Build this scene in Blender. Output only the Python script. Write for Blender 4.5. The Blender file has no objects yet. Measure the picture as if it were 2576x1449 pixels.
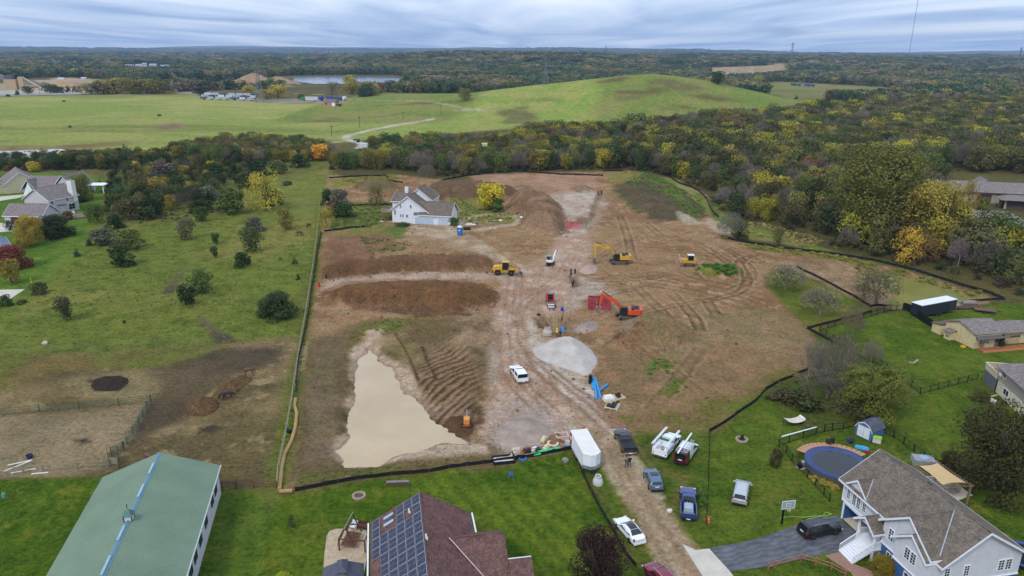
import bpy,math,random
import numpy as np
from mathutils import Vector,Matrix
R=math.radians
scn=bpy.context.scene
COL=scn.collection
# ------------------------------------------------------------------ camera
CAM_H,PITCH,ROLL,FPX=54.0,R(18.0),R(0.5),1840.0
cam=bpy.data.objects.new('camera',bpy.data.cameras.new('camera'));COL.objects.link(cam)
cam.data.sensor_width=36;cam.data.lens=FPX/2576*36
cam.data.clip_start=1.0;cam.data.clip_end=60000
CROT=Matrix.Rotation(R(90)-PITCH,3,'X')@Matrix.Rotation(ROLL,3,'Z')
cam.matrix_world=Matrix.Translation((0,0,CAM_H))@CROT.to_4x4()
scn.camera=cam
CR=np.array(CROT)
# ------------------------------------------------------------------ world: high overcast in long streaks
w=bpy.data.worlds.new('World');scn.world=w;w.use_nodes=True
nt=w.node_tree;nt.nodes.clear()
def nd(t,typ,**kw):
 n=t.nodes.new(typ)
 for k,v in kw.items():
  if k in n.inputs:n.inputs[k].default_value=v
  else:setattr(n,k,v)
 return n
SUN_EL,SUN_AZ=R(48),R(215)
sky=nd(nt,'ShaderNodeTexSky',sky_type='NISHITA',sun_disc=False,sun_elevation=SUN_EL,sun_rotation=SUN_AZ)
bg1=nd(nt,'ShaderNodeBackground',Strength=0.10);nt.links.new(sky.outputs[0],bg1.inputs[0])
tc=nd(nt,'ShaderNodeTexCoord');sp=nd(nt,'ShaderNodeSeparateXYZ');nt.links.new(tc.outputs['Generated'],sp.inputs[0])
def mth(t,op,a,b=None,c=None):
 n=t.nodes.new('ShaderNodeMath');n.operation=op
 for i,v in enumerate((a,b,c)):
  if v is None:continue
  if hasattr(v,'links')or isinstance(v,bpy.types.NodeSocket):t.links.new(v,n.inputs[i])
  else:n.inputs[i].default_value=v
 return n.outputs[0]
zz=mth(nt,'ADD',mth(nt,'MAXIMUM',sp.outputs[2],0.0),0.022)
cb=nd(nt,'ShaderNodeCombineXYZ')
nt.links.new(mth(nt,'DIVIDE',sp.outputs[0],zz),cb.inputs[0]);nt.links.new(mth(nt,'DIVIDE',sp.outputs[1],zz),cb.inputs[1])
mp=nd(nt,'ShaderNodeMapping');mp.inputs['Rotation'].default_value=(0,0,R(9));mp.inputs['Scale'].default_value=(0.40,0.11,1)
nt.links.new(cb.outputs[0],mp.inputs[0])
n1=nd(nt,'ShaderNodeTexNoise',Scale=0.9,Detail=7.0,Roughness=0.52,Distortion=0.8);nt.links.new(mp.outputs[0],n1.inputs['Vector'])
mp2=nd(nt,'ShaderNodeMapping');mp2.inputs['Scale'].default_value=(0.16,0.05,1);mp2.inputs['Location'].default_value=(3.1,1.7,0)
nt.links.new(cb.outputs[0],mp2.inputs[0])
n2=nd(nt,'ShaderNodeTexNoise',Scale=1.0,Detail=4.0,Roughness=0.5);nt.links.new(mp2.outputs[0],n2.inputs['Vector'])
mixv=mth(nt,'ADD',mth(nt,'MULTIPLY',n1.outputs[0],0.62),mth(nt,'MULTIPLY',n2.outputs[0],0.38))
rp=nd(nt,'ShaderNodeValToRGB');nt.links.new(mixv,rp.inputs[0])
def lin(c):
 return tuple(((v/255)/12.92 if v/255<=0.04045 else(((v/255)+0.055)/1.055)**2.4)for v in c[:3])
e=rp.color_ramp.elements
e[0].position=0.38;e[0].color=(*lin((152,174,206)),1)
e[1].position=0.64;e[1].color=(*lin((250,252,255)),1)
q=e.new(0.46);q.color=(*lin((188,204,229)),1)
q=e.new(0.54);q.color=(*lin((218,229,244)),1)
bg2=nd(nt,'ShaderNodeBackground',Strength=1.3);nt.links.new(rp.outputs[0],bg2.inputs[0])
ms=nd(nt,'ShaderNodeMixShader',Fac=0.93)
nt.links.new(bg1.outputs[0],ms.inputs[1]);nt.links.new(bg2.outputs[0],ms.inputs[2])
wo=nd(nt,'ShaderNodeOutputWorld');nt.links.new(ms.outputs[0],wo.inputs[0])
# ------------------------------------------------------------------ sun through the cloud
sl=bpy.data.lights.new('sun','SUN');sl.energy=1.5;sl.angle=R(14);sl.color=(1,.96,.9)
so=bpy.data.objects.new('sun',sl);COL.objects.link(so)
so.rotation_euler=(R(90)-SUN_EL,0,R(180)-SUN_AZ)
so.location=(0,0,300)
vs=scn.view_settings;vs.view_transform='Standard';vs.look='None';vs.exposure=0.18;vs.gamma=1;vs.use_curve_mapping=False
scn.cycles.max_bounces=6;scn.cycles.diffuse_bounces=3;scn.cycles.transparent_max_bounces=8
scn.cycles.volume_bounces=0;scn.cycles.use_denoising=True
# ------------------------------------------------------------------ picture <-> place
def ray(u,v):
 d=CR@np.array([(u-1288)/FPX,-(v-724.5)/FPX,-1.0]);return d/np.linalg.norm(d)
def flat(u,v,z=0.0):
 d=ray(u,v);t=(z-CAM_H)/min(d[2],-1e-4);return np.array([d[0]*t,d[1]*t])
def proj(x,y,z):
 c=CR.T@np.array([x,y,z-CAM_H]);return 1288+FPX*c[0]/-c[2],724.5-FPX*c[1]/-c[2],-c[2]
def P(s,z=0.0):
 if not isinstance(s,str):return s
 t=[float(q)for q in s.replace(',',' ').split()]
 return np.array([flat(t[i],t[i+1],z)for i in range(0,len(t),2)])
# ------------------------------------------------------------------ numpy noise and polygon distance
_rng=np.random.default_rng(5)
_tab=_rng.random((256,256))
def vnoise(x,y):
 xi=np.floor(x).astype(int);yi=np.floor(y).astype(int);fx=x-xi;fy=y-yi
 fx=fx*fx*(3-2*fx);fy=fy*fy*(3-2*fy);a=xi&255;b=yi&255;a1=(a+1)&255;b1=(b+1)&255
 return(_tab[a,b]*(1-fx)+_tab[a1,b]*fx)*(1-fy)+(_tab[a,b1]*(1-fx)+_tab[a1,b1]*fx)*fy
def fbm(x,y,s,o=4,seed=0.0,rough=.55):
 x=np.asarray(x,float)/s;y=np.asarray(y,float)/s;x,y=x*.823-y*.568+seed*17.3,x*.568+y*.823+seed*31.7;t=0;a=1;n=0
 for i in range(o):
  t=t+a*vnoise(x,y);n+=a;a*=rough;x,y=(x*0.8-y*0.6)*2.03+9.1,(x*0.6+y*0.8)*2.03+4.3
 return t/n
def sd(poly,x,y):
 x=np.asarray(x,float);y=np.asarray(y,float)
 d=np.full(x.shape,1e18);ins=np.zeros(x.shape,bool);n=len(poly)
 for i in range(n):
  ax,ay=poly[i];bx,by=poly[(i+1)%n]
  ex,ey=bx-ax,by-ay;L=ex*ex+ey*ey+1e-12
  t=np.clip(((x-ax)*ex+(y-ay)*ey)/L,0,1)
  d=np.minimum(d,(x-ax-t*ex)**2+(y-ay-t*ey)**2)
  if ay!=by:
   ins^=((ay>y)!=(by>y))&(x<(bx-ax)*(y-ay)/(by-ay)+ax)
 return np.sqrt(d)*np.where(ins,-1,1)
def ldist(pts,x,y):
 d=np.full(np.shape(x),1e18)
 for(ax,ay),(bx,by)in zip(pts[:-1],pts[1:]):
  ex,ey=bx-ax,by-ay;t=np.clip(((x-ax)*ex+(y-ay)*ey)/(ex*ex+ey*ey+1e-12),0,1)
  d=np.minimum(d,(x-ax-t*ex)**2+(y-ay-t*ey)**2)
 return np.sqrt(d)
def smooth(pts,n=6):
 p=np.vstack([2*pts[0]-pts[1],pts,2*pts[-1]-pts[-2]]);o=[]
 for i in range(1,len(p)-2):
  for t in np.linspace(0,1,n,endpoint=False):
   o.append(.5*(2*p[i]+(p[i+1]-p[i-1])*t+(2*p[i-1]-5*p[i]+4*p[i+1]-p[i+2])*t*t+(3*p[i]-p[i-1]-3*p[i+1]+p[i+2])*t**3))
 o.append(pts[-1]);return np.array(o)
def sst(a,b,v):
 t=np.clip((v-a)/(b-a),0,1);return t*t*(3-2*t)
# ------------------------------------------------------------------ relief
HILL_X=[-260,-160,-69,0,56,100,141,182,213,261,300,360]
HILL_Z=[0,4,9.5,18.3,24.5,29.5,33.2,28.5,22.5,14,5,0]
HEAPS=[
 ('berm',P('806,752 830,742 900,732 1000,725 1120,722 1215,726 1252,742 1247,760 1190,768 1120,784 1060,782 980,772 880,766'),3.1,4.6,.35),
 ('bank',P('830,606 880,606 960,610 1040,632 1150,642 1235,656 1240,672 1190,679 1000,681 900,687 830,694 808,688 810,640'),1.9,2.2,.3),
 ('topsoil',P('1040,500 1060,480 1120,470 1220,472 1290,482 1330,492 1240,503 1180,503 1100,505'),4.2,7,.4),
 ('heap_nw',P('880,476 900,462 950,452 990,460 1010,478 950,482'),2.2,5,.4),
 ('heap_mid',P('1268,508 1300,496 1370,500 1410,520 1424,555 1425,582 1400,592 1345,585 1310,575 1300,540'),5.0,7,.35),
 ('grass_heap',P('1738,690 1765,680 1830,676 1872,684 1860,694 1790,698'),1.9,3,.3),
 ('spoil',P('1520,868 1560,820 1610,798 1690,802 1740,835 1700,862 1600,880'),3.0,6,.35),
 ('dark_bank',P('1535,470 1600,440 1660,445 1760,500 1785,545 1740,558 1660,550 1580,520'),2.6,9,.5),
 ('small_a',P('1286,474 1310,468 1340,474 1330,482 1300,482'),1.6,3,.2),
 ('small_b',P('1432,478 1455,470 1490,476 1484,484 1450,486'),1.6,3,.2),
 ('ridge_w',P('1130,830 1180,795 1230,790 1236,850 1200,900 1150,905'),1.0,4,.35),
]
POND=P('930,868 1000,940 1045,1000 1082,1040 1150,1083 1168,1099 1100,1106 1030,1130 950,1162 870,1160 842,1120 880,1080 888,985 900,900')
POND2=P('2138,675 2200,672 2290,690 2400,722 2470,750 2400,768 2250,768 2215,758 2260,735 2230,700')
WEST_ROAD=P('800,735 820,706 900,692 1050,684 1240,686 1300,690 1300,702 1150,702 1000,701 880,706 830,722')
TRENCH=P('1340,800 1372,790 1415,792 1440,806 1436,828 1400,836 1352,826')
TRENCH2=P('1452,548 1482,546 1484,520 1500,490 1508,478 1520,484 1505,520 1494,552 1470,572 1448,566')
TRENCH3=P('1430,692 1452,690 1462,718 1438,724')
BASIN_R=P('1060,880 1120,830 1200,870 1235,950 1215,1060 1150,1110 1060,1060 1010,960')
def furrow(x,y):return x*.80-y*.60+2.2*(fbm(x,y,7,3,3)-.5)+6*(fbm(x,y,22,2,14)-.5)
def ridged(x,y):
 d=np.hypot(x,y)
 a=sst(1800,3000,d)
 lw=.12+.88*sst(-1500,0,x+.25*(y-1500)*0)
 r=(24*a*sst(.40,.75,fbm(x,y,1500,3,3.3))+30*sst(3500,9000,d)*fbm(x,y,2600,3,8.1))*lw
 hx=(x+10)/420;hy=(y-2300)/500
 r=r+15*np.exp(-hx*hx-hy*hy)
 r=r+110*sst(8500,13500,d)*sst(.25,.75,fbm(x,y,5200,3,1.9))
 r=r+lw*sst(1700,2200,d)*10*sst(.3,.7,fbm(x,y,500,2,2.2))
 return r-d*d/1.7e7*sst(3000,9000,d)*2
def hgt(x,y,fine=True):
 x=np.atleast_1d(np.asarray(x,float));y=np.atleast_1d(np.asarray(y,float))
 z=ridged(x,y)
 hz=np.interp(x+18*(fbm(x,y,90,2,4)-.5),HILL_X,HILL_Z)
 hp=sst(585,765,y)*(1-sst(765,960,y));z=z+hz*hp*(1+.1*(fbm(x,y,60,3,6)-.5))
 z=z+(.9*(fbm(x,y,60,3,1.1)-.5)+.0)*sst(240,420,np.hypot(x,y))
 near=np.hypot(x,y)<520
 if near.any():
  xn=x[near];yn=y[near];zn=np.zeros(xn.shape)
  wob=fbm(xn,yn,5,3,2.5)-.5;lump=fbm(xn,yn,1.6,3,9.7)-.5
  for nm,poly,h,ramp,ro in HEAPS:
   bx0,by0=poly.min(0)-6;bx1,by1=poly.max(0)+6
   m=(xn>bx0)&(xn<bx1)&(yn>by0)&(yn<by1)
   if not m.any():continue
   d=-sd(poly,xn[m],yn[m])+wob[m]*3*ro*2
   t=np.clip((d+.8)/ramp,0,1);f=t*t*(3-2*t)*.35+.65*t
   zn[m]+=h*f*(1+ro*wob[m]*.9)+ro*(lump[m]*1.6+.9*(np.abs(fbm(xn[m]*1.6,yn[m]*.5,3.0,3,17)-.5)*2-.25))*sst(-.5,1,d)
  d=-sd(POND,xn,yn)+(fbm(xn,yn,7,3,21)-.5)*3.4;bt=np.clip((d+4)/8,0,1);zn+=-2.0*bt*bt*(3-2*bt)
  d=-sd(POND2,xn,yn);bt=np.clip((d+5)/8,0,1);zn+=-1.4*bt*bt*(3-2*bt)
  d=-sd(TRENCH,xn,yn)+wob*1.5;zn+=-2.6*sst(0,2.2,d)
  d=-sd(TRENCH2,xn,yn)+wob*2;zn+=-1.2*sst(0,2.0,d)
  d=-sd(TRENCH3,xn,yn)+wob*1.2;zn+=-1.8*sst(0,1.6,d)
  m=sd(BASIN_R,xn,yn)<0
  if m.any():
   q=furrow(xn[m],yn[m])
   e_=sst(0,5,-sd(BASIN_R,xn[m],yn[m]))
   zn[m]+=e_*.42*np.abs(((q/1.45)%1)-.5)**1.3*2.4*sst(.3,.7,fbm(xn[m],yn[m],6,3,5))+e_*.5*(fbm(xn[m],yn[m],1.4,3,25)-.5)
  s=SITE_SD(xn,yn)
  inside=sst(0,4,-s)
  zn+=inside*(.55*(fbm(xn,yn,2.6,4,7)-.5)+.5*(fbm(xn,yn,14,2,8)-.5))
  z[near]+=zn
 return z
SITE=P('826,440 800,590 792,700 762,860 745,1000 716,1236 900,1206 1130,1176 1290,1160 1440,1128 1500,1150 1545,1090 1640,1075 1784,1082 1930,962 2010,936 2048,850 1990,790 1925,720 1925,690 2020,690 2150,745 2190,772 2490,760 2490,744 2300,684 2100,640 1900,615 1812,596 1790,545 1780,490 1700,450 1590,430 1300,434 1150,456 1010,440 900,444')
SITE_SD=lambda x,y:sd(SITE,x,y)
def hz1(x,y):return float(hgt([x],[y])[0])
_ts=300*1.012**np.arange(0,330)
def at(u,v,dz=0.0):
 d=ray(u,v);z=0.0
 if v<275:
  L=math.hypot(d[0],d[1]);tt=_ts/L;g_=CAM_H+d[2]*tt-hgt(d[0]*tt,d[1]*tt);k=np.nonzero(g_<0)[0]
  if len(k):
   i=max(int(k[0]),1);f=g_[i-1]/(g_[i-1]-g_[i]);t=tt[i-1]+(tt[i]-tt[i-1])*f
   x,y=d[0]*t,d[1]*t;return Vector((x,y,hz1(x,y)+dz))
 for _ in range(7):
  t=(z-CAM_H)/d[2];z=hz1(d[0]*t,d[1]*t)
 t=(z-CAM_H)/d[2]
 return Vector((d[0]*t,d[1]*t,z+dz))
def up(u,v,v2):
 b=at(u,v);d=ray(u,v2);t=math.hypot(b.x,b.y)/math.hypot(d[0],d[1]);return CAM_H+d[2]*t-b.z
def pxm(p):return-(CR.T@np.array([p[0],p[1],p[2]-CAM_H]))[2]/FPX
# ------------------------------------------------------------------ shared helpers for objects
def tag(o,label=None,cat=None,group=None,kind=None):
 if label:o['label']=label
 if cat:o['category']=cat
 if group:o['group']=group
 if kind:o['kind']=kind
 return o
def thing(name,loc,rz,label,cat,group=None):
 o=bpy.data.objects.new(name,None);COL.objects.link(o);o.empty_display_size=.2
 o.location=loc;o.rotation_euler=(0,0,rz);return tag(o,label,cat,group)
def link(name,me,parent=None):
 o=bpy.data.objects.new(name,me);COL.objects.link(o)
 if parent:o.parent=parent
 return o
MATS={}
def M(name,c,rough=.7,metal=0.0,var=.12,sc=2.0,bump=0.0,spec=.4,c2=None,coat=0.0):
 if name in MATS:return MATS[name]
 m=bpy.data.materials.new(name);m.use_nodes=True;t=m.node_tree;b=t.nodes['Principled BSDF']
 b.inputs['Roughness'].default_value=rough;b.inputs['Metallic'].default_value=metal
 b.inputs['Specular IOR Level'].default_value=spec;b.inputs['Coat Weight'].default_value=coat
 tcn=nd(t,'ShaderNodeTexCoord');n=nd(t,'ShaderNodeTexNoise',Scale=sc,Detail=5.0,Roughness=.6);t.links.new(tcn.outputs['Object'],n.inputs['Vector'])
 r=nd(t,'ShaderNodeValToRGB');t.links.new(n.outputs[0],r.inputs[0])
 l=lin(c);l2=lin(c2)if c2 else None
 r.color_ramp.elements[0].position=.3;r.color_ramp.elements[1].position=.7
 r.color_ramp.elements[0].color=(*[max(v*(1-var),0)for v in l],1)
 r.color_ramp.elements[1].color=(*(l2 if l2 else[min(v*(1+var),.92)for v in l]),1)
 t.links.new(r.outputs[0],b.inputs['Base Color'])
 if bump:
  bp=nd(t,'ShaderNodeBump',Strength=bump,Distance=.05);t.links.new(n.outputs[0],bp.inputs['Height']);t.links.new(bp.outputs[0],b.inputs['Normal'])
 MATS[name]=m;return m
class MB:
 def __init__(s):s.v=[];s.f=[]
 def add(s,vs,fs):
  n=len(s.v);s.v+=[tuple(v)for v in vs];s.f+=[tuple(i+n for i in f)for f in fs];return s
 def box(s,x0,x1,y0,y1,z0,z1,rz=0,c=None):
  v=[(x,y,z)for z in(z0,z1)for x,y in((x0,y0),(x1,y0),(x1,y1),(x0,y1))]
  if rz:
   cx,cy=c if c else((x0+x1)/2,(y0+y1)/2);a,b=math.cos(rz),math.sin(rz)
   v=[(cx+(x-cx)*a-(y-cy)*b,cy+(x-cx)*b+(y-cy)*a,z)for x,y,z in v]
  return s.add(v,[(3,2,1,0),(4,5,6,7),(0,1,5,4),(1,2,6,5),(2,3,7,6),(3,0,4,7)])
 def cbox(s,x,y,z,sx,sy,sz,rz=0):return s.box(x-sx/2,x+sx/2,y-sy/2,y+sy/2,z-sz/2,z+sz/2,rz)
 def prism(s,pts,a,b,ax='z'):
  n=len(pts);f={'z':lambda p,t:(p[0],p[1],t),'y':lambda p,t:(p[0],t,p[1]),'x':lambda p,t:(t,p[0],p[1])}[ax]
  v=[f(p,a)for p in pts]+[f(p,b)for p in pts]
  fs=[tuple(range(n))[::-1],tuple(range(n,2*n))]+[(i,(i+1)%n,n+(i+1)%n,n+i)for i in range(n)]
  return s.add(v,fs)
 def tube(s,p,q,r,n=6,r2=None):
  p=Vector(p);q=Vector(q);d=(q-p);
  if d.length<1e-6:return s
  d.normalize();a=d.orthogonal().normalized();b=d.cross(a);r2=r if r2 is None else r2
  v=[]
  for c,rr in((p,r),(q,r2)):
   for i in range(n):
    t=2*math.pi*i/n;v.append(c+a*(rr*math.cos(t))+b*(rr*math.sin(t)))
  return s.add(v,[tuple(range(n))[::-1],tuple(range(n,2*n))]+[(i,(i+1)%n,n+(i+1)%n,n+i)for i in range(n)])
 def path(s,pts,r,n=6):
  for p,q in zip(pts[:-1],pts[1:]):s.tube(p,q,r,n)
  return s
 def quad(s,*p):return s.add(p,[tuple(range(len(p)))])
 def slab(s,p,t,nrm=None):
  p=[Vector(q)for q in p];nn=Vector(nrm).normalized()if nrm else(p[1]-p[0]).cross(p[2]-p[0]).normalized()
  n=len(p);v=p+[q-nn*t for q in p]
  return s.add(v,[tuple(range(n)),tuple(range(n,2*n))[::-1]]+[(i,n+i,n+(i+1)%n,(i+1)%n)for i in range(n)])
 def loft(s,secs,close=True,cap=True):
  n=len(secs[0]);v=[p for q in secs for p in q];f=[]
  for k in range(len(secs)-1):
   for i in range(n if close else n-1):
    j=(i+1)%n;f.append((k*n+i,k*n+j,(k+1)*n+j,(k+1)*n+i))
  if cap:f+=[tuple(range(n))[::-1],tuple(range((len(secs)-1)*n,len(secs)*n))]
  return s.add(v,f)
 def lathe(s,prof,n=12,c=(0,0,0),close=False):
  return s.loft([[(c[0]+r*math.cos(2*math.pi*i/n),c[1]+r*math.sin(2*math.pi*i/n),c[2]+z)for i in range(n)]for r,z in prof],True,not close)
 def build(s,name,m,parent=None,smooth=False,fix=True):
  me=bpy.data.meshes.new(name);me.from_pydata(s.v,[],s.f)
  if m:me.materials.append(m)
  if smooth:me.shade_smooth()
  me.update();return link(name,me,parent)
def copy_tree(o,parent=None):
 c=o.copy();COL.objects.link(c);c.parent=parent
 for ch in o.children:copy_tree(ch,c)
 return c
# ------------------------------------------------------------------ the ground
az_in=np.linspace(-43,43,760);az_out=np.arange(47,314,4.0)
AZ=np.radians(np.concatenate([az_in,az_out]))
rows=np.concatenate([np.arange(1560,400,-2.4),np.arange(400,165,-2.0)])
rad=[float(np.hypot(*flat(1288,v)))for v in rows]
rad=[1.0,12,25,38,48]+[r for r in rad if r>52]
g=rad[-1]
while g<16000:g*=1.012;rad.append(g)
RAD=np.array(rad);NA,NR=len(AZ),len(RAD)
A2,R2=np.meshgrid(AZ,RAD);GX=(R2*np.sin(A2)).ravel();GY=(R2*np.cos(A2)).ravel();GR=R2.ravel()
GZ=hgt(GX,GY)
C=np.zeros((GX.size,3));GR_=np.ones(GX.size)
NB=[fbm(GX,GY,s,4,i+.5)for i,s in enumerate((1.3,4.0,11.0,32.0))]
FAR=np.clip(GR/260,1,60)
NF=.5*fbm(GX,GY,42,4,7.7)+.5*fbm(GX,GY,170,3,3.7)
def l3(c):return np.array(lin(c))
def mix(a,b,t):return a*(1-t[:,None])+b*t[:,None]
def paint(poly,c1,c2=None,soft=.8,amp=1.2,ns=1,k=1.0,mot=2,lo=.35,hi=.65,grass=0.0,c3=None,dist=None):
 if isinstance(poly,str):poly=P(poly)
 pad=soft+amp*2+1;b0=poly.min(0)-pad;b1=poly.max(0)+pad
 m=np.nonzero((GX>b0[0])&(GX<b1[0])&(GY>b0[1])&(GY<b1[1]))[0]
 if not len(m):return
 d=sd(poly,GX[m],GY[m])+(NB[ns][m]-.5)*2*amp
 a=(1-sst(-soft,soft,d))*k
 col=np.tile(l3(c1),(len(m),1))
 if c2 is not None:col=mix(col,l3(c2),sst(lo,hi,NB[mot][m]if not dist else NF[m]))
 if c3 is not None:col=mix(col,l3(c3),sst(.52,.66,NB[0][m]*.5+NB[1][m]*.5))
 C[m]=mix(C[m],col,a);GR_[m]=GR_[m]*(1-a)+grass*a
def stroke(s,w,c1,c2=None,soft=.6,amp=.5,k=.8,grass=0.0,mot=1):
 pts=smooth(P(s))if isinstance(s,str)else s
 b0=pts.min(0)-w-3;b1=pts.max(0)+w+3
 m=np.nonzero((GX>b0[0])&(GX<b1[0])&(GY>b0[1])&(GY<b1[1]))[0]
 if not len(m):return
 d=ldist(pts,GX[m],GY[m])+(NB[1][m]-.5)*2*amp
 a=(1-sst(w/2-soft,w/2+soft,d))*k*(.55+.45*sst(.3,.6,NB[2][m]))
 col=np.tile(l3(c1),(len(m),1))
 if c2 is not None:col=mix(col,l3(c2),sst(.4,.6,NB[mot][m]))
 C[m]=mix(C[m],col,a);GR_[m]=GR_[m]*(1-a)+grass*a
C[:]=mix(np.tile(l3((84,82,55)),(GX.size,1)),l3((104,96,66)),sst(.35,.65,NF))
FIELD='-400,250 0,243 300,239 500,238 640,256 760,264 870,262 1000,262 1150,262 1300,300 1320,322 1200,331 1060,342 930,352 860,358 700,366 560,372 420,378 0,392 -400,400'
paint(FIELD,(126,142,78),(150,154,98),6,10,3,mot=3,grass=1,dist=True)
paint('0,300 300,292 700,300 1000,296 1180,320 1000,345 700,362 0,385',(150,150,96),(122,142,74),8,14,3,k=.75,grass=1,dist=True,lo=.4,hi=.6)
fm=sd(P(FIELD),GX,GY)<0
C[fm]=mix(C[fm],C[fm]*.72,sst(.5,.72,fbm(GX[fm]*.24+GY[fm]*.1,GY[fm]-GX[fm]*.06,30,5,3.1)))
for s in('0,338 250,330 480,342 620,348','60,300 300,296 520,300','640,312 800,306 1000,300','1010,322 880,331 730,340','300,268 480,265 640,273'):
 stroke(s,5,(92,100,58),None,4,4,.5,1)
fm_=None
paint('385,324 400,313 450,310 470,318 462,326 420,329',(146,126,92),(128,106,76),4,4,2)
paint('0,366 130,368 330,352 345,362 250,372 110,378 0,380',(138,122,86),(120,102,70),5,6,3,grass=.5)
HILLP='872,268 1000,250 1119,243 1288,222 1425,208 1560,190 1640,184 1738,198 1813,213 1932,232 1990,252 1940,268 1850,276 1700,286 1600,298 1500,306 1330,312 1200,306 1050,280'
hm=(GY>560)&(GY<1010)&(GX>-190)&(GX<360)
hz_=np.nonzero(hm)[0];a=sst(0,2.5,np.interp(GX[hz_],HILL_X,HILL_Z)*sst(560,620,GY[hz_])*(1-sst(940,1000,GY[hz_])))
hc=.9*mix(np.tile(l3((114,134,70)),(len(hz_),1)),l3((134,138,84)),sst(.35,.65,NB[3][hz_]))
hc=mix(hc,l3((96,88,62)),sst(.60,.74,fbm(GX[hz_]*.45,GY[hz_],32,4,5.5)))
C[hz_]=mix(C[hz_],hc,a);GR_[hz_]=1
EGP=P('1240,262 1500,250 1500,312 1330,314 1180,332 1060,342 900,352 885,345 1000,322 1150,300')
paint(EGP,(124,146,74),(146,150,92),8,8,3,grass=1)
def hillpaint(s,c1,c2,k=.8,amp=8):
 t=[float(q)for q in s.replace(',',' ').split()]
 paint(np.array([list(at(t[i],t[i+1])[:2])for i in range(0,len(t),2)]),c1,c2,6,amp,2,k,2,grass=.7)
hillpaint('1620,205 1690,200 1760,212 1775,222 1720,226 1650,218',(104,92,70),(116,118,72))
hillpaint('1250,274 1330,268 1390,276 1350,288 1280,288',(98,88,68),(110,112,70))
hillpaint('1440,280 1510,278 1520,288 1450,292',(92,82,66),(104,104,68))
hillpaint('1300,250 1400,246 1420,252 1320,258',(112,112,70),(120,130,74),.6)
hillpaint('1550,246 1620,244 1610,252 1560,252',(96,92,62),None,.7)
paint('1890,214 1960,206 2100,214 2270,222 2250,240 2140,250 1990,246 1930,236',(128,124,84),(106,112,68),10,14,3,grass=1,dist=True)
paint('1770,184 1900,172 1975,176 1970,192 1870,200 1800,204',(168,146,112),(150,128,96),8,8,3)
paint('-60,216 60,206 160,196 330,204 560,206 660,196 760,206 740,216 640,226 420,228 400,216 200,230 -60,236',(178,156,124),(150,132,108),10,12,3,dist=True)
paint('-60,226 220,226 240,236 -60,244',(176,172,160),(150,142,122),6,4,3,dist=True)
paint('470,234 560,236 640,248 760,250 880,256 860,266 760,264 640,258 500,244',(150,142,126),(128,124,104),6,6,2)
paint('860,404 835,440 812,590 790,712 756,860 560,875 300,886 -260,920 -260,640 60,560 300,440 400,425 600,405 760,398',(104,116,56),(126,124,72),4,3,2,mot=3,grass=1,c3=(90,104,46))
paint('560,430 800,410 815,520 700,560 560,560',(118,124,70),(104,112,56),6,6,2,.7,grass=1)
paint('250,420 820,400 820,425 640,470 560,540 420,570 260,560',(104,102,62),(84,96,48),5,6,2,.75,grass=1,mot=1)
paint('-260,440 200,432 270,450 262,500 240,560 215,600 150,660 60,740 -40,820 -260,1000',(80,110,42),(96,122,52),1.5,1.5,1,mot=2,grass=1)
paint('200,600 255,585 150,690 40,790 -40,850 -20,800 100,690',(104,126,58),(86,112,46),1.5,1.5,1,.8,grass=1)
for s in('460,680 445,700 425,735','505,800 530,822 545,840 560,860 545,880 500,900 460,920','480,920 380,925 280,938 160,928','560,850 600,870 660,880'):
 stroke(s,2.6,(86,74,62),(104,92,72),1,1,.85)
paint('-260,905 300,888 520,872 760,850 742,990 715,1230 560,1225 300,1200 -260,1240',(130,112,80),(104,92,64),2,2,2,mot=2,grass=.4,c3=(150,132,98))
paint('-260,905 300,888 520,872 560,880 480,916 330,930 180,935 0,975 -260,1000',(98,108,54),(112,100,66),2,3,2,.9,grass=1)
paint('380,930 480,905 560,880 700,880 690,910 600,935 520,985 440,1060 380,1100 330,1140 330,1060 390,1000',(84,72,58),(104,90,68),2,2.5,2,.9,grass=.2)
paint('160,945 330,935 430,950 400,985 330,1010 180,990',(152,136,102),(124,112,80),2,3,2,.8,grass=.5)
paint('560,1060 700,1000 735,1000 715,1080 640,1110 560,1130 460,1120',(146,128,94),(104,94,64),2,3,2,.8,grass=.5)
paint('0,1050 350,1025 370,1010 330,1100 270,1150 270,1180 0,1200 -260,1210 -260,1060',(152,134,104),(132,118,90),1.5,2,1,.9,grass=.2)
paint('560,1150 690,1120 700,1225 560,1225',(92,80,60),(112,100,66),1.5,2,1,.7,grass=.5)
for s in('225,955 300,945 328,960 300,985 240,985','185,1105 230,1098 225,1112 195,1118','495,1075 545,1065 570,1075 540,1088 500,1090'):
 paint(s,(56,48,40),(78,66,52),.6,1,0,.95)
LAWN='-400,1240 0,1206 270,1200 440,1215 560,1236 712,1244 900,1208 1130,1178 1290,1162 1440,1132 1472,1190 1560,1350 1640,1449 1640,1600 -400,1600'
paint(LAWN,(70,97,28),(88,109,36),.8,.6,1,mot=2,grass=1,c3=(96,110,40))
paint('560,1230 700,1240 640,1449 500,1449',(92,112,52),(74,100,42),1.5,1.5,1,.6,grass=1)
paint('640,1236 700,1244 690,1275 640,1262',(148,142,88),(100,110,54),.8,1,0,.8,grass=1)
LAWN2='1472,1165 1545,1092 1640,1072 1784,1085 1930,966 2010,940 2060,850 2120,800 2290,780 2500,765 2700,760 2900,1000 2900,1620 1640,1620 1560,1350'
paint(LAWN2,(74,98,32),(88,108,40),1.2,1,1,mot=2,grass=1,c3=(98,110,46))
paint('1930,690 2010,690 2140,745 2190,775 2120,800 2046,848 1985,790 1925,720',(92,108,46),(112,112,60),1.2,1.2,1,mot=1,grass=1)
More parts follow.
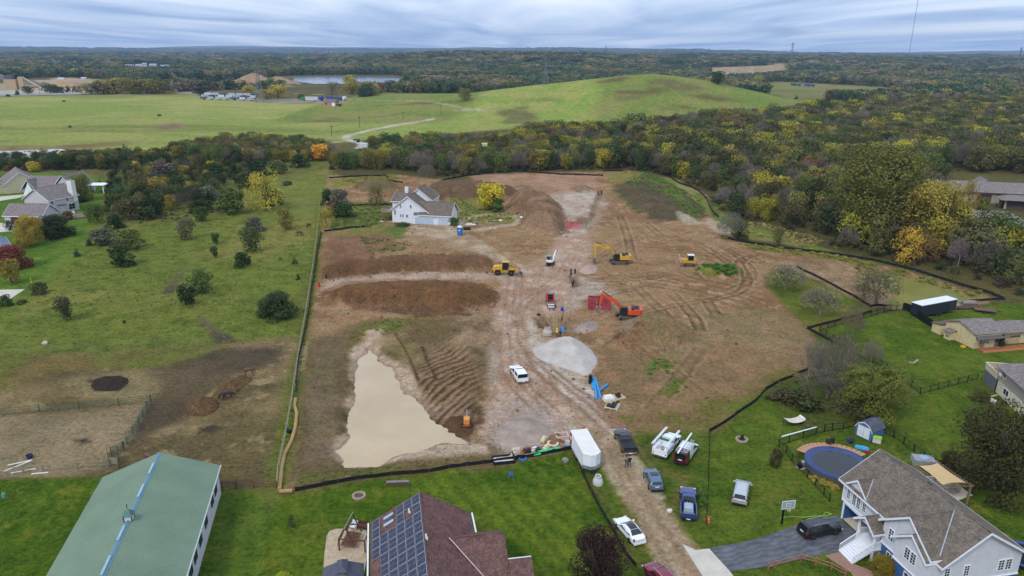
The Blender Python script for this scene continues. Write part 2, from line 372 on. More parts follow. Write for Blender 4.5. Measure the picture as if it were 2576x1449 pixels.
paint('1800,520 1860,560 1960,590 2100,630 2300,680 2130,640 1900,606 1810,590',(98,124,50),(128,122,80),2,3,2,mot=2,grass=1)
paint('2040,840 2160,840 2260,930 2330,990 2290,1010 2200,1060 2060,1090 1990,1060 1930,970 2010,935',(84,92,48),(72,86,40),2,2,1,.8,grass=1)
paint('2360,540 2420,520 2576,560 2700,590 2700,640 2500,600',(196,186,164),(176,164,138),2,2,1)
lm=np.nonzero((sd(P(LAWN),GX,GY)<0)&(GX>-12))[0]
ang=(GX[lm]*.86+GY[lm]*.5+1.2*(NB[2][lm]-.5))
C[lm]*=(1+.13*np.sin(ang*2*math.pi/2.0))[:,None]
lm=np.nonzero((sd(P(LAWN2),GX,GY)<0)|((sd(P(LAWN),GX,GY)<0)&(GX<-25)))[0]
C[lm]*=(1+.07*np.sin((GX[lm]*.95+GY[lm]*.3+1.5*(NB[3][lm]-.5))*2*math.pi/2.2)*sst(.3,.6,NB[3][lm]))[:,None]
paint('1480,1090 1640,1075 1784,1086 1790,1320 1700,1330 1600,1200',(72,96,38),(88,104,46),1.5,1.5,1,.8,grass=1)
for s in('1690,1190 1720,1210 1700,1260 1665,1300','1640,1120 1600,1150 1600,1200','1545,1350 1590,1400','1560,1240 1600,1330 1650,1400','1640,1140 1680,1190 1720,1190'):
 stroke(s,1.6,(118,108,66),None,.7,.5,.6,.8)
paint(SITE,(158,126,90),(139,106,73),1.0,.8,1,mot=2,c3=(170,139,105))
paint('1120,505 1200,500 1240,520 1310,545 1312,558 1240,562 1150,560 1150,520',(104,118,58),(122,122,72),2,2,1,.9,grass=1)
paint('830,450 1000,440 1010,455 900,462 830,480',(112,120,58),(128,120,64),2,2,1,.9,grass=1)
paint('830,510 980,508 985,545 960,568 830,578',(92,108,48),(110,112,60),2,2,1,.9,grass=1)
paint('815,585 930,570 1030,565 1010,590 900,600 830,610',(106,120,62),(134,114,82),2,2,1,.8,grass=1,mot=1)
paint('930,600 980,570 1040,572 1035,592 985,606',(84,112,52),None,1.5,2,1,.8,grass=1)
for s in('905,615 950,612 1030,625 1020,650 950,652 915,660',):
 paint(s,(98,108,60),(130,104,74),3,4,1,.75,grass=.7,mot=1)
paint('810,640 840,610 880,598 920,604 915,650 880,690 810,690',(118,84,60),(138,102,74),2,3,1,.8)
paint('1350,500 1440,470 1480,478 1522,498 1500,545 1480,590 1420,592 1424,560 1400,520',(194,178,160),(176,152,130),3,3,1,.95,mot=1)
paint('1160,440 1300,438 1500,442 1520,470 1480,478 1350,496 1250,470',(176,140,112),(160,124,96),3,3,2,.9)
paint('1405,585 1482,590 1492,640 1445,700 1462,740 1440,790 1340,800 1318,872 1345,925 1420,1005 1535,1090 1500,1120 1430,1125 1215,1140 1200,1080 1238,985 1252,870 1232,800 1256,730 1265,690 1380,640',(173,141,115),(186,156,131),1.5,1.6,1,.95,mot=1,c3=(196,172,152))
paint(WEST_ROAD,(188,164,144),(170,140,118),1,1.2,1,.95,mot=1)
paint('800,735 830,722 880,706 1000,701 1000,708 880,716 830,730',(160,128,100),(140,106,80),1,1,1,.8)
paint('1330,800 1352,840 1392,852 1480,870 1502,902 1484,958 1505,1020 1545,1085 1515,1095 1432,1010 1345,915 1322,872',(206,192,174),(188,164,142),1.2,1.6,1,.92,mot=1)
paint('1430,690 1500,700 1560,740 1500,745 1470,745 1440,780 1420,740',(190,172,156),(160,130,106),1.5,2,1,.8,mot=1)
paint('1205,870 1240,860 1256,900 1240,950 1238,1000 1215,1050 1225,985 1225,930',(204,188,172),(184,158,140),1,1.2,1,.9,mot=1)
paint('1205,1100 1225,1030 1290,1000 1385,1020 1435,1060 1435,1112 1340,1146 1212,1142',(180,166,152),(174,150,132),1.5,2.5,1,.92,mot=1)
paint('830,592 860,600 960,586 1010,604 985,640 930,660 880,690 808,690 810,640',(124,90,64),(140,106,78),2,3,1,.8)
paint('930,664 1080,655 1235,660 1242,672 1190,681 1000,684 900,692 810,700 812,684',(108,78,54),(122,90,64),1,1.5,0,.95)
stroke('1148,566 1175,550 1225,540 1275,541 1308,550 1302,562 1255,570 1195,580',3.2,(186,168,142),None,.8,.6,.9)
paint('1035,566 1135,560 1155,578 1195,598 1262,640 1315,672 1240,655 1150,618 1060,592 1010,592',(192,172,144),(166,138,108),1.5,1.8,1,.9,mot=1)
paint('1040,590 1150,612 1230,645 1150,640 1030,622',(162,136,104),(148,120,88),2,2,1,.7)
paint('806,745 830,730 900,718 1000,711 1120,708 1215,712 1250,735 1256,745 1247,762 1190,772 1120,787 1060,785 980,775 880,769',(112,80,52),(122,88,58),1,1.4,0,.97,mot=0)
paint('870,760 980,772 1120,786 1190,770 1180,790 1080,796 980,786 880,776',(96,68,48),(128,98,72),1,1.5,0,.85,mot=0)
paint(HEAPS[2][1],(104,82,62),(118,94,70),1,2,0,.97,mot=0)
paint(HEAPS[3][1],(104,88,70),(112,104,66),1,2,0,.95,mot=1,grass=.3)
paint(HEAPS[4][1],(128,98,72),(146,118,92),1,2,0,.95,mot=1)
paint(HEAPS[5][1],(86,110,48),(110,112,58),.8,1,0,.98,mot=1,grass=1)
paint(HEAPS[6][1],(140,108,72),(116,86,58),1,2,0,.97,mot=1)
paint('1560,815 1600,800 1618,812 1600,850 1570,866 1555,842',(162,140,112),None,1,2,0,.7)
paint(HEAPS[7][1],(96,112,54),(92,78,62),2,3,1,.97,mot=1,grass=.8,lo=.42,hi=.58)
paint('1550,478 1620,470 1690,520 1720,548 1660,558 1590,520',(86,70,58),(104,88,66),3,4,1,.85,mot=1)
paint('1520,440 1590,430 1620,440 1600,470 1550,470',(116,128,64),(130,112,76),2,3,1,.8,grass=.8)
paint('1650,445 1700,452 1780,500 1790,545 1760,520 1700,470',(108,132,62),(96,118,52),1.5,1.5,1,.9,grass=1)
paint('1700,460 1740,480 1760,510 1735,505',(172,146,112),None,1.5,2,1,.7)
for hp in(8,9):paint(HEAPS[hp][1],(120,98,76),(134,110,86),1,1.5,0,.9)
for t_ in(TRENCH,TRENCH2,TRENCH3):paint(t_,(118,92,66),(146,124,98),.8,.8,0,.8)
paint('1440,834 1446,822 1480,808 1502,812 1500,826 1470,836',(158,148,134),(146,136,122),.8,.8,0,.95)
paint('1500,870 1600,885 1740,845 1900,782 1985,790 2046,850 2010,930 1930,960 1784,1080 1640,1072 1560,1085 1510,1010 1490,950',(154,121,87),(134,110,77),2.5,4,2,.85,mot=1,grass=.0,lo=.42,hi=.62)
paint('1640,800 1780,790 1900,780 1985,795 2040,850 1960,870 1800,870 1700,900 1620,880',(132,118,82),(152,126,94),3,4,1,.75,mot=1,grass=.1,lo=.4,hi=.6)
paint('1560,1060 1700,1030 1850,990 1980,920 2010,935 1930,962 1784,1084 1640,1072',(98,104,52),(124,104,72),2,3,1,.8,mot=1,grass=.8,lo=.42,hi=.6)
paint('1800,870 1950,850 2000,870 1960,905 1850,905',(152,126,92),(138,112,78),2,3,1,.7)
for s in('1620,905 1650,900 1660,925 1630,935','1655,905 1700,910 1710,930 1670,925','1690,960 1720,950 1730,975 1700,985','1640,985 1700,965 1690,1000','1830,1020 1880,1005 1890,1030 1850,1040'):
 paint(s,(84,112,46),None,1.2,1.5,0,.75,grass=1)
paint('1530,1000 1560,1002 1590,1030 1570,1045 1530,1040',(200,184,164),(168,140,108),.8,1,0,.6)
for s in('1500,650 1600,600 1720,600 1800,640 1850,672 1905,690','1620,560 1680,600 1780,612 1850,640 1890,680 1880,710 1840,730','1500,700 1620,690 1700,680 1760,700','1480,700 1560,705 1700,690','1560,545 1580,600 1590,650',
          '1900,640 1860,660 1880,700 1850,740 1700,770 1560,800','1600,720 1640,760 1680,800','1690,740 1740,790 1760,830','1780,760 1800,790','1630,880 1700,940 1760,990','1760,880 1700,960 1640,1030','1480,760 1550,735 1640,720'):
 pts=smooth(P(s));kk=.45 if s[:4]in('1630','1760')else 1
 for off in(-1.05,1.05):
  tg=np.gradient(pts,axis=0);nr=np.stack([-tg[:,1],tg[:,0]],1);nr/=np.linalg.norm(nr,axis=1)[:,None]+1e-9
  stroke(pts+nr*off,.8,(104,77,54),None,.3,.25,.8*kk)
  stroke(pts+nr*(off*1.6),.5,(184,154,122),None,.3,.25,.55*kk)
for s in('1440,640 1400,700 1300,760 1290,840 1320,900 1420,980 1560,1100','1290,690 1280,780 1270,870 1290,960 1370,1040','1450,1000 1530,1080 1600,1180','1330,870 1360,930 1450,1010'):
 pts=smooth(P(s))
 for off in(-.95,.95,2.4):
  tg=np.gradient(pts,axis=0);nr=np.stack([-tg[:,1],tg[:,0]],1);nr/=np.linalg.norm(nr,axis=1)[:,None]+1e-9
  stroke(pts+nr*off,.7,(148,116,94),None,.35,.25,.6)
m=np.nonzero(sd(P('1480,600 1900,600 1930,760 1700,830 1480,740'),GX,GY)<0)[0]
th=np.hypot(GX[m]-flat(1500,860)[0],GY[m]-flat(1500,860)[1])+2*(NB[3][m]-.5)
C[m]*=(1+.16*np.sin(th*2*math.pi/3.1)*sst(.35,.6,NB[2][m]))[:,None]
paint('765,865 850,830 940,800 1060,800 1230,800 1240,870 1215,1060 1200,1090 1290,1160 900,1206 716,1240 745,1000',(124,104,76),(106,92,62),2,2.5,1,.92,mot=1,grass=.3)
paint('880,850 920,815 1040,790 1060,800 1000,830 930,850 880,900',(98,112,52),(118,104,68),2,2,1,.8,mot=1,grass=1)
paint('770,865 800,850 850,850 870,900 860,1000 855,1120 720,1225 740,1010',(120,101,76),(102,88,62),1.5,2,1,.8,mot=1,c3=(112,106,62))
for s in('800,880 800,1000 780,1150','830,900 832,1050 815,1160'):stroke(s,2.0,(134,114,88),None,1,.6,.6)
paint('886,870 925,832 960,828 955,880 1005,905 1055,945 1075,1000 1120,1025 1165,1085 1215,1130 1010,1150 890,1168 836,1122 876,1072 882,960',(204,178,152),(190,162,136),1,1.4,1,.97,mot=1)
paint('1060,1080 1120,1075 1200,1115 1215,1140 1080,1150 1000,1150',(190,166,140),(158,136,108),1,1.6,1,.85,mot=1)
paint('1085,1045 1130,1030 1200,1010 1215,1060 1180,1100 1120,1075',(98,74,54),(118,92,68),1,1.5,0,.95,mot=0)
paint('930,855 1010,840 1060,880 1040,940 1000,900',(152,130,98),(126,112,72),1.5,2,1,.8,mot=1,grass=.3)
m=np.nonzero(sd(BASIN_R,GX,GY)<0)[0]
qv=furrow(GX[m],GY[m])
sv=sst(.25,.75,np.abs(((qv/1.45)%1)-.5)*2);ed=sst(0,4,-sd(BASIN_R,GX[m],GY[m]))
C[m]=mix(C[m],mix(np.tile(l3((84,64,47)),(len(m),1)),l3((156,128,98)),1-sv*(.35+.65*sst(.3,.6,NB[1][m]))),ed*.85)
for s in('995,840 1020,880 1045,935 1055,965','1062,870 1080,920 1102,960'):stroke(s,.5,(74,56,40),None,.3,.5,.95)
paint('1130,830 1180,795 1232,790 1238,850 1205,880 1160,880',(158,132,102),(126,102,74),1.5,2,1,.85,mot=1)
paint('720,1225 760,1190 900,1170 1200,1150 1290,1150 1290,1162 1130,1178 900,1208',(118,98,68),(94,102,50),1,1.5,1,.85,mot=1,grass=.5)
paint('760,865 775,862 752,960 742,985 744,930',(196,168,142),(176,148,122),.5,.6,0,.9)
for s in('965,990 985,988 970,1003','950,1003 968,1000 960,1010'):paint(s,(92,72,52),None,.4,.5,0,.9)
stroke('806,506 798,592 785,692 770,792 754,882 742,962 735,1010 722,1090 700,1190 697,1228',3.0,(90,110,44),(108,112,56),1,.8,.95,1)
paint('1925,660 2060,650 2150,660 2300,700 2490,748 2480,762 2250,772 2190,772 2130,742 2020,690',(162,134,102),(140,114,84),1.5,2,1,.95,mot=1)
paint('2130,664 2200,668 2420,728 2500,752 2400,740 2250,690',(112,110,64),(132,116,78),1.2,1.6,1,.8,grass=.7,mot=1)
paint('1900,614 2100,645 2300,690 2480,742 2300,696 2100,656 1920,634',(104,112,56),(132,110,78),1.2,1.5,1,.8,grass=.7,mot=1)
paint('1780,548 1840,570 1850,600 1815,596 1770,560',(186,166,144),(150,122,96),1.2,1.6,1,.8)
paint('1700,545 1740,552 1770,562 1730,566',(196,182,164),None,1,1.5,1,.6)
ACCESS='1440,1010 1505,1075 1560,1110 1600,1155 1660,1250 1720,1340 1800,1420 1850,1480 1900,1560 1700,1600 1690,1500 1640,1400 1600,1300 1550,1210 1500,1140 1440,1080'
paint(ACCESS,(176,150,120),(190,168,138),.8,.6,1,.95,mot=1,c3=(164,136,106))
for o_ in('1530,1130 1590,1210 1650,1300 1720,1400 1770,1470','1500,1120 1560,1210 1610,1300 1660,1390 1710,1480'):
 stroke(o_,.9,(152,126,98),None,.4,.3,.7)
stroke('1545,1090 1600,1160 1660,1250',1.2,(204,186,160),None,.5,.4,.8)
stroke('1430,1060 1510,1150 1560,1240',1.2,(198,176,146),None,.5,.4,.7)
TRACK='1100,298 1180,288 1188,292 1100,304 1000,316 920,330 872,342 876,350 900,358 910,366 902,374 880,368'
TRK=smooth(P('1090,300 1000,314 930,328 880,340 872,348 888,356 906,360 912,366 904,374'))
stroke(TRK,5.5,(198,190,176),(182,172,152),1.2,.8,1.0)
stroke('862,258 960,266 1080,275 1180,288 1220,292',5,(160,160,124),None,2,2,.9)
stroke('1150,290 1200,290',6,(196,184,164),None,2,2,.9)
stroke('820,362 850,358 870,356',3,(190,176,154),None,1,1,.9)
for fp in('1150,152 1230,148 1320,151 1250,156','980,146 1040,143 1090,146 1030,149','420,150 520,146 600,149 500,153','2120,162 2200,158 2280,162 2210,167','60,150 100,147 140,149 110,153'):paint(fp,(150,146,100),(136,140,86),20,30,3,grass=.8)
stroke('-60,244 160,241 420,234 520,236',8,(186,180,168),None,2,2,.9)
stroke('640,230 760,236 900,240',7,(160,160,120),None,2,2,.7)
C*=(.98+.04*GR_)[:,None];C[:,2]*=1-.25*GR_;C[:,0]*=1+.08*GR_
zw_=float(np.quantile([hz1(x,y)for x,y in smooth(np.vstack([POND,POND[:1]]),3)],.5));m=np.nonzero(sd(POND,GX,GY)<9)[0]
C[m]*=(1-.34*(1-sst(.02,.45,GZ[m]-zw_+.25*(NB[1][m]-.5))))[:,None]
cx=(GX.reshape(NR,NA)[:-1]+GX.reshape(NR,NA)[1:])/2;cy=(GY.reshape(NR,NA)[:-1]+GY.reshape(NR,NA)[1:])/2
cx=((cx+np.roll(cx,-1,1))/2).ravel();cy=((cy+np.roll(cy,-1,1))/2).ravel()
reg=np.zeros(cx.size,int)
def region(i,poly):
 p=P(poly)if isinstance(poly,str)else poly
 reg[sd(p,cx,cy)<0]=i
region(1,FIELD);hm=(np.interp(cx,HILL_X,HILL_Z)>1.2)&(cy>600)&(cy<950);reg[hm]=2
region(3,'860,404 835,440 812,590 790,712 756,860 742,990 715,1230 560,1225 300,1200 -260,1240 -260,640 60,560 300,440 400,425 600,405 760,398')
region(4,'-260,440 200,432 270,450 262,500 240,560 215,600 150,660 60,740 -40,820 -260,1000')
region(5,LAWN);region(5,LAWN2);region(6,SITE);region(7,ACCESS)
reg[ldist(TRK,cx,cy)<3.0]=7;reg[sd(P(WEST_ROAD),cx,cy)<0]=7
ii=np.arange((NR-1)*NA).reshape(NR-1,NA);jj=np.roll(ii,-1,1)
FACES=np.stack([ii.ravel(),jj.ravel(),(jj+NA).ravel(),(ii+NA).ravel()],1)[:,::-1]
gm=bpy.data.materials.new('ground');gm.use_nodes=True;t=gm.node_tree;bs=t.nodes['Principled BSDF']
bs.inputs['Roughness'].default_value=.95;bs.inputs['Specular IOR Level'].default_value=.05
at_=nd(t,'ShaderNodeAttribute',attribute_name='Col');gp=nd(t,'ShaderNodeNewGeometry')
nA=nd(t,'ShaderNodeTexNoise',Scale=1.6,Detail=6.0,Roughness=.7);nB=nd(t,'ShaderNodeTexNoise',Scale=.28,Detail=5.0,Roughness=.65)
nC=nd(t,'ShaderNodeTexNoise',Scale=5.0,Detail=3.0,Roughness=.7)
for n in(nA,nB,nC):t.links.new(gp.outputs['Position'],n.inputs['Vector'])
v1=mth(t,'MULTIPLY_ADD',nA.outputs[0],1.7,.0);v2=mth(t,'MULTIPLY_ADD',nB.outputs[0],.9,.0);v3=mth(t,'MULTIPLY_ADD',nC.outputs[0],.9,.0)
val=mth(t,'ADD',mth(t,'ADD',v1,v2),v3)
vd=mth(t,'MULTIPLY_ADD',val,1.25,-1.19);vg=mth(t,'MULTIPLY_ADD',val,1.5,-1.62)
mm=nd(t,'ShaderNodeMix',data_type='FLOAT');t.links.new(at_.outputs['Alpha'],mm.inputs[0]);t.links.new(vd,mm.inputs[2]);t.links.new(vg,mm.inputs[3])
hs=nd(t,'ShaderNodeHueSaturation');t.links.new(at_.outputs['Color'],hs.inputs['Color']);t.links.new(mm.outputs[0],hs.inputs['Value'])
hv=mth(t,'MULTIPLY_ADD',nB.outputs[0],-.06,.53);t.links.new(hv,hs.inputs['Hue'])
t.links.new(hs.outputs[0],bs.inputs['Base Color'])
bp=nd(t,'ShaderNodeBump',Strength=.9,Distance=.3);t.links.new(val,bp.inputs['Height']);t.links.new(bp.outputs[0],bs.inputs['Normal'])
GROUND=[('ground','rolling wooded ground under the trees and out to the horizon'),('field','wide pale green hay field beyond the tree belt'),('hill','long grassy hill rising behind the wood'),
          ('pasture','rough olive horse pasture with worn muddy paddock'),('yard_lawn','bright green lawn round the houses beside the pasture'),('lawn','mown lawns round the houses and parked cars'),
          ('construction_ground','bare brown graded earth of the building site'),('gravel_road','pale gravel roads and tracks')]
GRD={}
for k,(nm,lb)in enumerate(GROUND):
 f=FACES[reg==k]
 if not len(f):continue
 u_,inv=np.unique(f,return_inverse=True);me=bpy.data.meshes.new(nm)
 me.vertices.add(len(u_));me.vertices.foreach_set('co',np.stack([GX[u_],GY[u_],GZ[u_]],1).astype('f').ravel())
 me.loops.add(f.size);me.loops.foreach_set('vertex_index',inv.reshape(-1).astype('i'))
 me.polygons.add(len(f));me.polygons.foreach_set('loop_start',np.arange(0,f.size,4,dtype='i'))
 me.update(calc_edges=True);me.shade_smooth();me.materials.append(gm)
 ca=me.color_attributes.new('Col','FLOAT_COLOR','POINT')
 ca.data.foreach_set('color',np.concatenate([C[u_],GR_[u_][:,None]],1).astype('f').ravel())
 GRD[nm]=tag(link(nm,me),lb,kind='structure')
# ------------------------------------------------------------------ standing water
def sheet(name,poly,z,m,label,grow=2.5,kind='structure'):
 c=poly.mean(0);d=poly-c;q=c+d*(1+grow/np.maximum(np.linalg.norm(d,axis=1),1)[:,None])
 me=bpy.data.meshes.new(name);me.from_pydata([(x,y,z)for x,y in q],[],[tuple(range(len(q)))]);me.materials.append(m)
 return tag(link(name,me),label,kind=kind)
def water(name,c,rough,c2,bump=.05,sc=.4):
 m=M(name,c,rough,0,.05,.12,0,.5,c2);t=m.node_tree;b=t.nodes['Principled BSDF']
 n=nd(t,'ShaderNodeTexNoise',Scale=sc,Detail=4.0);tcn=nd(t,'ShaderNodeTexCoord');t.links.new(tcn.outputs['Object'],n.inputs['Vector'])
 bp=nd(t,'ShaderNodeBump',Strength=bump,Distance=.1);t.links.new(n.outputs[0],bp.inputs['Height']);t.links.new(bp.outputs[0],b.inputs['Normal']);return m
def shore(poly):
 zs=[hz1(x,y)for x,y in smooth(np.vstack([poly,poly[:1]]),3)];return float(np.quantile(zs,.5))
sheet('muddy_water',POND,shore(POND),water('silty_water',(184,160,125),.14,(196,172,137)),'tan silty water standing in the settling basin',4)
sheet('green_water',POND2,shore(POND2),water('algae_water',(124,122,62),.2,(138,134,76)),'murky green pond water by the wood',3)
sheet('lake_water',P('756,196 830,194.5 900,194 1005,196 1006,205 900,211 800,211 762,205'),.9,water('lake_surface',(92,110,132),.15,(104,122,146)),'grey blue lake far beyond the field',20)
sheet('creek_water',P('-80,392 0,384 150,378 185,385 150,396 0,402 -80,410'),.6,water('creek_surface',(120,124,132),.12,(136,138,144)),'pale strip of water behind the hedge',1)
# ------------------------------------------------------------------ trees
def leafmat(name,twig=False):
 m=bpy.data.materials.new(name);m.use_nodes=True;t=m.node_tree;b=t.nodes['Principled BSDF']
 b.inputs['Roughness'].default_value=.75;b.inputs['Specular IOR Level'].default_value=.12
 a=nd(t,'ShaderNodeAttribute',attribute_name='tint',attribute_type='INSTANCER')
 v=nd(t,'ShaderNodeAttribute',attribute_name='leafv')
 sv=nd(t,'ShaderNodeSeparateColor');t.links.new(v.outputs['Color'],sv.inputs[0])
 hs=nd(t,'ShaderNodeHueSaturation');t.links.new(a.outputs['Color'],hs.inputs['Color'])
 t.links.new(mth(t,'MULTIPLY_ADD',sv.outputs[0],1.5,.58),hs.inputs['Value'])
 t.links.new(mth(t,'MULTIPLY_ADD',sv.outputs[1],.045,.48),hs.inputs['Hue'])
 t.links.new(hs.outputs[0],b.inputs['Base Color'])
 if not twig:
  tr=nd(t,'ShaderNodeBsdfTranslucent');t.links.new(hs.outputs[0],tr.inputs[0])
  mx=nd(t,'ShaderNodeMixShader',Fac=.28);o=t.nodes['Material Output']
  t.links.new(b.outputs[0],mx.inputs[1]);t.links.new(tr.outputs[0],mx.inputs[2]);t.links.new(mx.outputs[0],o.inputs[0])
 return m
LEAF=leafmat('leaves');TWIG=leafmat('twigs',True)
BARK=M('bark',(84,72,60),.9,0,.3,3.0,.3)
def npmesh(name,v,f,m,lv=None):
 me=bpy.data.meshes.new(name);v=np.asarray(v,'f');f=np.asarray(f,'i');k=f.shape[1]
 me.vertices.add(len(v));me.vertices.foreach_set('co',v.ravel())
 me.loops.add(f.size);me.loops.foreach_set('vertex_index',f.ravel())
 me.polygons.add(len(f));me.polygons.foreach_set('loop_start',np.arange(0,f.size,k,dtype='i'));me.update(calc_edges=True)
 if lv is not None:
  ca=me.color_attributes.new('leafv','FLOAT_COLOR','POINT');ca.data.foreach_set('color',np.asarray(lv,'f').ravel())
 me.materials.append(m);return me
def crown(name,seed,n,leaf,shape='round',lobes=12,base=.18,gap=.25,up=.4):
 """crown of loose leaf sprays: unit height, unit diameter, foot of the trunk at the origin"""
 r=np.random.default_rng(seed);ce=[]
 for i in range(lobes):
  h=(i+.5)/lobes;a=i*2.4+r.random()*1.2
  if shape=='round':rr=.5*math.sqrt(max(1-(2*h-1)**2,.08));z=base+(1-base)*h
  elif shape=='cone':rr=.5*(1-h)**.8+.03;z=base+(1-base)*h
  elif shape=='vase':rr=.5*(.25+.75*h)*(1 if h<.85 else.7);z=base+(1-base)*h
  elif shape=='bush':rr=.5*math.sqrt(max(1-h*h,.05));z=h*.95
  else:rr=.5*math.sqrt(max(1-(1.6*h-.75)**2,.05))*(.7+.5*r.random());z=base+(1-base)*h
  d=rr*(.35+.65*r.random()**.5)*.78
  s=(.17+.13*r.random())*(1.0 if shape!='cone' else.7*(1.25-h))*(12/max(lobes,6))**.33
  ce.append((d*math.cos(a),d*math.sin(a),min(z,1-s*.7),s,r.random(),r.random()))
 ce=np.array(ce);wt=ce[:,3]**2;k=r.choice(lobes,n,p=wt/wt.sum())
 d=r.normal(size=(n,3));d/=np.linalg.norm(d,axis=1)[:,None]
 rad_=ce[k,3]*(.55+.5*r.random(n)**.6);p=ce[k,:3]+d*rad_[:,None]*np.array([1.05,1.05,.85])
 keep=fbm(p[:,0]+p[:,2]*.7+seed,p[:,1]-p[:,2]*.5,.16,2,seed*.37)>gap
 keep&=p[:,2]>.01;p=p[keep];d=d[keep];k=k[keep];n=len(p)
 nn=d+r.normal(size=(n,3))*.55+np.array([0,0,up]);nn/=np.linalg.norm(nn,axis=1)[:,None]
 a=np.cross(nn,r.normal(size=(n,3)));a/=np.linalg.norm(a,axis=1)[:,None];b=np.cross(nn,a)
 s=leaf*(.6+.8*r.random(n))[:,None];e_=.55+.5*r.random((n,1));bend=nn*s*.35*(r.random((n,1))-.3)
 V=np.stack([p-a*s-b*s*e_*.2,p-b*s*e_+bend,p+a*s+b*s*e_*.2,p+b*s*e_+bend],1).reshape(-1,3)
 lv=np.clip(.66*ce[k,4]+.34*r.random(n),0,1)*.75+.1;hv=np.clip(.6*ce[k,5]+.4*r.random(n),0,1)
 L=np.repeat(np.stack([lv,hv,lv,np.ones(n)],1),4,0)
 return npmesh(name,V,np.arange(4*n).reshape(-1,4),LEAF,L)
def twigs(name,seed,n,shape_=.5):
 r=np.random.default_rng(seed);d=r.normal(size=(n,3));d[:,2]=np.abs(d[:,2])*.9+.05;d/=np.linalg.norm(d,axis=1)[:,None]
 rr=.25+.75*r.random((n,1))**.5;p=d*rr*np.array([.5,.5,.66])+np.array([0,0,.3]);p[:,2]=np.minimum(p[:,2],1)
 k=fbm(p[:,0]+p[:,2]*.6+seed,p[:,1]-p[:,2]*.4,.2,2,seed*.3)>.42;p=p[k];d=d[k];n=len(p)
 a=d+r.normal(size=(n,3))*.5+np.array([0,0,.5]);a/=np.linalg.norm(a,axis=1)[:,None];b=np.cross(a,r.normal(size=(n,3)));b/=np.linalg.norm(b,axis=1)[:,None]
 L=.035+.05*r.random((n,1));w_=.0028+.003*r.random((n,1))
 V=np.stack([p-b*w_,p+b*w_,p+a*L+b*w_*.4,p+a*L-b*w_*.4],1).reshape(-1,3);v=np.repeat(r.random(n)*.7+.15,4)
 return npmesh(name,V,np.arange(4*n).reshape(-1,4),TWIG,np.stack([v,v,v,np.ones(4*n)],1))
def limbs(name,seed,depth,spread,r0,up=.25,m=None,split=(2,4),lift=.3,twist=1.0,len0=.34):
 """tapered trunk that forks into limbs: unit height"""
 rr=random.Random(seed);mb=MB();hues=[]
 def grow(p,d,L,r,k):
  q=p+d*L;n=5 if k>=depth-1 else 3;mb.tube(p,q,r,n,r*.68)
  if k==0:return
  for i in range(rr.randint(*split)):
   a=Vector((rr.gauss(0,1),rr.gauss(0,1),rr.gauss(0,.6)));a=(a-d*a.dot(d)).normalized()
   nd_=(d*(1-spread*rr.uniform(.5,1.1))+a*spread*rr.uniform(.6,1.3)*twist+Vector((0,0,up))).normalized()
   t=rr.uniform(.55,1)if i else 1
   grow(p+d*L*t,nd_,L*rr.uniform(.55,.86),r*rr.uniform(.45,.66),k-1)
 grow(Vector((0,0,-.02)),Vector((rr.uniform(-.08,.08),rr.uniform(-.08,.08),1)).normalized(),len0,r0,depth)
 v=np.array(mb.v);h=v[:,2].max();sx=max(np.abs(v[:,:2]).max(),1e-3)
 v[:,2]/=h;v[:,:2]*=.5/sx
 me=bpy.data.meshes.new(name);me.from_pydata([tuple(q)for q in v],[],mb.f);me.materials.append(m or BARK)
 if m is TWIG or m is LEAF:
  ca=me.color_attributes.new('leafv','FLOAT_COLOR','POINT')
  ca.data.foreach_set('color',np.tile([.5,.5,.5,1],(len(v),1)).astype('f').ravel())
 return me
CR_={'round':[crown('crown',11,1500,.036,'round',14),crown('crown',12,1500,.036,'round',18,.15,.3)],
       'oval':[crown('crown',21,1400,.036,'oval',12,.12),crown('crown',22,1400,.036,'oval',16,.15,.32),crown('crown',23,1100,.034,'oval',11,.2,.38)],
       'vase':[crown('crown',31,1300,.036,'vase',14,.2,.3)],'cone':[crown('crown',41,1300,.034,'cone',22,.03,.2)],
       'bush':[crown('crown',51,1300,.044,'bush',12,0,.18),crown('crown',52,1300,.044,'bush',9,0,.24)],
       'thin':[crown('crown',61,520,.032,'oval',12,.22,.36)],
       'fine':[crown('crown',71,14000,.0135,'oval',46,.1,.3)],'finedome':[crown('crown',72,8000,.019,'bush',30,0,.2)],
       'big':[crown('crown',73,27000,.0095,'vase',70,.1,.36)],'huge':[crown('crown',74,17000,.0125,'oval',44,.03,.26)],'airy':[crown('crown',75,3000,.02,'oval',26,.12,.4)]}
TR_=[limbs('trunk',3,3,.45,.028,.3),limbs('trunk',4,3,.5,.03,.3)]
BR_=[limbs('branches',s_,5,.5,.022,.22,TWIG,(2,3),.3,1.0,.3)for s_ in(5,6,8)]
AP_=[limbs('branches',s_,5,.62,.034,.05,TWIG,(2,4),.3,1.25,.22)for s_ in(15,16,18)]
BB_=[limbs('branches',s_,4,.55,.012,.3,TWIG,(3,4),.3,1.0,.14)for s_ in(25,26)]
TW_=[twigs('twigs',s_,3600)for s_ in(201,202)];TWB=twigs('twigs',205,5200)
def tint(o,c,j=0):
 l=[v*(1+random.uniform(-j,j))for v in lin(c)];o['tint']=l
rnd=random.Random(77)
CLEAR=(1,1)
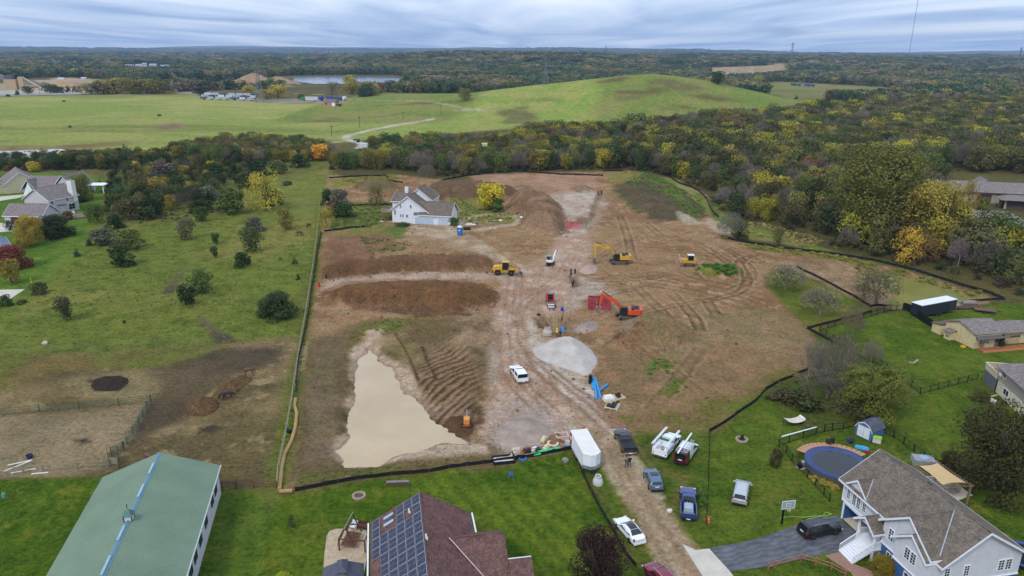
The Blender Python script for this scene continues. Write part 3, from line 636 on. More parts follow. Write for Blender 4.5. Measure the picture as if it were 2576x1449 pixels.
def tree_at(p,h,wd,kind,c,label,cat='tree',group=None,name=None,trunk=True,tc_=(88,76,66),rz=None):
 """a tree with its own crown and trunk; bare ones are trunk and branches only"""
 nm=name or{'tree':'tree','bush':'bush','shrub':'shrub','conifer':'conifer'}.get(cat,cat.replace(' ','_'))
 t=thing(nm,p,rnd.uniform(0,6.28)if rz is None else rz,label,cat,group);t.scale=(wd*rnd.uniform(.86,1.14),wd*rnd.uniform(.86,1.14),h);t.rotation_euler=(rnd.gauss(0,.05),rnd.gauss(0,.05),t.rotation_euler.z)
 if kind in('bare','apple','twiggy'):
  b=link('branches',rnd.choice({'bare':BR_,'apple':AP_,'twiggy':BB_}[kind]),t);tint(b,c,.1)
  if kind!='apple' or True:
   w_=link('twigs',TWB if h>7 and trunk=='dense' else rnd.choice(TW_),t);tint(w_,c,.1)
  if kind=='apple':
   l_=link('leaves',CR_['thin'][0],t);l_.location=(0,0,.12);l_.scale=(.95,.95,.8);tint(l_,(112,112,62),.1)
 else:
  k=link('crown',rnd.choice(CR_[kind]),t);tint(k,c,.08)
  if trunk and kind not in('bush','finedome'):
   b=link('trunk',rnd.choice(TR_),t);b.scale=(.7,.7,.92)
  elif kind in('bush','finedome'):
   b=link('stems',BB_[0],t);b.scale=(.75,.75,.8);tint(b,(84,74,62))
 return t
def tree_px(u,v,hp,wp,kind,c,label,cat='tree',group=None,**k):
 p=at(u,v);h=max(up(u,v,v-hp),.3);s=pxm(p);p.z-=.06
 return tree_at(p,h,wp*s*1.12,kind,c,label,cat,group,**k)
DG,OL,GY_,YO,YE,GN=(56,70,36),(86,88,46),(96,94,74),(126,120,48),(178,156,44),(78,98,44)
PAST=[
 (309,666,52,64,'bush',DG,'largest round dark green bush alone in the open pasture','bush'),
 (325,629,52,52,'oval',OL,'leaning ragged olive shrub just above the large round dark bush','shrub'),
 (265,614,42,58,'bush',GY_,'wide grey green thorn bush by the yellow green lawn edge','bush'),
 (226,618,17,15,'bush',(84,78,52),'small brownish shrub left of the wide grey thorn bush','shrub'),
 (361,617,18,14,'twiggy',(104,86,70),'short broken tree stump with a forked top in the pasture','stump'),
 (194,645,23,17,'cone',(70,86,62),'small upright juniper at the lawn edge of the pasture','conifer'),
 (467,603,54,38,'oval',(92,92,66),'tall narrow grey green bush in the middle of the pasture','bush'),
 (507,557,37,36,'round',(62,82,40),'round topped lollipop tree on a short trunk below the shrub thicket','tree'),
 (544,614,29,20,'vase',(66,80,42),'slender young tree above another slender young tree','tree'),
 (541,648,29,20,'vase',(62,76,40),'slender young tree below another slender young tree','tree'),
 (614,670,37,40,'bush',DG,'small dark ball shaped bush near the site fence','bush'),
 (632,633,63,54,'oval',(72,84,46),'tall bushy green tree right of the two slender young trees','tree'),
 (637,580,36,52,'bush',(100,98,78),'grey twiggy bush behind the tall bushy green tree','bush'),
 (508,735,53,58,'oval',(70,84,42),'ragged green shrub beside the dark lollipop tree','shrub'),
 (467,766,50,44,'round',(50,66,34),'dark lollipop tree with a bare trunk in the middle of the pasture','tree'),
 (169,806,62,46,'vase',(72,76,50),'vase shaped grey green tree alone on the left pasture','tree'),
 (697,795,60,88,'finedome',(62,72,42),'broad dark bush with bare twigs beside the long site fence','bush'),
 (750,703,17,15,'cone',(54,66,42),'tiny dark conifer close to the long site fence','conifer'),
 (742,664,20,14,'cone',(72,84,50),'tiny pale green conifer above the tiny dark conifer','conifer'),
 (706,656,11,9,'twiggy',(96,88,68),'tiny bare seedling in the pasture near the fence','seedling'),
 (313,813,9,7,'bush',(70,80,44),'lone tuft of weed in the lower pasture','weed tuft'),
 (670,529,96,80,'airy',(166,150,58),'tall airy yellow tree with bush at its foot by the thicket','tree'),
 (692,516,40,46,'bush',(66,82,42),'green bush at the foot of the tall airy yellow tree','bush'),
 (720,576,54,44,'round',(124,124,60),'pale olive lollipop tree above the grazing horses','tree'),
 (822,572,50,40,'airy',(142,134,50),'yellow olive tree at the site fence left of the white house','tree'),
 (827,514,40,34,'bush',(62,82,42),'dark green bush on the site fence line','bush'),
 (858,516,42,48,'bush',(102,98,78),'grey bush beside the dark green bush on the fence line','bush'),
 (868,546,38,52,'bush',(62,84,40),'wide green bush left of the white house deck','bush'),
 (838,545,34,28,'bush',(112,88,58),'brown leaved bush next to the wide green bush','bush'),
 (950,517,50,42,'airy',(98,92,48),'olive tree with dense brushy foot just left of the white house','tree'),
 (1229,526,68,64,'round',(168,156,44),'bright yellow tree standing right of the white house','tree'),
 (1245,530,34,44,'bush',(86,104,46),'green undergrowth bush beneath the bright yellow tree','bush'),
 (466,483,39,44,'bush',(58,76,38),'dark rounded bush in the upper thicket','bush'),
 (425,520,54,46,'oval',(66,82,46),'tall dark green shrub in the middle of the thicket','shrub'),
 (525,507,40,52,'bush',(104,102,80),'grey leafless looking bush in the thicket','bush'),
 (580,536,60,66,'bush',(84,98,46),'big green bush with yellowing top at the thicket edge','bush'),
 (508,532,30,60,'bush',(58,70,34),'low dark spreading bush behind the lollipop tree','bush'),
 (385,549,58,64,'bush',(58,72,38),'largest dark green bush at the front of the thicket','bush'),
 (335,548,52,72,'oval',(92,90,48),'wide olive shrub left of the largest dark thicket bush','shrub'),
 (287,574,38,38,'bush',(52,68,38),'dark round bush at the lower corner of the thicket','bush'),
 (237,564,52,38,'oval',(74,90,44),'upright green tree at the lawn corner of the thicket','tree'),
 (259,561,47,34,'oval',(80,86,44),'upright olive tree beside the lawn corner tree','tree'),
 (284,532,62,40,'cone',(52,70,44),'dark conifer at the lawn side of the thicket','conifer'),
 (305,520,56,46,'oval',(76,92,52),'green tree behind the dark thicket conifer','tree'),
 (345,500,52,56,'oval',(96,96,50),'olive tree in the back of the thicket','tree'),
 (392,492,48,46,'oval',(134,120,56),'ochre tree in the middle back of the thicket','tree'),
 (415,448,40,66,'bush',(96,88,78),'wide grey brown bush at the top of the thicket','bush'),
 (505,438,50,40,'oval',(84,76,46),'brown dark tree above the upper thicket','tree'),
 (540,447,38,48,'bush',(58,76,38),'dark green bush below a small yellow tree','bush'),
 (531,432,28,20,'oval',(186,164,46),'small bright yellow tree poking above dark bush','tree'),
 (345,432,27,20,'oval',(182,160,50),'narrow yellow tree above the hedge left of the thicket','tree'),
 (408,402,30,32,'round',(180,158,46),'yellow tree in the tree belt above the thicket','tree'),
 (85,432,26,32,'round',(174,156,56),'yellow tree in the dark hedge above the left houses','tree'),
 (321,408,50,38,'cone',(92,108,62),'tall pale green conifer standing above the hedge','conifer'),
 (620,470,40,50,'bush',(72,84,46),'green bush right of the upper thicket','bush'),
 (650,440,38,44,'bush',(54,68,38),'dark bush at the top right of the pasture','bush'),
 (697,436,34,50,'bush',(100,104,54),'olive bush at the top of the open pasture','bush'),
 (752,420,34,40,'bush',(56,72,38),'dark bush close below the tree belt','bush'),
 (805,404,42,40,'round',(190,150,48),'orange yellow tree at the belt by the top of the fence','tree'),
 (720,465,10,28,'bush',(90,92,52),'low brush heap in the open pasture grass','brush heap'),
]
for(u,v,h,wd,k,c,lb,ct)in PAST:tree_px(u,v,h,wd,k,c,lb,ct,'trees and bushes of the horse pasture',trunk=(k in('round','airy','vase')))
YARD=[
 (208,506,70,60,'fine',(108,116,50),'tall yellow green tree beside the white chimney house','tree'),
 (150,484,30,28,'oval',(108,112,54),'small tree close behind the white chimney','tree'),
 (72,619,78,70,'fine',(150,132,52),'golden tree in front of the white chimney house','tree'),
 (138,596,56,92,'finedome',(58,62,40),'dark spreading shrub bed beside the white chimney house','shrub'),
 (182,508,30,60,'finedome',(54,66,38),'dark shrubs behind the chimney house at the thicket lawn','shrub'),
 (26,580,27,22,'oval',(52,66,44),'small clipped dark tree by the garage door','tree'),
 (28,676,60,94,'finedome',(126,70,56),'broad red leaved tree at the left edge','tree'),
 (30,712,64,44,'oval',(128,124,56),'young yellow green tree below the red leaved tree','tree'),
 (99,738,30,42,'bush',(84,88,52),'scruffy shrub on the lawn edge above the concrete pad','shrub'),
 (53,763,9,26,'bush',(82,84,44),'flat weedy shrub near the concrete pad','shrub'),
 (52,478,24,20,'cone',(74,90,84),'blue spruce between the two upper left houses','spruce'),
 (86,480,18,16,'cone',(78,94,86),'small blue spruce in front of the grey roofed house','spruce'),
 (252,470,20,12,'cone',(50,62,40),'dark narrow yew behind the white pergola','yew'),
 (175,552,22,26,'bush',(92,84,54),'brownish shrub on the round patio','shrub'),
 (1012,569,10,36,'bush',(82,92,52),'low weedy shrubs at the left front corner of the white house','shrub'),
 (1142,566,20,24,'bush',(76,96,46),'green shrub at the right corner of the white garage','shrub'),
 (15,770,30,30,'bush',(66,82,42),'shrub below the concrete pad at the left edge','shrub'),
]
for(u,v,h,wd,k,c,lb,ct)in YARD:tree_px(u,v,h,wd,k,c,lb,ct,'garden trees of the houses beside the pasture')
RIGHT=[
 (2492,1232,214,205,'huge',(72,70,38),'huge dark olive tree behind the pergola','tree'),
 (2388,1180,46,50,'finedome',(62,58,36),'dark shrub at the foot of the huge dark olive tree','shrub'),
 (2185,1048,128,140,'fine',(100,106,46),'dense green tree above the blue shed','tree'),
 (2150,1046,52,120,'twiggy',(96,84,70),'grey brown brush around the foot of the dense green tree','brush'),
 (2105,985,150,110,'bare',(104,94,84),'big bare tree with drooping twigs along the fabric fence','tree'),
 (2080,1000,70,110,'twiggy',(98,90,80),'bare twiggy thicket below the big bare tree','thicket'),
 (2030,958,110,62,'bare',(118,108,94),'slim bare tree left of the big bare tree','tree'),
 (1965,1010,34,60,'bush',(86,82,56),'brown weedy shrub by the fabric fence corner','shrub'),
 (2020,1020,40,80,'bush',(74,80,44),'green brown brush in front of the slim bare tree','brush'),
 (2190,920,72,54,'bare',(112,100,88),'young bare tree beside the black metal fence','tree'),
 (2145,846,84,60,'bare',(104,92,80),'dead tree with an ivy wrapped trunk inside the fenced yard','tree'),
 (2062,792,72,86,'apple',(116,108,96),'old gnarled apple tree on the grass beside the dirt slope','apple tree'),
 (2205,768,98,108,'apple',(106,92,80),'old gnarled apple tree at the edge of the green pond','apple tree'),
 (1975,728,64,98,'apple',(112,104,92),'old gnarled apple tree nearest the machine tracks','apple tree'),
 (1838,602,72,62,'bare',(110,102,92),'bare grey tree outside the fabric fence bend','tree'),
 (1862,598,44,44,'bush',(82,88,46),'dark green bush next to the bare grey tree at the fence bend','bush'),
 (1955,622,52,26,'oval',(96,98,60),'slender young tree on the grass strip behind the fabric fence','tree'),
 (2195,612,244,236,'big',(110,104,50),'enormous olive yellow cottonwood towering over the wood edge','cottonwood'),
 (2335,632,176,140,'fine',(148,130,58),'tall golden tree in front of the stone building','tree'),
 (2282,662,92,74,'airy',(182,150,52),'orange yellow tree at the foot of the tall golden tree','tree'),
 (2042,500,80,64,'fine',(146,138,46),'bright yellow tree left of the enormous cottonwood','tree'),
 (2434,530,78,48,'airy',(138,122,52),'slim tree in the yard of the stone building','tree'),
 (2470,528,32,30,'round',(118,118,52),'small round tree before the stone building door','tree'),
 (2545,668,70,76,'fine',(150,134,48),'yellow tree at the right edge above the pond','tree'),
 (2448,600,42,110,'finedome',(92,94,66),'long grey green shrub bank below the stone building yard','shrub'),
 (2560,515,26,30,'bush',(56,48,52),'dark purple shrub at the stone building wall','shrub'),
 (1492,1510,180,108,'huge',(58,40,40),'dark purple leaved tree on the front lawn','tree'),
 (735,1328,34,22,'airy',(64,72,44),'tiny sapling on the lawn left of the gazebo','sapling'),
 (1952,1168,42,36,'bush',(72,72,44),'round brown shrub outside the pool fence','shrub'),
 (2212,1440,50,46,'finedome',(124,110,40),'yellowing shrub beside the white stairs','shrub'),
 (2238,1452,44,36,'finedome',(132,112,38),'second yellowing shrub further from the white stairs','shrub'),
 (1066,1462,14,42,'bush',(156,146,40),'yellow shrub top at the bottom edge left of the gazebo','shrub')if False else(712,1460,14,44,'bush',(150,148,44),'yellow green shrub at the bottom edge left of the gazebo','shrub'),
 (1508,474,44,34,'bare',(104,96,88),'thin bare tree at the fabric fence behind the site','tree')if False else(1074,447,34,44,'bare',(112,96,82),'bare brown tree behind the fabric fence near the white house','tree'),
 (1760,1252,22,20,'bush',(96,120,54),'leafy vegetable plant beside the blue pickup','plant'),
 (1768,1272,20,20,'bush',(88,112,48),'leafy vegetable plant nearest the thin post fence','plant'),
 (1756,1236,16,16,'bush',(90,112,50),'smaller leafy plant ahead of the blue pickup mirror','plant'),
 (2002,1305,1,1,'bush',(90,112,50),'',''),
 (2470,973,1,1,'bush',(90,100,50),'',''),
 (2465,1006,34,48,'finedome',(100,98,52),'overgrown garden shrub beside the beige house deck','shrub'),
 (2388,985,1,1,'bush',(90,100,50),'',''),
]
for(u,v,h,wd,k,c,lb,ct)in RIGHT:
 if lb:tree_px(u,v,h,wd,k,c,lb,ct,None,trunk=k in('fine','airy','big','huge','round','oval','vase'))
# ------------------------------------------------------------------ the woods
def scatter(poly,sp,seed,jit=.45,area=None):
 p=P(poly)if isinstance(poly,str)else poly;r=np.random.default_rng(seed)
 b0=p.min(0);b1=p.max(0);xs=np.arange(b0[0],b1[0],sp);ys=np.arange(b0[1],b1[1],sp*.9)
 X,Y=np.meshgrid(xs,ys);X=X+(np.arange(len(ys))%2)[:,None]*sp/2;X=X.ravel()+r.normal(size=X.size)*sp*jit*.6;Y=Y.ravel()+r.normal(size=Y.size)*sp*jit*.6
 k=sd(p,X,Y)<0;return np.stack([X[k],Y[k]],1)
WOODS=[
 ('belt','832,432 905,428 1010,430 1150,446 1300,430 1440,428 1520,426 1640,432 1720,452 1790,490 1830,545 1790,520 1700,440 1640,420 1500,350 1320,352 1230,358 1060,372 980,376 880,388 838,400',6.0,(5,13),'mixed'),
 ('wood','1500,345 1620,330 1760,318 1980,300 2110,290 2280,276 2460,266 2800,258 2900,640 2700,740 2560,742 2490,735 2380,690 2280,668 2110,628 2060,600 1960,572 1880,552 1830,545 1795,500 1720,452 1640,428 1500,352',7.4,(9,17),'wood'),
 ('left_belt','430,412 560,420 680,412 830,404 838,384 800,372 740,366 640,362 560,366 480,380 440,392',5.2,(5,11),'mixed'),
 ('hedge','-160,440 0,430 150,428 300,426 430,420 440,400 300,398 180,400 0,408 -160,412',4.6,(3.5,7.5),'hedge'),
 ('thicket','290,432 430,416 600,422 665,440 560,478 520,522 430,532 350,548 290,562 256,500',5.6,(2.6,6.5),'hedge'),
]
PAL={'mixed':[((104,96,84),7,'grey bare','bare'),((98,92,52),4,'olive',0),((138,128,52),3.8,'yellow',0),((64,80,42),4,'dark green',0),((112,92,64),.6,'russet',0),((92,104,50),2,'green',0)],
       'wood':[((106,98,90),10,'grey bare','bare'),((90,86,52),5,'olive',0),((146,137,50),4.4,'yellow',0),((64,73,42),4.5,'dark green',0),((80,91,46),4,'green',0),((118,92,58),.7,'russet',0),((106,104,58),3.5,'pale olive',0)],
       'hedge':[((58,70,38),6,'dark green',0),((96,92,52),3,'olive',0),((144,132,54),1,'yellow',0),((92,86,74),1,'grey bare','bare')]}
KEEP=P('2360,538 2420,500 2340,470 2400,436 2576,440 2800,470 2800,690 2576,670 2470,640 2400,590')
PATHK=smooth(P('880,345 905,362 915,372'))
allp=[]
for wn,poly,sp,hr,pal in WOODS:
 q=scatter(poly,sp,len(wn)*7+1)
 q=q[(sd(KEEP,q[:,0],q[:,1])>4)&(SITE_SD(q[:,0],q[:,1])>4)&(ldist(TRK,q[:,0],q[:,1])>7)&(sd(POND2,q[:,0],q[:,1])>6)]
 hh=hr[0]+(hr[1]-hr[0])*(.25+.75*np.clip(fbm(q[:,0],q[:,1],40,2,3)*1.6-.3,0,1))*(.62+.38*np.random.default_rng(3).random(len(q)))
 if wn=='wood':hh*=.62+.38*sst(2,26,-sd(P(poly),q[:,0],q[:,1]))
 wts=np.array([c[1]for c in PAL[pal]]);cum=np.cumsum(wts/wts.sum())
 nz=fbm(q[:,0],q[:,1],16,2,11);nz=np.argsort(np.argsort(nz))/max(len(nz),1);rr=np.random.default_rng(9).random(len(q))
 ci=np.searchsorted(cum,np.clip((nz*.55+rr*.45),0,.9999)if False else np.where(rr<.5,nz,np.random.default_rng(4).random(len(q)))*.9999)
 for(x,y),h,c in zip(q,hh,ci):
  uu,vv,_z=proj(x,y,0)
  if 856<uu<928 and vv<416:h*=.3
  allp.append((x,y,h,pal,int(c),wn))
zs=hgt(np.array([a[0]for a in allp]),np.array([a[1]for a in allp]))
cand=[]
for(x,y,h,pal,c,wn),z in zip(allp,zs):
 u,v,zc=proj(x,y,z);cand.append((h*FPX/zc if(-60<u<2640 and v<1500)else 0,x,y,z,h,pal,c,wn,u,v,zc))
cand.sort(key=lambda a:-a[0])
N_IND=190
MARKS=[(150,'the white chimney'),(330,'the pale conifer'),(480,'the shrub thicket'),(640,'the far pylon'),(780,'the pasture top'),(870,'the winding track'),(960,'the box trailer'),(1060,'the white house'),(1160,'the topsoil mound'),(1229,'the bright yellow tree'),
         (1370,'the middle soil heap'),(1440,'the gravel head'),(1530,'the yellow excavator'),(1640,'the grassy bank'),(1735,'the bulldozer'),(1840,'the fence bend'),(1955,'the grass strip tree'),(2042,'the yellow wood tree'),(2195,'the enormous cottonwood'),(2335,'the tall golden tree'),(2470,'the stone building'),(2550,'the right edge')]
def pal_spec(pal,c):return PAL[pal][c]
seen={}
SZ=lambda h:'low' if h<6 else 'mid sized' if h<9.5 else 'tall'
RW=lambda v:'in the uppermost rows' if v<300 else 'high in the wood' if v<345 else 'amid the wood' if v<395 else 'near the wood front' if v<440 else 'at the wood edge' if v<520 else 'on the near wood side'
rows_=[]
for(pxh,x,y,z,h,pal,c,wn,u,v,zc)in cand[:N_IND]:
 col,_,cn,bare=pal_spec(pal,c);mk=min(MARKS,key=lambda m_:abs(m_[0]-u));rel='above' if abs(mk[0]-u)<14 else('left above' if u<mk[0]else 'right above')
 rows_.append([(SZ(h),cn,RW(v),rel,mk[1]),u,v,x,y,z,h,col,bare])
cnt={}
for r_ in rows_:cnt.setdefault(r_[0],[]).append(r_)
ORD=['leftmost','second','third','fourth','fifth','sixth','seventh','eighth']
for key,lst in cnt.items():
 lst.sort(key=lambda a:a[1])
 for i,(k_,u,v,x,y,z,h,col,bare)in enumerate(lst):
  lb='%s %s tree %s, %s %s'%(k_[0],k_[1],k_[2],k_[3],k_[4])
  if len(lst)>1:lb=(ORD[i]if i<8 else 'last')+' '+lb
  kind='bare' if bare else rnd.choice(['round','oval','oval','airy','vase']if h>6 else['bush','oval','round'])
  wd=h*rnd.uniform(.66,1.0)*(1.25 if kind=='bush' else 1)
  tree_at((x,y,z-.1),h,wd,kind,tuple(np.clip(np.array(col)*rnd.uniform(.85,1.12),0,255)),lb,'tree','trees of the wood around the site',trunk=True)
# ------------------------------------------------------------------ the rest of the wood and the far woods as two masses
def forest(name,pts,label):
 """pts: x, y, z, width, height, r, g, b, kind"""
 a=np.array(pts,'f');n=len(a);me=bpy.data.meshes.new(name)
 me.vertices.add(n);me.vertices.foreach_set('co',a[:,:3].ravel())
 def at_(nm,typ,key,d):
  t_=me.attributes.new(nm,typ,'POINT');t_.data.foreach_set(key,np.ascontiguousarray(d).ravel())
 at_('size','FLOAT_VECTOR','vector',np.stack([a[:,3],a[:,3],a[:,4]],1));at_('tint','FLOAT_VECTOR','vector',a[:,5:8])
 at_('pick','INT','value',a[:,8].astype('i'));at_('turn','FLOAT','value',(np.random.default_rng(1).random(n)*6.28).astype('f'))
 o=tag(link(name,me),label,kind='stuff')
 g=bpy.data.node_groups.new(name,'GeometryNodeTree');g.is_modifier=True
 g.interface.new_socket('Geometry',in_out='INPUT',socket_type='NodeSocketGeometry');g.interface.new_socket('Geometry',in_out='OUTPUT',socket_type='NodeSocketGeometry')
 N=g.nodes;gi=N.new('NodeGroupInput');go=N.new('NodeGroupOutput');iop=N.new('GeometryNodeInstanceOnPoints');ji=N.new('GeometryNodeGeometryToInstance')
 for s_ in SRC[::-1]:
  oi=N.new('GeometryNodeObjectInfo');oi.inputs['Object'].default_value=s_;oi.inputs['As Instance'].default_value=True
  g.links.new(oi.outputs['Geometry'],ji.inputs[0])
 def na(nm,typ):
  q=N.new('GeometryNodeInputNamedAttribute');q.data_type=typ;q.inputs[0].default_value=nm;return[o_ for o_ in q.outputs if o_.enabled][0]
 g.links.new(gi.outputs[0],iop.inputs['Points'])
 g.links.new(ji.outputs[0],iop.inputs['Instance']);iop.inputs['Pick Instance'].default_value=True
 g.links.new(na('pick','INT'),iop.inputs['Instance Index']);g.links.new(na('size','FLOAT_VECTOR'),iop.inputs['Scale'])
 cx_=N.new('ShaderNodeCombineXYZ');g.links.new(na('turn','FLOAT'),cx_.inputs[2])
 er=N.new('FunctionNodeEulerToRotation');g.links.new(cx_.outputs[0],er.inputs[0]);g.links.new(er.outputs[0],iop.inputs['Rotation'])
 g.links.new(iop.outputs[0],go.inputs[0])
 md=o.modifiers.new('trees','NODES');md.node_group=g;return o
def src(me):return bpy.data.objects.new('tree_pattern',me)
far_m=[crown('far_crown',90+i,260,.085,s_,9,.05,.12)for i,s_ in enumerate(('round','oval','round'))]
clump_m=[crown('far_clump',95+i,420,.06,'bush',16,0,.05)for i in range(2)]
SRC=[src(m_)for m_ in(CR_['round'][0],CR_['oval'][0],CR_['oval'][1],TW_[0],TW_[1],CR_['bush'][0],far_m[0],far_m[1],far_m[2],clump_m[0],clump_m[1],CR_['vase'][0],CR_['airy'][0],CR_['oval'][2])]
pts=[]
rg=random.Random(4)
for(pxh,x,y,z,h,pal,c,wn,u,v,zc)in cand[N_IND:]:
 col,_,cn,bare=pal_spec(pal,c);l=np.array(lin(tuple(np.clip(np.array(col)*rg.uniform(.84,1.14),0,255))));wd=h*rg.uniform(.68,1.02)
 pts.append((x,y,z-.1,wd,h,*l,rg.choice([3,4])if bare else rg.choice([0,1,2,11,12,13,13,11])))
for wn,poly,sp,hr,pal in WOODS[:4]:
 q=scatter(poly,sp*.8,99);q=q[(sd(KEEP,q[:,0],q[:,1])>2)&(SITE_SD(q[:,0],q[:,1])>1.5)&(ldist(TRK,q[:,0],q[:,1])>4)&(sd(POND2,q[:,0],q[:,1])>4)]
 q=q[np.hypot(q[:,0],q[:,1])<420];zq=hgt(q[:,0],q[:,1])
 for(x,y),z in zip(q,zq):
  h=rg.uniform(1.0,2.8);l=np.array(lin(rg.choice([(92,88,62),(74,82,46),(104,96,70),(112,104,56),(84,72,58)])))
  pts.append((x,y,z-.1,h*rg.uniform(1.1,1.7),h,*l,5))
forest('woodland',pts,'dense autumn woodland of mixed trees behind the nearer ones')
FARC=[(60,74,48),(70,82,48),(82,86,50),(100,97,54),(100,93,76),(118,108,58),(56,68,50),(112,100,84),(82,82,56),(124,94,60)]
FW=[9,8,7,5,4,3,8,4,6,.7]
OPEN=[P('1150,152 1230,148 1320,151 1250,156'),P('980,146 1040,143 1090,146 1030,149'),P('420,150 520,146 600,149 500,153'),P('2120,162 2200,158 2280,162 2210,167'),P('60,150 100,147 140,149 110,153'),P(FIELD),P('862,266 1000,258 1119,262 1288,266 1500,268 1640,296 1500,345 1320,350 1200,352 1060,366 900,380 870,352 1060,342 1300,306 1000,272'),P('700,192 760,190 900,190 1010,192 1040,200 1030,212 1012,226 900,230 820,234 760,234 720,226 690,206'),
  P('1770,182 1990,174 1985,194 1870,202 1800,206'),P('1890,212 1960,205 2100,212 2280,222 2250,242 2140,250 1990,252 1930,238'),P('-80,222 240,222 420,232 640,225 900,234 905,266 760,264 640,256 500,240 0,246 -80,250'),
  P('-80,206 60,198 140,193 220,196 300,206 290,222 -80,222'),P('400,206 520,204 600,199 700,194 760,200 760,222 640,224 400,226'),P('115,157 258,157 258,168 115,168'),P('308,167 432,167 434,182 306,181'),P('176,172 200,172 200,186 176,186'),P('1340,149 1386,149 1386,160 1340,160')]
BLOCK=P('870,352 1060,342 1300,306 1240,262 1500,250 1640,184 1813,213 1990,255 1620,292 1500,345 1320,352')
pts=[]
def add_far(r0,r1,sp,hr,wr,kinds,seed,halfdeg=41):
 r=np.random.default_rng(seed);n=int((r1*r1-r0*r0)*R(halfdeg)/(sp*sp))
 d=np.sqrt(r0*r0+(r1*r1-r0*r0)*r.random(n));a=(r.random(n)*2-1)*R(halfdeg);x=d*np.sin(a);y=d*np.cos(a)
 k=np.ones(n,bool)
 for q in OPEN:k&=sd(q,x,y)>3
 k&=~((x>-170)&(x<372)&(y>560)&(y<985));k&=sd(P(WOODS[1][1]),x,y)>0;k&=sd(P(WOODS[0][1]),x,y)>0
 k&=~((y<620)&(x<150));k&=d>480
 x,y,d=x[k],y[k],d[k];z=hgt(x,y);n=len(x)
 rank=np.argsort(np.argsort(fbm(x,y,70,2,13)))/max(n,1);cum=np.cumsum(np.array(FW)/sum(FW));order=[6,0,1,8,2,3,5,4,7,9]
 cum2=np.cumsum(np.array([FW[i]for i in order])/sum(FW));ci=np.where(r.random(n)<.6,np.searchsorted(cum2,rank*.9999),np.searchsorted(cum2,r.random(n)*.9999))
 for i in range(n):
  l=np.array(lin(FARC[order[min(ci[i],9)]]))*r.uniform(1.05,1.65);h=r.uniform(*hr)*(.75+.5*fbm([x[i]],[y[i]],120,2,6)[0])
  pts.append((x[i],y[i],z[i]-.3,h*r.uniform(*wr),h,*l,kinds[r.integers(len(kinds))]))
add_far(480,1000,8.5,(9,15),(.75,1.05),[6,7,8,0,1],31)
add_far(1000,2000,12,(10,16),(.9,1.3),[6,7,8],32)
add_far(2000,4200,24,(12,18),(1.7,2.6),[9,10,6],33)
add_far(4200,11000,70,(14,24),(4,6),[9,10],34)
far_forest=forest('distant_forest',pts,'far off wooded country reaching to the horizon')
print('near wood',len(cand),'far',len(pts))
# ------------------------------------------------------------------ building materials
def lined(name,c,per,axis='Z',depth=.35,rough=.6,var=.08,c2=None,sc=1.5,dark=.82):
 m=M(name,c,rough,0,var,sc,0,.3,c2);t=m.node_tree;b=t.nodes['Principled BSDF'];src_=b.inputs['Base Color'].links[0].from_socket
 tcn=nd(t,'ShaderNodeTexCoord');s=nd(t,'ShaderNodeSeparateXYZ');t.links.new(tcn.outputs['Object'],s.inputs[0])
 fr=mth(t,'FRACT',mth(t,'MULTIPLY',s.outputs[axis],1/per));e_=mth(t,'LESS_THAN',fr,.14)
 mx=nd(t,'ShaderNodeMix',data_type='RGBA',blend_type='MULTIPLY');t.links.new(e_,mx.inputs[0]);t.links.new(src_,mx.inputs[6]);mx.inputs[7].default_value=(dark,dark,dark,1)
 t.links.new(mx.outputs[2],b.inputs['Base Color'])
 bp=nd(t,'ShaderNodeBump',Strength=depth,Distance=.02);t.links.new(fr,bp.inputs['Height']);t.links.new(bp.outputs[0],b.inputs['Normal']);return m
def shingle(name,c,c2,tab=.9):
 m=M(name,c,.92,0,.12,1.2,0,.1,c2);t=m.node_tree;b=t.nodes['Principled BSDF'];src_=b.inputs['Base Color'].links[0].from_socket
 tcn=nd(t,'ShaderNodeTexCoord');mp_=nd(t,'ShaderNodeMapping');mp_.inputs['Scale'].default_value=(2.2,2.2,5.5);t.links.new(tcn.outputs['Object'],mp_.inputs[0])
 v=nd(t,'ShaderNodeTexVoronoi',Scale=2.2);t.links.new(mp_.outputs[0],v.inputs['Vector'])
 hs=nd(t,'ShaderNodeHueSaturation');t.links.new(src_,hs.inputs['Color']);sc_=nd(t,'ShaderNodeSeparateColor');t.links.new(v.outputs['Color'],sc_.inputs[0])
 t.links.new(mth(t,'MULTIPLY_ADD',sc_.outputs[0],.55,.72),hs.inputs['Value']);t.links.new(hs.outputs[0],b.inputs['Base Color'])
 bp=nd(t,'ShaderNodeBump',Strength=.4,Distance=.03);t.links.new(sc_.outputs[1],bp.inputs['Height']);t.links.new(bp.outputs[0],b.inputs['Normal']);return m
WHITE=M('white_trim',(232,234,238),.5,0,.05,2)
GLASS=M('window_glass',(34,38,46),.08,0,.1,1,0,.8)
SID_W=lined('white_siding',(226,230,238),.2);SID_G=lined('pale_grey_siding',(212,212,218),.2);SID_B=lined('blue_siding',(58,96,150),.2)
SID_T=lined('tan_siding',(196,184,156),.22);SID_L=lined('lilac_grey_siding',(204,198,200),.22)
SH_T=shingle('taupe_shingles',(104,94,85),(124,113,102));SH_B=shingle('brown_shingles',(98,74,70),(118,88,82));SH_G=shingle('grey_brown_shingles',(124,113,108),(142,131,126))
SH_P=shingle('purple_grey_shingles',(122,112,110),(140,129,126));SH_D=shingle('dark_grey_shingles',(84,86,98),(100,102,114))
CONC=M('concrete',(196,188,174),.9,0,.12,.6,.1);WOOD=M('weathered_wood',(128,108,86),.85,0,.25,4,.1);DKWOOD=M('dark_stained_wood',(96,62,44),.8,0,.25,4,.1)
BLACKM=M('black_metal',(26,28,30),.5,.3,.2,4);GREYM=M('grey_metal',(150,154,158),.45,.6,.1,3);DARK=M('dark_interior',(24,22,22),.95)
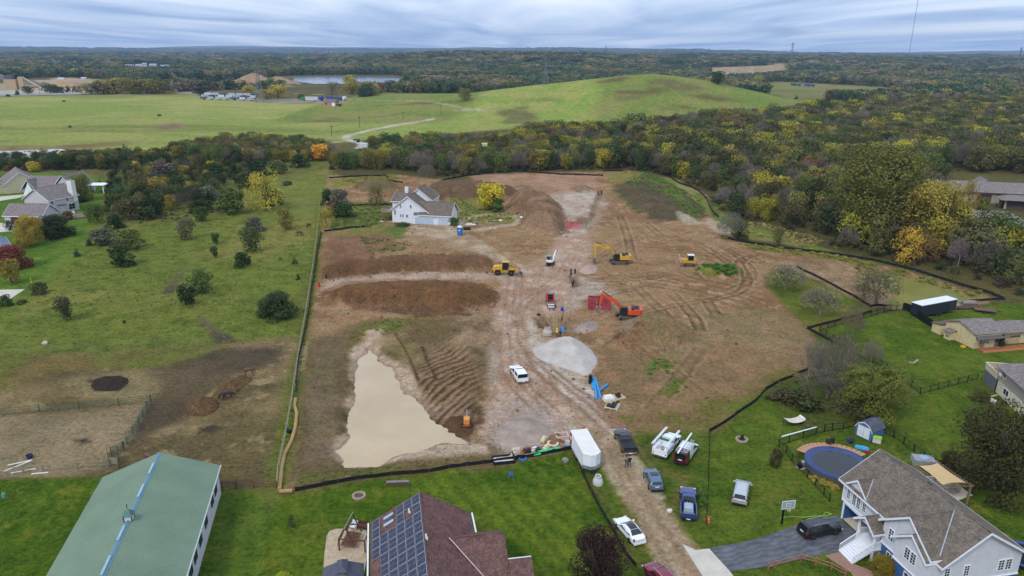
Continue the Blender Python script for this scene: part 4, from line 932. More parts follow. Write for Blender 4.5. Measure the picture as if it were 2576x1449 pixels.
def V3(*a):return Vector(a)
def obox(mb,o,u,n,w,h,t,up_=V3(0,0,1)):
 a=u*(w/2);b=up_*(h/2);mb.add([o-a-b,o+a-b,o+a+b,o-a+b,o-a-b+n*t,o+a-b+n*t,o+a+b+n*t,o-a+b+n*t],[(3,2,1,0),(4,5,6,7),(0,1,5,4),(1,2,6,5),(2,3,7,6),(3,0,4,7)])
def window(par,o,u,n,w,h,nx=2,ny=3,fm=None,name='window',gm_=None):
 o=Vector(o);u=Vector(u).normalized();n=Vector(n).normalized();f=MB();tf=.09
 obox(f,o+u*(w/2),u,n,tf,h+tf,.07);obox(f,o-u*(w/2),u,n,tf,h+tf,.07);obox(f,o+V3(0,0,h/2),u,n,w-tf,tf,.069);obox(f,o-V3(0,0,h/2),u,n,w-tf,tf,.085)
 for i in range(1,nx):obox(f,o+u*(w*(i/nx-.5)),u,n,.04,h-tf,.055)
 for j in range(1,ny):obox(f,o+V3(0,0,h*(j/ny-.5)),u,n,w-tf,.035,.05)
 fr=f.build(name,fm or WHITE,par);p=MB();obox(p,o,u,n,w-tf,h-tf,.03);p.build('pane',gm_ or GLASS,fr);return fr
def gable(par,x0,x1,y0,y1,ze,zr,axis='x',oh=.4,m=SH_T,th=.16,ridge=None,fascia=True,name='roof',zl=None):
 """two roof slopes; axis is the ridge's direction; zl: eave height on the far side"""
 mid=ridge if ridge is not None else((y0+y1)/2 if axis=='x' else(x0+x1)/2)
 a,b=(y0,y1)if axis=='x' else(x0,x1);s0,s1=(x0,x1)if axis=='x' else(y0,y1);ze1=zl if zl is not None else ze
 def pt(s,t,z):return(s,t,z)if axis=='x' else(t,s,z)
 g0=(zr-ze)/(mid-a);g1=(zr-ze1)/(b-mid);mb=MB()
 mb.slab([pt(s0-oh,a-oh,ze-g0*oh),pt(s1+oh,a-oh,ze-g0*oh),pt(s1+oh,mid,zr),pt(s0-oh,mid,zr)],th,(0,-g0,1)if axis=='x' else(-g0,0,1))
 mb.slab([pt(s0-oh,b+oh,ze1-g1*oh),pt(s0-oh,mid,zr),pt(s1+oh,mid,zr),pt(s1+oh,b+oh,ze1-g1*oh)],th,(0,g1,1)if axis=='x' else(g1,0,1))
 r=mb.build(name,m,par)
 c=MB();c.tube(pt(s0-oh,mid,zr+.01),pt(s1+oh,mid,zr+.01),.09,6);c.build('ridge_cap',m,r)
 if fascia:
  f=MB()
  for s in(s0-oh,s1+oh):
   sg=-.04 if s==s0-oh else.04
   for(t,z,g_)in((a-oh,ze-g0*oh,0),(b+oh,ze1-g1*oh,1)):
    p=[pt(s,t,z+.02),pt(s,mid,zr+.02),pt(s,mid,zr-.26),pt(s,t,z-.26)];q=[pt(s+sg,*((t,z+.02))),pt(s+sg,mid,zr+.02),pt(s+sg,mid,zr-.26),pt(s+sg,t,z-.26)]
    f.add(p+q,[(0,1,2,3),(7,6,5,4),(0,4,5,1),(1,5,6,2),(2,6,7,3),(3,7,4,0)])
  for t,z in((a-oh-.03,ze-g0*oh),(b+oh+.03,ze1-g1*oh)):
   p=pt(s0-oh,t,z);q=pt(s1+oh,t,z);f.box(min(p[0],q[0])-.03,max(p[0],q[0])+.03,min(p[1],q[1])-.03,max(p[1],q[1])+.03,z-.24,z-.02)
  f.build('fascia',WHITE,r)
 return r
def gwall(par,prof,a,b,ax,m,name='wall'):
 return MB().prism(prof,a,b,ax).build(name,m,par)
def wall_box(par,x0,x1,y0,y1,z0,z1,m,name='wall'):return MB().box(x0,x1,y0,y1,z0,z1).build(name,m,par)
def frame(o,xdir):return math.atan2(xdir[1],xdir[0])
def solve_s(p0,d,z,v):
 a,b=-5.0,60.0
 for _ in range(40):
  m_=(a+b)/2;vv=proj(p0[0]+d[0]*m_,p0[1]+d[1]*m_,z)[1]
  if vv<v:a=m_
  else:b=m_
 return(a+b)/2
def to_local(o,p):return o.matrix_basis.inverted()@Vector(p)
# ------------------------------------------------------------------ green metal barn
GROOF=M('green_metal_roof',(114,134,112),.5,.0,.05,.25,0,.3,(124,143,121));GCAP=M('green_ridge_metal',(96,130,142),.4,.1,.06,1);BWALL=lined('pale_barn_siding',(204,204,208),.3,'X',.4)
bx=thing('barn',(-36.9,80.75,0),math.atan2(-.9775,.211),'long barn with a green ribbed metal roof and small cupola','barn')
W,L,ze,zr=13.0,34.0,4.0,6.5
gwall(bx,[(-W,0),(0,0),(0,ze),(-W/2,zr-.1),(-W,ze)],.3,L,'x',BWALL)
for sgn,nm in((0,'roof'),(1,'roof')):
 mb=MB();g0=(zr-ze)/(W/2);oh=.35
 if sgn==0:pl=[(0,-W-oh,ze-g0*oh),(L+.3,-W-oh,ze-g0*oh),(L+.3,-W/2,zr),(0,-W/2,zr)];nn=(0,-g0,1)
 else:pl=[(0,oh,ze-g0*oh),(0,-W/2,zr),(L+.3,-W/2,zr),(L+.3,oh,ze-g0*oh)];nn=(0,g0,1)
 mb.slab(pl,.08,nn);rf=mb.build('roof',GROOF,bx);rb=MB();nrm=Vector(nn).normalized()
 for i in range(int(L/.3)):
  x=.1+i*.3;e0=V3(x,(-W-oh)if sgn==0 else oh,ze-g0*oh);e1=V3(x,-W/2,zr);d_=(e1-e0);s_=V3(.022,0,0)
  rb.add([e0-s_,e0+s_,e1+s_,e1-s_,e0-s_*.5+nrm*.035,e0+s_*.5+nrm*.035,e1+s_*.5+nrm*.035,e1-s_*.5+nrm*.035],[(4,5,6,7),(0,1,5,4),(2,3,7,6),(1,2,6,5),(3,0,4,7)])
 tag(rb.build('roof_ribs',GROOF,rf),kind='stuff')
MB().prism([(-W/2-.28,zr-.07),(-W/2,zr+.05),(-W/2+.28,zr-.07),(-W/2,zr-.12)],-.02,L+.3,'x').build('ridge_cap',GCAP,bx)
for v0,v1 in((1166,1193),(1220,1252),(1323,1361),(1400,1449)):
 p0=np.array([bx.matrix_basis@V3(0,-W/2-.1,0)])[0][:2];dd=np.array([.211,-.9775]);s0=solve_s(p0,dd,zr,v0);s1=solve_s(p0,dd,zr,v1)
 MB().prism([(-W/2-.26,zr-.02),(-W/2-.2,zr+.14),(-W/2+.04,zr+.14),(-W/2+.06,zr+.04)],s0,s1,'x').build('ridge_vent',M('pale_blue_metal',(150,182,196),.35,.2),bx)
p0=np.array(bx.matrix_basis@V3(0,-W/2,0))[:2];sc_=solve_s(p0,dd,zr+.3,1298)
cu=MB().box(sc_-.4,sc_+.4,-W/2-.4,-W/2+.4,zr-.4,zr+.52).build('cupola',M('cupola_white',(212,214,212),.6),bx)
MB().lathe([(.74,0),(.33,.4),(.02,.66)],4,(0,0,0)).build('cupola_roof',M('dark_green_metal',(66,112,102),.4,.1),cu).matrix_basis=Matrix.Translation((sc_,-W/2,zr+.51))@Matrix.Rotation(R(45),4,'Z')
f_=MB()
for a_ in(-.39,.39):
 for b_ in(-.39,.39):f_.box(sc_+a_-.05,sc_+a_+.05,-W/2+b_-.05,-W/2+b_+.05,zr-.35,zr+.515)
f_.build('corner_trim',M('dark_green_trim',(48,66,62),.5),cu)
f_=MB();f_.tube((sc_,-W/2,zr+1.1),(sc_,-W/2,zr+1.7),.025);f_.tube((sc_-.22,-W/2,zr+1.5),(sc_+.22,-W/2,zr+1.5),.02);f_.lathe([(0,-.06),(.06,0),(0,.06)],8,(sc_,-W/2,zr+1.7));f_.build('weather_vane',BLACKM,cu)
p0=np.array(bx.matrix_basis@V3(0,.02,0))[:2]
for v in(1234,1262,1314,1360,1402,1440):
 s_=solve_s(p0,dd,2.2,v)
 for q in(-.4,.4):window(bx,(s_+q,.005,2.3),(-1,0,0),(0,1,0),.55,1.0,1,2,M('dark_frame',(70,74,72),.5))
g_=MB();g_.box(0,L,.28,.42,ze-.2,ze-.08);g_.build('gutter',M('gutter_grey',(176,186,184),.4,.2),bx)
# ------------------------------------------------------------------ brown shingled house with the solar panels
LX=np.array([.179,-.984]);LO=at(922,1318)[:2]if False else None
hs_=thing('house',(0,0,0),math.atan2(LX[1],LX[0]),'brown shingle house with solar panels on its roof','house')
ex=np.array([.984,.179]);o2=LX*(-72.0)+ex*(-3.1);hs_.location=(o2[0],o2[1],0)
WW,LL,e0,r0=11.7,17.0,3.2,6.6
MB().prism([(.2,0),(WW-.2,0),(WW-.2,e0),(WW/2,r0-.25),(.2,e0)],.35,LL,'x').build('wall',M('tan_brick_wall',(168,150,132),.9,0,.15,3),hs_)
gable(hs_,0,LL,.2,WW-.2,e0,r0,'x',.0,SH_B,.14,fascia=False)
sl_=(r0-e0)/(WW/2-.2);cs=1/math.sqrt(1+sl_*sl_)
def on_slope(x,q,off=0.0):
 return V3(x,.2+q*cs,e0+q*cs*sl_)+V3(0,-sl_*cs,cs)*off
PAN=M('solar_cells',(26,31,54),.35,0,.2,6,0,.15,(34,40,68));PFR=M('solar_frame',(146,152,164),.45,.0)
pw,pl=1.02,1.66;nrm=V3(0,-sl_*cs,cs)
def panel(x,q):
 a,b,c,d_=on_slope(x+.03,q+.03,.12),on_slope(x+pl-.03,q+.03,.12),on_slope(x+pl-.03,q+pw-.03,.12),on_slope(x+.03,q+pw-.03,.12)
 p=MB().slab([a,b,c,d_],.04,nrm).build('solar_panel',PFR,hs_)
 i=.035;cm_=MB()
 for k in range(2):
  for j in range(6):
   xa=x+.03+i+(pl-.12)*k/2+.01;xb=xa+(pl-.12)/2-.035;qa=q+.03+i+(pw-.13)*j/6;qb=qa+(pw-.13)/6-.018
   cm_.quad(on_slope(xa,qa,.126),on_slope(xb,qa,.126),on_slope(xb,qb,.126),on_slope(xa,qb,.126))
 tag(cm_.build('solar_cells',PAN,p),kind='stuff')
cells={0:range(0,4),1:range(2,9),2:range(2,9),3:range(0,9),4:[0]+list(range(2,9)),5:range(0,9)}
for c_ in cells:
 for r_ in cells[c_]:panel(.35+r_*1.69,.28+c_*1.05)
for r_ in(0,1):
 x=.62+r_*1.25+.2;p=MB().slab([on_slope(x,1.75,.12),on_slope(x+.55,1.75,.12),on_slope(x+.55,3.1,.12),on_slope(x,3.1,.12)],.14,nrm).build('skylight',M('skylight_frame',(120,128,134),.4,.3),hs_)
 MB().slab([on_slope(x+.08,1.83,.135),on_slope(x+.47,1.83,.135),on_slope(x+.47,3.02,.135),on_slope(x+.08,3.02,.135)],.02,nrm).build('pane',M('pale_skylight',(150,174,190),.12,0,.1,1,0,.7),p)
for(x,q,h)in((2.6,5.0,.45),(8.6,6.75,.5)):
 b_=on_slope(x,q);MB().tube(b_,b_+V3(0,0,h),.09,8).tube(b_+V3(.25,.1,0),b_+V3(.25,.1,h*.7),.07,8).build('vent_pipe',WHITE,hs_)
px_=np.array(flat(1214,1348,5.2));wxm=float((px_-o2)@LX)
MB().prism([(wxm-2.9,0),(wxm+6.2,0),(wxm+6.2,1.6),(wxm-.2,4.85),(wxm-2.9,3.2)],WW-.3,WW+2.3,'y').build('wall',MATS['tan_brick_wall'],hs_)
mb=MB();yi=WW/2+2.6
mb.slab([(wxm-.2,WW+2.6,5.2),(wxm-.2,yi,5.2),(wxm-3.2,WW-.1,3.35),(wxm-3.2,WW+2.6,3.35)],.14,(-.62,0,1))
mb.slab([(wxm-.2,yi,5.2),(wxm-.2,WW+2.6,5.2),(wxm+6.6,WW+2.6,1.8),(wxm+6.6,yi+5.2,1.8)],.14,(.5,0,1));rw=mb.build('wing_roof',SH_B,hs_)
MB().tube((wxm-.2,yi,5.22),(wxm-.2,WW+2.6,5.22),.08).build('ridge_cap',SH_B,rw)
mb=MB();mb.slab([(wxm+2.6,WW+2.61,4.0),(wxm+2.6,WW+5.0,4.0),(wxm+9,WW+5.0,.9),(wxm+9,WW+2.61,.9)],.14,(.48,0,1));mb.build('wing_roof',SH_B,hs_)
MB().prism([(wxm+2.9,0),(wxm+8.4,0),(wxm+8.4,.9),(wxm+2.9,3.6)],WW+2.31,WW+4.7,'y').build('wall',MATS['tan_brick_wall'],hs_)
for bxs in((0,wxm-3.3,WW-.06,WW+.1,e0-.2,e0-.06),(wxm+2.5,wxm+2.62,WW+2.6,WW+5.0,3.9,4.02),(0,LL,-.14,.02,e0-.24,e0-.1)):MB().box(*bxs).build('gutter',WHITE,hs_)
g_=MB();a_=V3(wxm-.2,yi,5.26);b_=V3(wxm+6.6,yi+5.2,1.86);g_.tube(a_,b_,.06,5);g_.build('valley_flashing',M('flashing',(196,176,172),.5),hs_)
# ------------------------------------------------------------------ white house inside the site
ang=math.atan2(-3.0,17.7);wh=thing('house',(-37.9,235.2,hz1(-30,236)-.05),ang,'white gabled house with attached garage inside the building site','house')
gwall(wh,[(-1.6,-.3),(11,-.3),(11,3.4),(3.8,8.6),(-1.6,4.7)],0,8.2,'y',SID_W)
gable(wh,-1.8,10.9,0,8.4,4.55,8.9,'y',.45,SH_T,.2,ridge=3.8,zl=3.75)
gwall(wh,[(.6,0),(9.8,0),(9.8,6.3),(5.1,9.8),(.6,6.3)],7.6,16,'y',SID_W,'upper_wall')
gable(wh,.6,9.7,7.6,16,6.6,10.1,'y',.4,SH_T,.2,ridge=5.1)
gwall(wh,[(5.3,-.3),(16.5,-.3),(16.5,6.0),(11,7.8),(5.3,6.0)],-3.2,1.2,'x',SID_W,'wing_wall')
gable(wh,-3.2,1.6,5.3,16.6,6.2,8.2,'x',.5,SH_T,.2,ridge=11)
gwall(wh,[(-.7,-.3),(8.4,-.3),(8.4,3.2),(4.0,6.3),(-.7,3.2)],5.9,18.2,'x',SID_W,'garage_wall')
gable(wh,7.9,18.2,-.7,8.4,3.4,6.7,'x',.45,SH_T,.2,ridge=4.0)
MB().slab([(5.9,-1.1,3.15),(11.4,-1.1,3.15),(11.2,-.2,3.75),(5.9,-.2,3.75)],.12,(0,-.6,1)).build('pent_roof',SH_T,wh)
for x0,x1 in((6.3,12.6),(14.0,17.3)):
 d_=MB().box(x0,x1,-.76,-.7,0,2.3).build('garage_door',M('pale_blue_door',(182,198,212),.5),wh)
 f_=MB();
 for k in range(4):f_.box(x0+.05,x1-.05,-.785,-.762,.06+k*.57,.57+k*.57)
 f_.build('door_panels',MATS['pale_blue_door'],d_);f_=MB();f_.box(x0-.14,x0,-.78,-.7,0,2.44);f_.box(x1,x1+.14,-.78,-.7,0,2.44);f_.box(x0,x1,-.78,-.7,2.3,2.44);f_.build('door_trim',WHITE,d_)
for x,z,w_,h_ in((1.35,5.5,.55,1.2),(4.8,5.45,.6,1.2),(1.3,2.35,.55,1.0),(2.1,2.35,.55,1.0),(3.45,2.3,.75,1.0),(-.6,3.4,.6,1.7)):window(wh,(x,-.005,z),(1,0,0),(0,-1,0),w_,h_,2,3)
window(wh,(-1.61,1.0,3.4),(0,-1,0),(-1,0,0),.7,1.7,1,2);window(wh,(18.21,1.5,1.7),(0,1,0),(1,0,0),.9,1.3)
window(wh,(10.0,9.6,5.6),(0,1,0),(1,0,0),1.0,1.0);window(wh,(9.81,13,5.4),(0,1,0),(1,0,0),1.0,1.2)
ch=MB().box(-.35,.75,10.2,11.3,6.5,9.9).build('chimney',SID_W,wh);MB().tube((.2,10.75,9.9),(.2,10.75,10.4),.2,8).build('flue',GREYM,ch)
for x in(5.6,13.3,17.8):MB().tube((x,-.72,2.0),(x,-.9,2.0),.1,6).build('wall_lamp',BLACKM,wh)
dk=MB().box(-5.9,-1.65,1.0,6.5,2.9,3.05).build('deck',WOOD,wh)
f_=MB()
for x,y in((-5.7,1.2),(-5.7,3.8),(-5.7,6.3),(-3.6,1.2)):f_.box(x-.1,x+.1,y-.1,y+.1,-.4,2.9)
f_.build('deck_posts',WOOD,dk);f_=MB();pts_=[(-1.7,1.05),(-5.85,1.05),(-5.85,6.4),(-3.3,6.4)]
for(a,b),(c,d_)in zip(pts_[:-1],pts_[1:]):
 f_.tube((a,b,3.95),(c,d_,3.95),.06,4);f_.tube((a,b,3.2),(c,d_,3.2),.04,4);n_=int(math.hypot(c-a,d_-b)/.35)
 for k in range(n_+1):t_=k/max(n_,1);f_.tube((a+(c-a)*t_,b+(d_-b)*t_,3.05),(a+(c-a)*t_,b+(d_-b)*t_,3.95),.03,4)
f_.build('deck_railing',M('pale_green_wood',(150,156,136),.8),dk)
MB().box(-6,-2.2,-.2,6,-.12,.05).build('patio',CONC,wh)
# ------------------------------------------------------------------ white and blue house at the lower right
O_=(40.07,76.9);bl=thing('house',(O_[0],O_[1],0),math.atan2(-.977,.214),'large white and blue house with taupe roof and white front stairs','house')
gwall(bl,[(.3,2.5),(9.9,2.5),(9.9,5.3),(4.85,8.3),(.3,5.3)],.2,15.7,'x',SID_G)
f_=MB();f_.box(.25,.7,.35,9.8,-1.5,2.44);f_.box(5.4,15.6,.35,9.8,-1.5,2.44);f_.box(.7,5.4,6.0,9.8,-1.5,2.44);f_.box(.7,5.4,.35,6.0,2.25,2.44);f_.build('lower_wall',SID_B,bl)
MB().box(.72,5.38,.4,5.95,-.02,.03).build('garage_floor',CONC,bl)
f_=MB();f_.box(.15,15.75,.2,.3,2.42,2.56);f_.box(15.7,15.8,.3,9.9,2.42,2.56);f_.box(.5,.72,.24,.37,0,2.3);f_.box(5.38,5.6,.24,.37,0,2.3);f_.box(.72,5.38,.24,.37,2.2,2.32);f_.box(.14,.3,.22,.38,2.56,5.2);f_.build('trim',WHITE,bl)
gable(bl,.1,15.8,.2,10.0,5.35,8.5,'x',.42,SH_T,.18,ridge=4.8)
MB().prism([(.95,5.0),(4.3,5.0),(2.6,6.35)],.12,2.2,'y').build('dormer_wall',SID_G,bl);gable(bl,.95,4.3,.1,1.9,5.3,6.65,'y',.2,SH_T,.12,name='dormer_roof')
for x,w_ in((1.15,.55),(2.2,.6),(2.95,.6),(3.95,.55)):window(bl,(x,.295,3.85 if w_<.6 else 3.7),(1,0,0),(0,-1,0),w_,1.35 if w_<.6 else 1.5,2,4)
f_=MB();aw=MB();n_=10
ar=[(2.575+.72*math.cos(math.pi*k/n_),4.55+.72*math.sin(math.pi*k/n_))for k in range(n_+1)]
aw.prism(ar,.26,.285,'y')
for k in range(n_):f_.tube((ar[k][0],.25,ar[k][1]),(ar[k+1][0],.25,ar[k+1][1]),.06,5)
for k in(2,4,6,8):f_.tube((2.575,.25,4.55),(ar[k][0],.25,ar[k][1]),.02,4)
aw.build('pane',GLASS,f_.build('arched_window',WHITE,bl))
gwall(bl,[(8.2,2.5),(15.4,2.5),(15.4,5.2),(11.8,7.85),(8.2,5.2)],-.6,4.0,'y',SID_G,'gable_wall')
gable(bl,8.15,15.05,-.6,4.6,5.4,8.15,'y',.38,SH_T,.14,ridge=11.8,zl=5.7,name='gable_roof')
gwall(bl,[(10.8,2.5),(15.3,2.5),(15.3,5.1),(13.05,6.7),(10.8,5.1)],-1.15,.5,'y',SID_G,'gable_wall')
gable(bl,10.75,15.05,-1.15,1.5,5.2,6.95,'y',.36,SH_T,.14,ridge=13.05,zl=5.43,name='gable_roof')
f_=MB();f_.box(8.25,10.85,-.5,.34,-1.5,2.44);f_.box(10.85,15.25,-1.05,.34,-1.5,2.44);f_.build('lower_wall',SID_B,bl)
f_=MB();f_.box(8.2,10.8,-.68,-.58,2.42,2.56);f_.box(10.75,15.35,-1.23,-1.13,2.42,2.56);f_.box(15.28,15.38,-1.13,.2,2.42,2.56);f_.build('trim',WHITE,bl)
window(bl,(9.5,-.605,4.2),(1,0,0),(0,-1,0),.75,1.4,2,4)
for x in(12.6,13.45):window(bl,(x,-1.155,4.25),(1,0,0),(0,-1,0),.75,1.35,2,4)
window(bl,(9.7,-.505,1.2),(1,0,0),(0,-1,0),.85,1.5,2,4);window(bl,(13.2,-1.055,1.1),(1,0,0),(0,-1,0),1.2,1.9,2,4)
for y,w_ in((.95,.65),(3.3,.65),(7.5,.75),(8.4,.75)):window(bl,(15.705,y,3.85),(0,1,0),(1,0,0),w_,1.3,2,4)
MB().slab([(6.0,6.2,7.72),(6.0,6.45,7.58),(6.5,6.45,7.58),(6.5,6.2,7.72)],.1).build('roof_vent',M('roof_vent_dark',(70,64,62),.7),bl)
MB().slab([(1.5,5.6,8.1),(1.5,5.9,7.92),(2.1,5.9,7.92),(2.1,5.6,8.1)],.08,(0,.6,1)).build('roof_vent',MATS['roof_vent_dark'],bl)
g_=MB();g_.tube((15.1,.3,5.62),(11.9,4.3,8.22),.07,5);g_.tube((4.35,.0,5.3),(2.65,2.0,6.62),.06,5);g_.build('valley_flashing',M('pale_flashing',(176,182,192),.4,.3),bl)
gable(bl,5.5,8.35,-1.8,.2,3.9,4.95,'y',.25,SH_T,.12,name='porch_roof')
MB().prism([(5.6,3.85),(8.25,3.85),(6.92,4.8)],-1.7,-1.6,'y').build('porch_gable',SID_G,bl)
st=MB().box(5.5,8.4,-1.6,.2,1.35,1.5).build('porch_landing',WHITE,bl)
f_=MB()
for x in(5.6,8.25):f_.box(x-.1,x+.1,-1.55,-1.35,0,3.9)
f_.build('porch_post',WHITE,st)
for k in range(8):MB().box(6.0,8.3,-1.6-(k+1)*.29,-1.6-k*.29,0 if False else 1.32-.17*k-.14,1.5-.17*(k+1)).build('stair_tread',WHITE,st)
f_=MB()
for x in(6.02,8.28):f_.prism([(-1.6,1.34),(-1.6,1.1),(-3.9,-.1),(-3.95,.05)],x-.03,x+.03,'x')
f_.build('stringer',WHITE,st)
f_=MB()
def rail(a,b,h=.9,sp=.16):
 a=V3(*a);b=V3(*b);f_.tube(a+V3(0,0,h),b+V3(0,0,h),.05,4);f_.tube(a+V3(0,0,.12),b+V3(0,0,.12),.035,4);n_=max(int((b-a).length/sp),1)
 for k in range(n_+1):q=a+(b-a)*(k/n_);f_.tube(q+V3(0,0,.1),q+V3(0,0,h),.022,4)
rail((6.02,-1.6,1.45),(6.02,-3.9,.05));rail((8.28,-1.6,1.45),(8.28,-3.9,.05));rail((5.6,-1.5,1.5),(5.6,.1,1.5));rail((8.3,-1.5,1.5),(8.3,.0,1.5));rail((5.6,-1.5,1.5),(6.02,-1.55,1.5))
f_.build('stair_railing',WHITE,st)
f_=MB()
for k in range(14):
 t_=k*.13;f_.tube((8.36,-1.55+t_*0,0),(8.36,-1.55+1.6,1.3),.001,3)if False else None
for k in range(9):
 f_.tube((8.34,-1.5+k*.2,.02),(8.34,min(-1.5+k*.2+1.2,.1),min(1.2,1.3)),.02,4);f_.tube((8.345,-1.5+k*.2,1.3),(8.345,min(-1.5+k*.2+1.2,.1),.05),.02,4)
f_.build('lattice',WHITE,st)
MB().box(6.3,7.3,.14,.2,1.5,3.5).build('front_door',M('pale_door',(196,200,204),.5),bl)
# ------------------------------------------------------------------ buildings on the right
YSID=lined('cream_board_siding',(206,188,142),.3,'X',.4,.8,.14);YSID2=lined('cream_board_siding_front',(206,188,142),.3,'Y',.4,.8,.14)
a_=at(2449,878);b_=at(2374,842);dv=(Vector((b_.x,b_.y))-Vector((a_.x,a_.y))).normalized()
yb=thing('outbuilding',(a_.x,a_.y,a_.z),math.atan2(dv.y,dv.x)-math.pi/2,'cream board outbuilding with ivy beside its door','outbuilding')
Lw=(b_-a_).length
gwall(yb,[(0,0),(Lw,0),(Lw,3.0),(Lw*.55,4.2),(0,2.6)],0,6.8,'x',YSID2)
mb=MB();rz_=4.35
mb.slab([(-.35,-.2,3.0),(7.0,-.2,3.0),(7.0,Lw*.55,rz_),(-.35,Lw*.55,rz_)],.14,(0,-.3,1));mb.slab([(-.35,Lw*.55,rz_),(7.0,Lw*.55,rz_),(7.0,Lw+.4,3.0),(-.35,Lw+.4,3.0)],.14,(0,.3,1));rf=mb.build('roof',SH_P,yb)
mb=MB();mb.slab([(-.1,-.9,2.2),(7.2,-.9,2.2),(7.2,-.05,2.6),(-.1,-.05,2.6)],.1,(0,-.4,1));mb.build('pent_roof',M('dark_pent',(96,88,84),.8),yb)
MB().box(.2,6.6,-.06,-.002,2.62,2.98).build('eave_board',YSID2,yb)
wn=window(yb,(2.1,-.005,1.45),(1,0,0),(0,-1,0),1.05,1.15,3,3)
for x in(1.35,2.85):MB().box(x-.2,x+.2,-.06,-.004,.85,2.05).build('shutter',M('grey_shutter',(96,90,88),.7),wn)
dr=MB().box(4.55,5.4,-.05,-.004,.05,2.1).build('door',M('grey_door',(104,106,112),.6),yb);MB().box(4.68,5.27,-.07,-.051,1.15,1.95).build('pane',GLASS,dr)
iv=link('ivy',CR_['finedome'][0],yb);iv.location=(6.0,-.25,0);iv.scale=(1.5,1.0,2.7);tint(iv,(58,74,40))
MB().box(6.8,13.5,.9,Lw*.8,0,2.5).build('garage_wall',YSID2,yb);MB().slab([(6.6,.4,2.5),(14,.4,2.5),(14,Lw*.45,3.7),(6.6,Lw*.45,3.7)],.14,(0,-.4,1)).slab([(6.6,Lw*.45,3.7),(14,Lw*.45,3.7),(14,Lw*.9,2.5),(6.6,Lw*.9,2.5)],.14,(0,.4,1)).build('garage_roof',SH_P,yb)
gd=MB().box(8.4,11.2,.82,.895,.02,2.05).build('garage_door',M('tan_wood_door',(182,158,116),.7),yb);f_=MB()
for k in range(6):f_.box(8.55+k*.45,8.9+k*.45,.8,.819,1.35,1.75)
f_.build('pane',GLASS,gd)
MB().box(-.9,2.6,Lw,Lw+2.4,0,1.9).build('shed_wall',YSID2,yb);MB().slab([(-1.1,Lw,2.3),(2.8,Lw,2.3),(2.8,Lw+2.7,1.85),(-1.1,Lw+2.7,1.85)],.1,(0,.2,1)).build('shed_roof',M('rust_brown_roof',(108,82,80),.85),yb)
MB().box(-1.3,-.02,Lw*.62,Lw*.62+1.5,0,1.7).build('annex_wall',YSID2,yb);MB().slab([(-1.7,Lw*.62-.2,1.7),(-.02,Lw*.62-.2,2.05),(-.02,Lw*.62+1.8,2.05),(-1.7,Lw*.62+1.8,1.7)],.1,(-.3,0,1)).build('annex_roof',SH_P,yb)
MB().box(-1.31,-1.29,Lw*.62+.3,Lw*.62+1.1,.5,.95).build('vent_grille',M('grille_grey',(120,118,116),.6),yb)
gb=MB().box(.3,13.5,-2.0,-.3,0,.25).build('flower_bed',M('red_mulch',(150,88,58),.95,0,.3,6),yb);MB().box(.2,13.6,-2.15,-2.0,0,.35).build('bed_edging',M('orange_timber',(196,128,78),.7),gb)
wl=MB()
for k in range(12):
 t_=2*math.pi*k/12;t2=2*math.pi*(k+1)/12;wl.tube((1.5+.5*math.cos(t_),-.25,.75+.5*math.sin(t_)),(1.5+.5*math.cos(t2),-.25,.75+.5*math.sin(t2)),.05,5);wl.tube((1.5,-.25,.75),(1.5+.5*math.cos(t_),-.25,.75+.5*math.sin(t_)),.025,4)
tt=wl.build('wagon_wheel',WOOD);tt.matrix_world=yb.matrix_basis;tag(tt,'old wooden wagon wheel leaning on the cream outbuilding','wagon wheel')
a_=at(2540,1022);b_=at(2502,985);dv=(Vector((b_.x,b_.y))-Vector((a_.x,a_.y))).normalized()
gh=thing('house',(b_.x,b_.y,b_.z),math.atan2(-dv.y,-dv.x),'beige house with brown board upper storey and corner deck','house')
GSID=lined('taupe_board_siding',(166,154,140),.25,'X',.4,.8)
MB().box(0,12,.15,9,0,2.45).build('lower_wall',M('cream_block',(206,196,166),.85,0,.1,1),gh);MB().box(-.1,12.1,0,9,2.45,4.9).build('upper_wall',GSID,gh)
mb=MB();mb.slab([(-.7,-.7,4.8),(12.7,-.7,4.8),(9,4.5,6.8),(3,4.5,6.8)],.15,(0,-.4,1));mb.slab([(-.7,-.7,4.8),(3,4.5,6.8),(-.7,9.7,4.8)],.15,(-.5,0,1));mb.slab([(-.7,9.7,4.8),(3,4.5,6.8),(9,4.5,6.8),(12.7,9.7,4.8)],.15,(0,.4,1));mb.build('roof',SH_P,gh)
w1=window(gh,(1.7,-.005,3.9),(1,0,0),(0,-1,0),1.7,.95,2,1);MB().box(.85,1.5,-.4,-.08,3.45,3.9).build('air_conditioner',WHITE,w1)
window(gh,(3.2,.145,1.35),(1,0,0),(0,-1,0),1.8,1.1,2,1)
d_=MB().box(5.2,8.2,.1,.149,0,2.1).build('garage_door',M('cream_door',(214,206,180),.6),gh);f_=MB();f_.box(5.02,5.2,.07,.149,0,2.28);f_.box(5.2,8.2,.07,.149,2.1,2.28);f_.build('door_trim',WHITE,d_)
dk=MB().box(-4.6,-.15,0,5,2.2,2.4).build('deck',WOOD,gh);f_=MB();f_.box(-4.6,-.15,-.06,0,2.2,3.3);f_.box(-4.66,-4.6,-.06,5,2.2,3.3);f_.build('deck_wall',M('beige_deck_panel',(192,180,150),.8),dk)
f_=MB();f_.box(-4.75,-.1,-.14,.02,3.3,3.4);f_.box(-4.75,-4.55,.02,5,3.3,3.4);f_.build('deck_rail_cap',M('pale_cap',(214,204,180),.7),dk)
for k in range(13):MB().box(-4.55+k*.34,-4.55+k*.34+.31,-.06,-.02,0,2.15+.04*math.sin(k*2.3)).build('fence_board',M('blue_grey_boards',(96,98,108),.85,0,.3,3),dk)
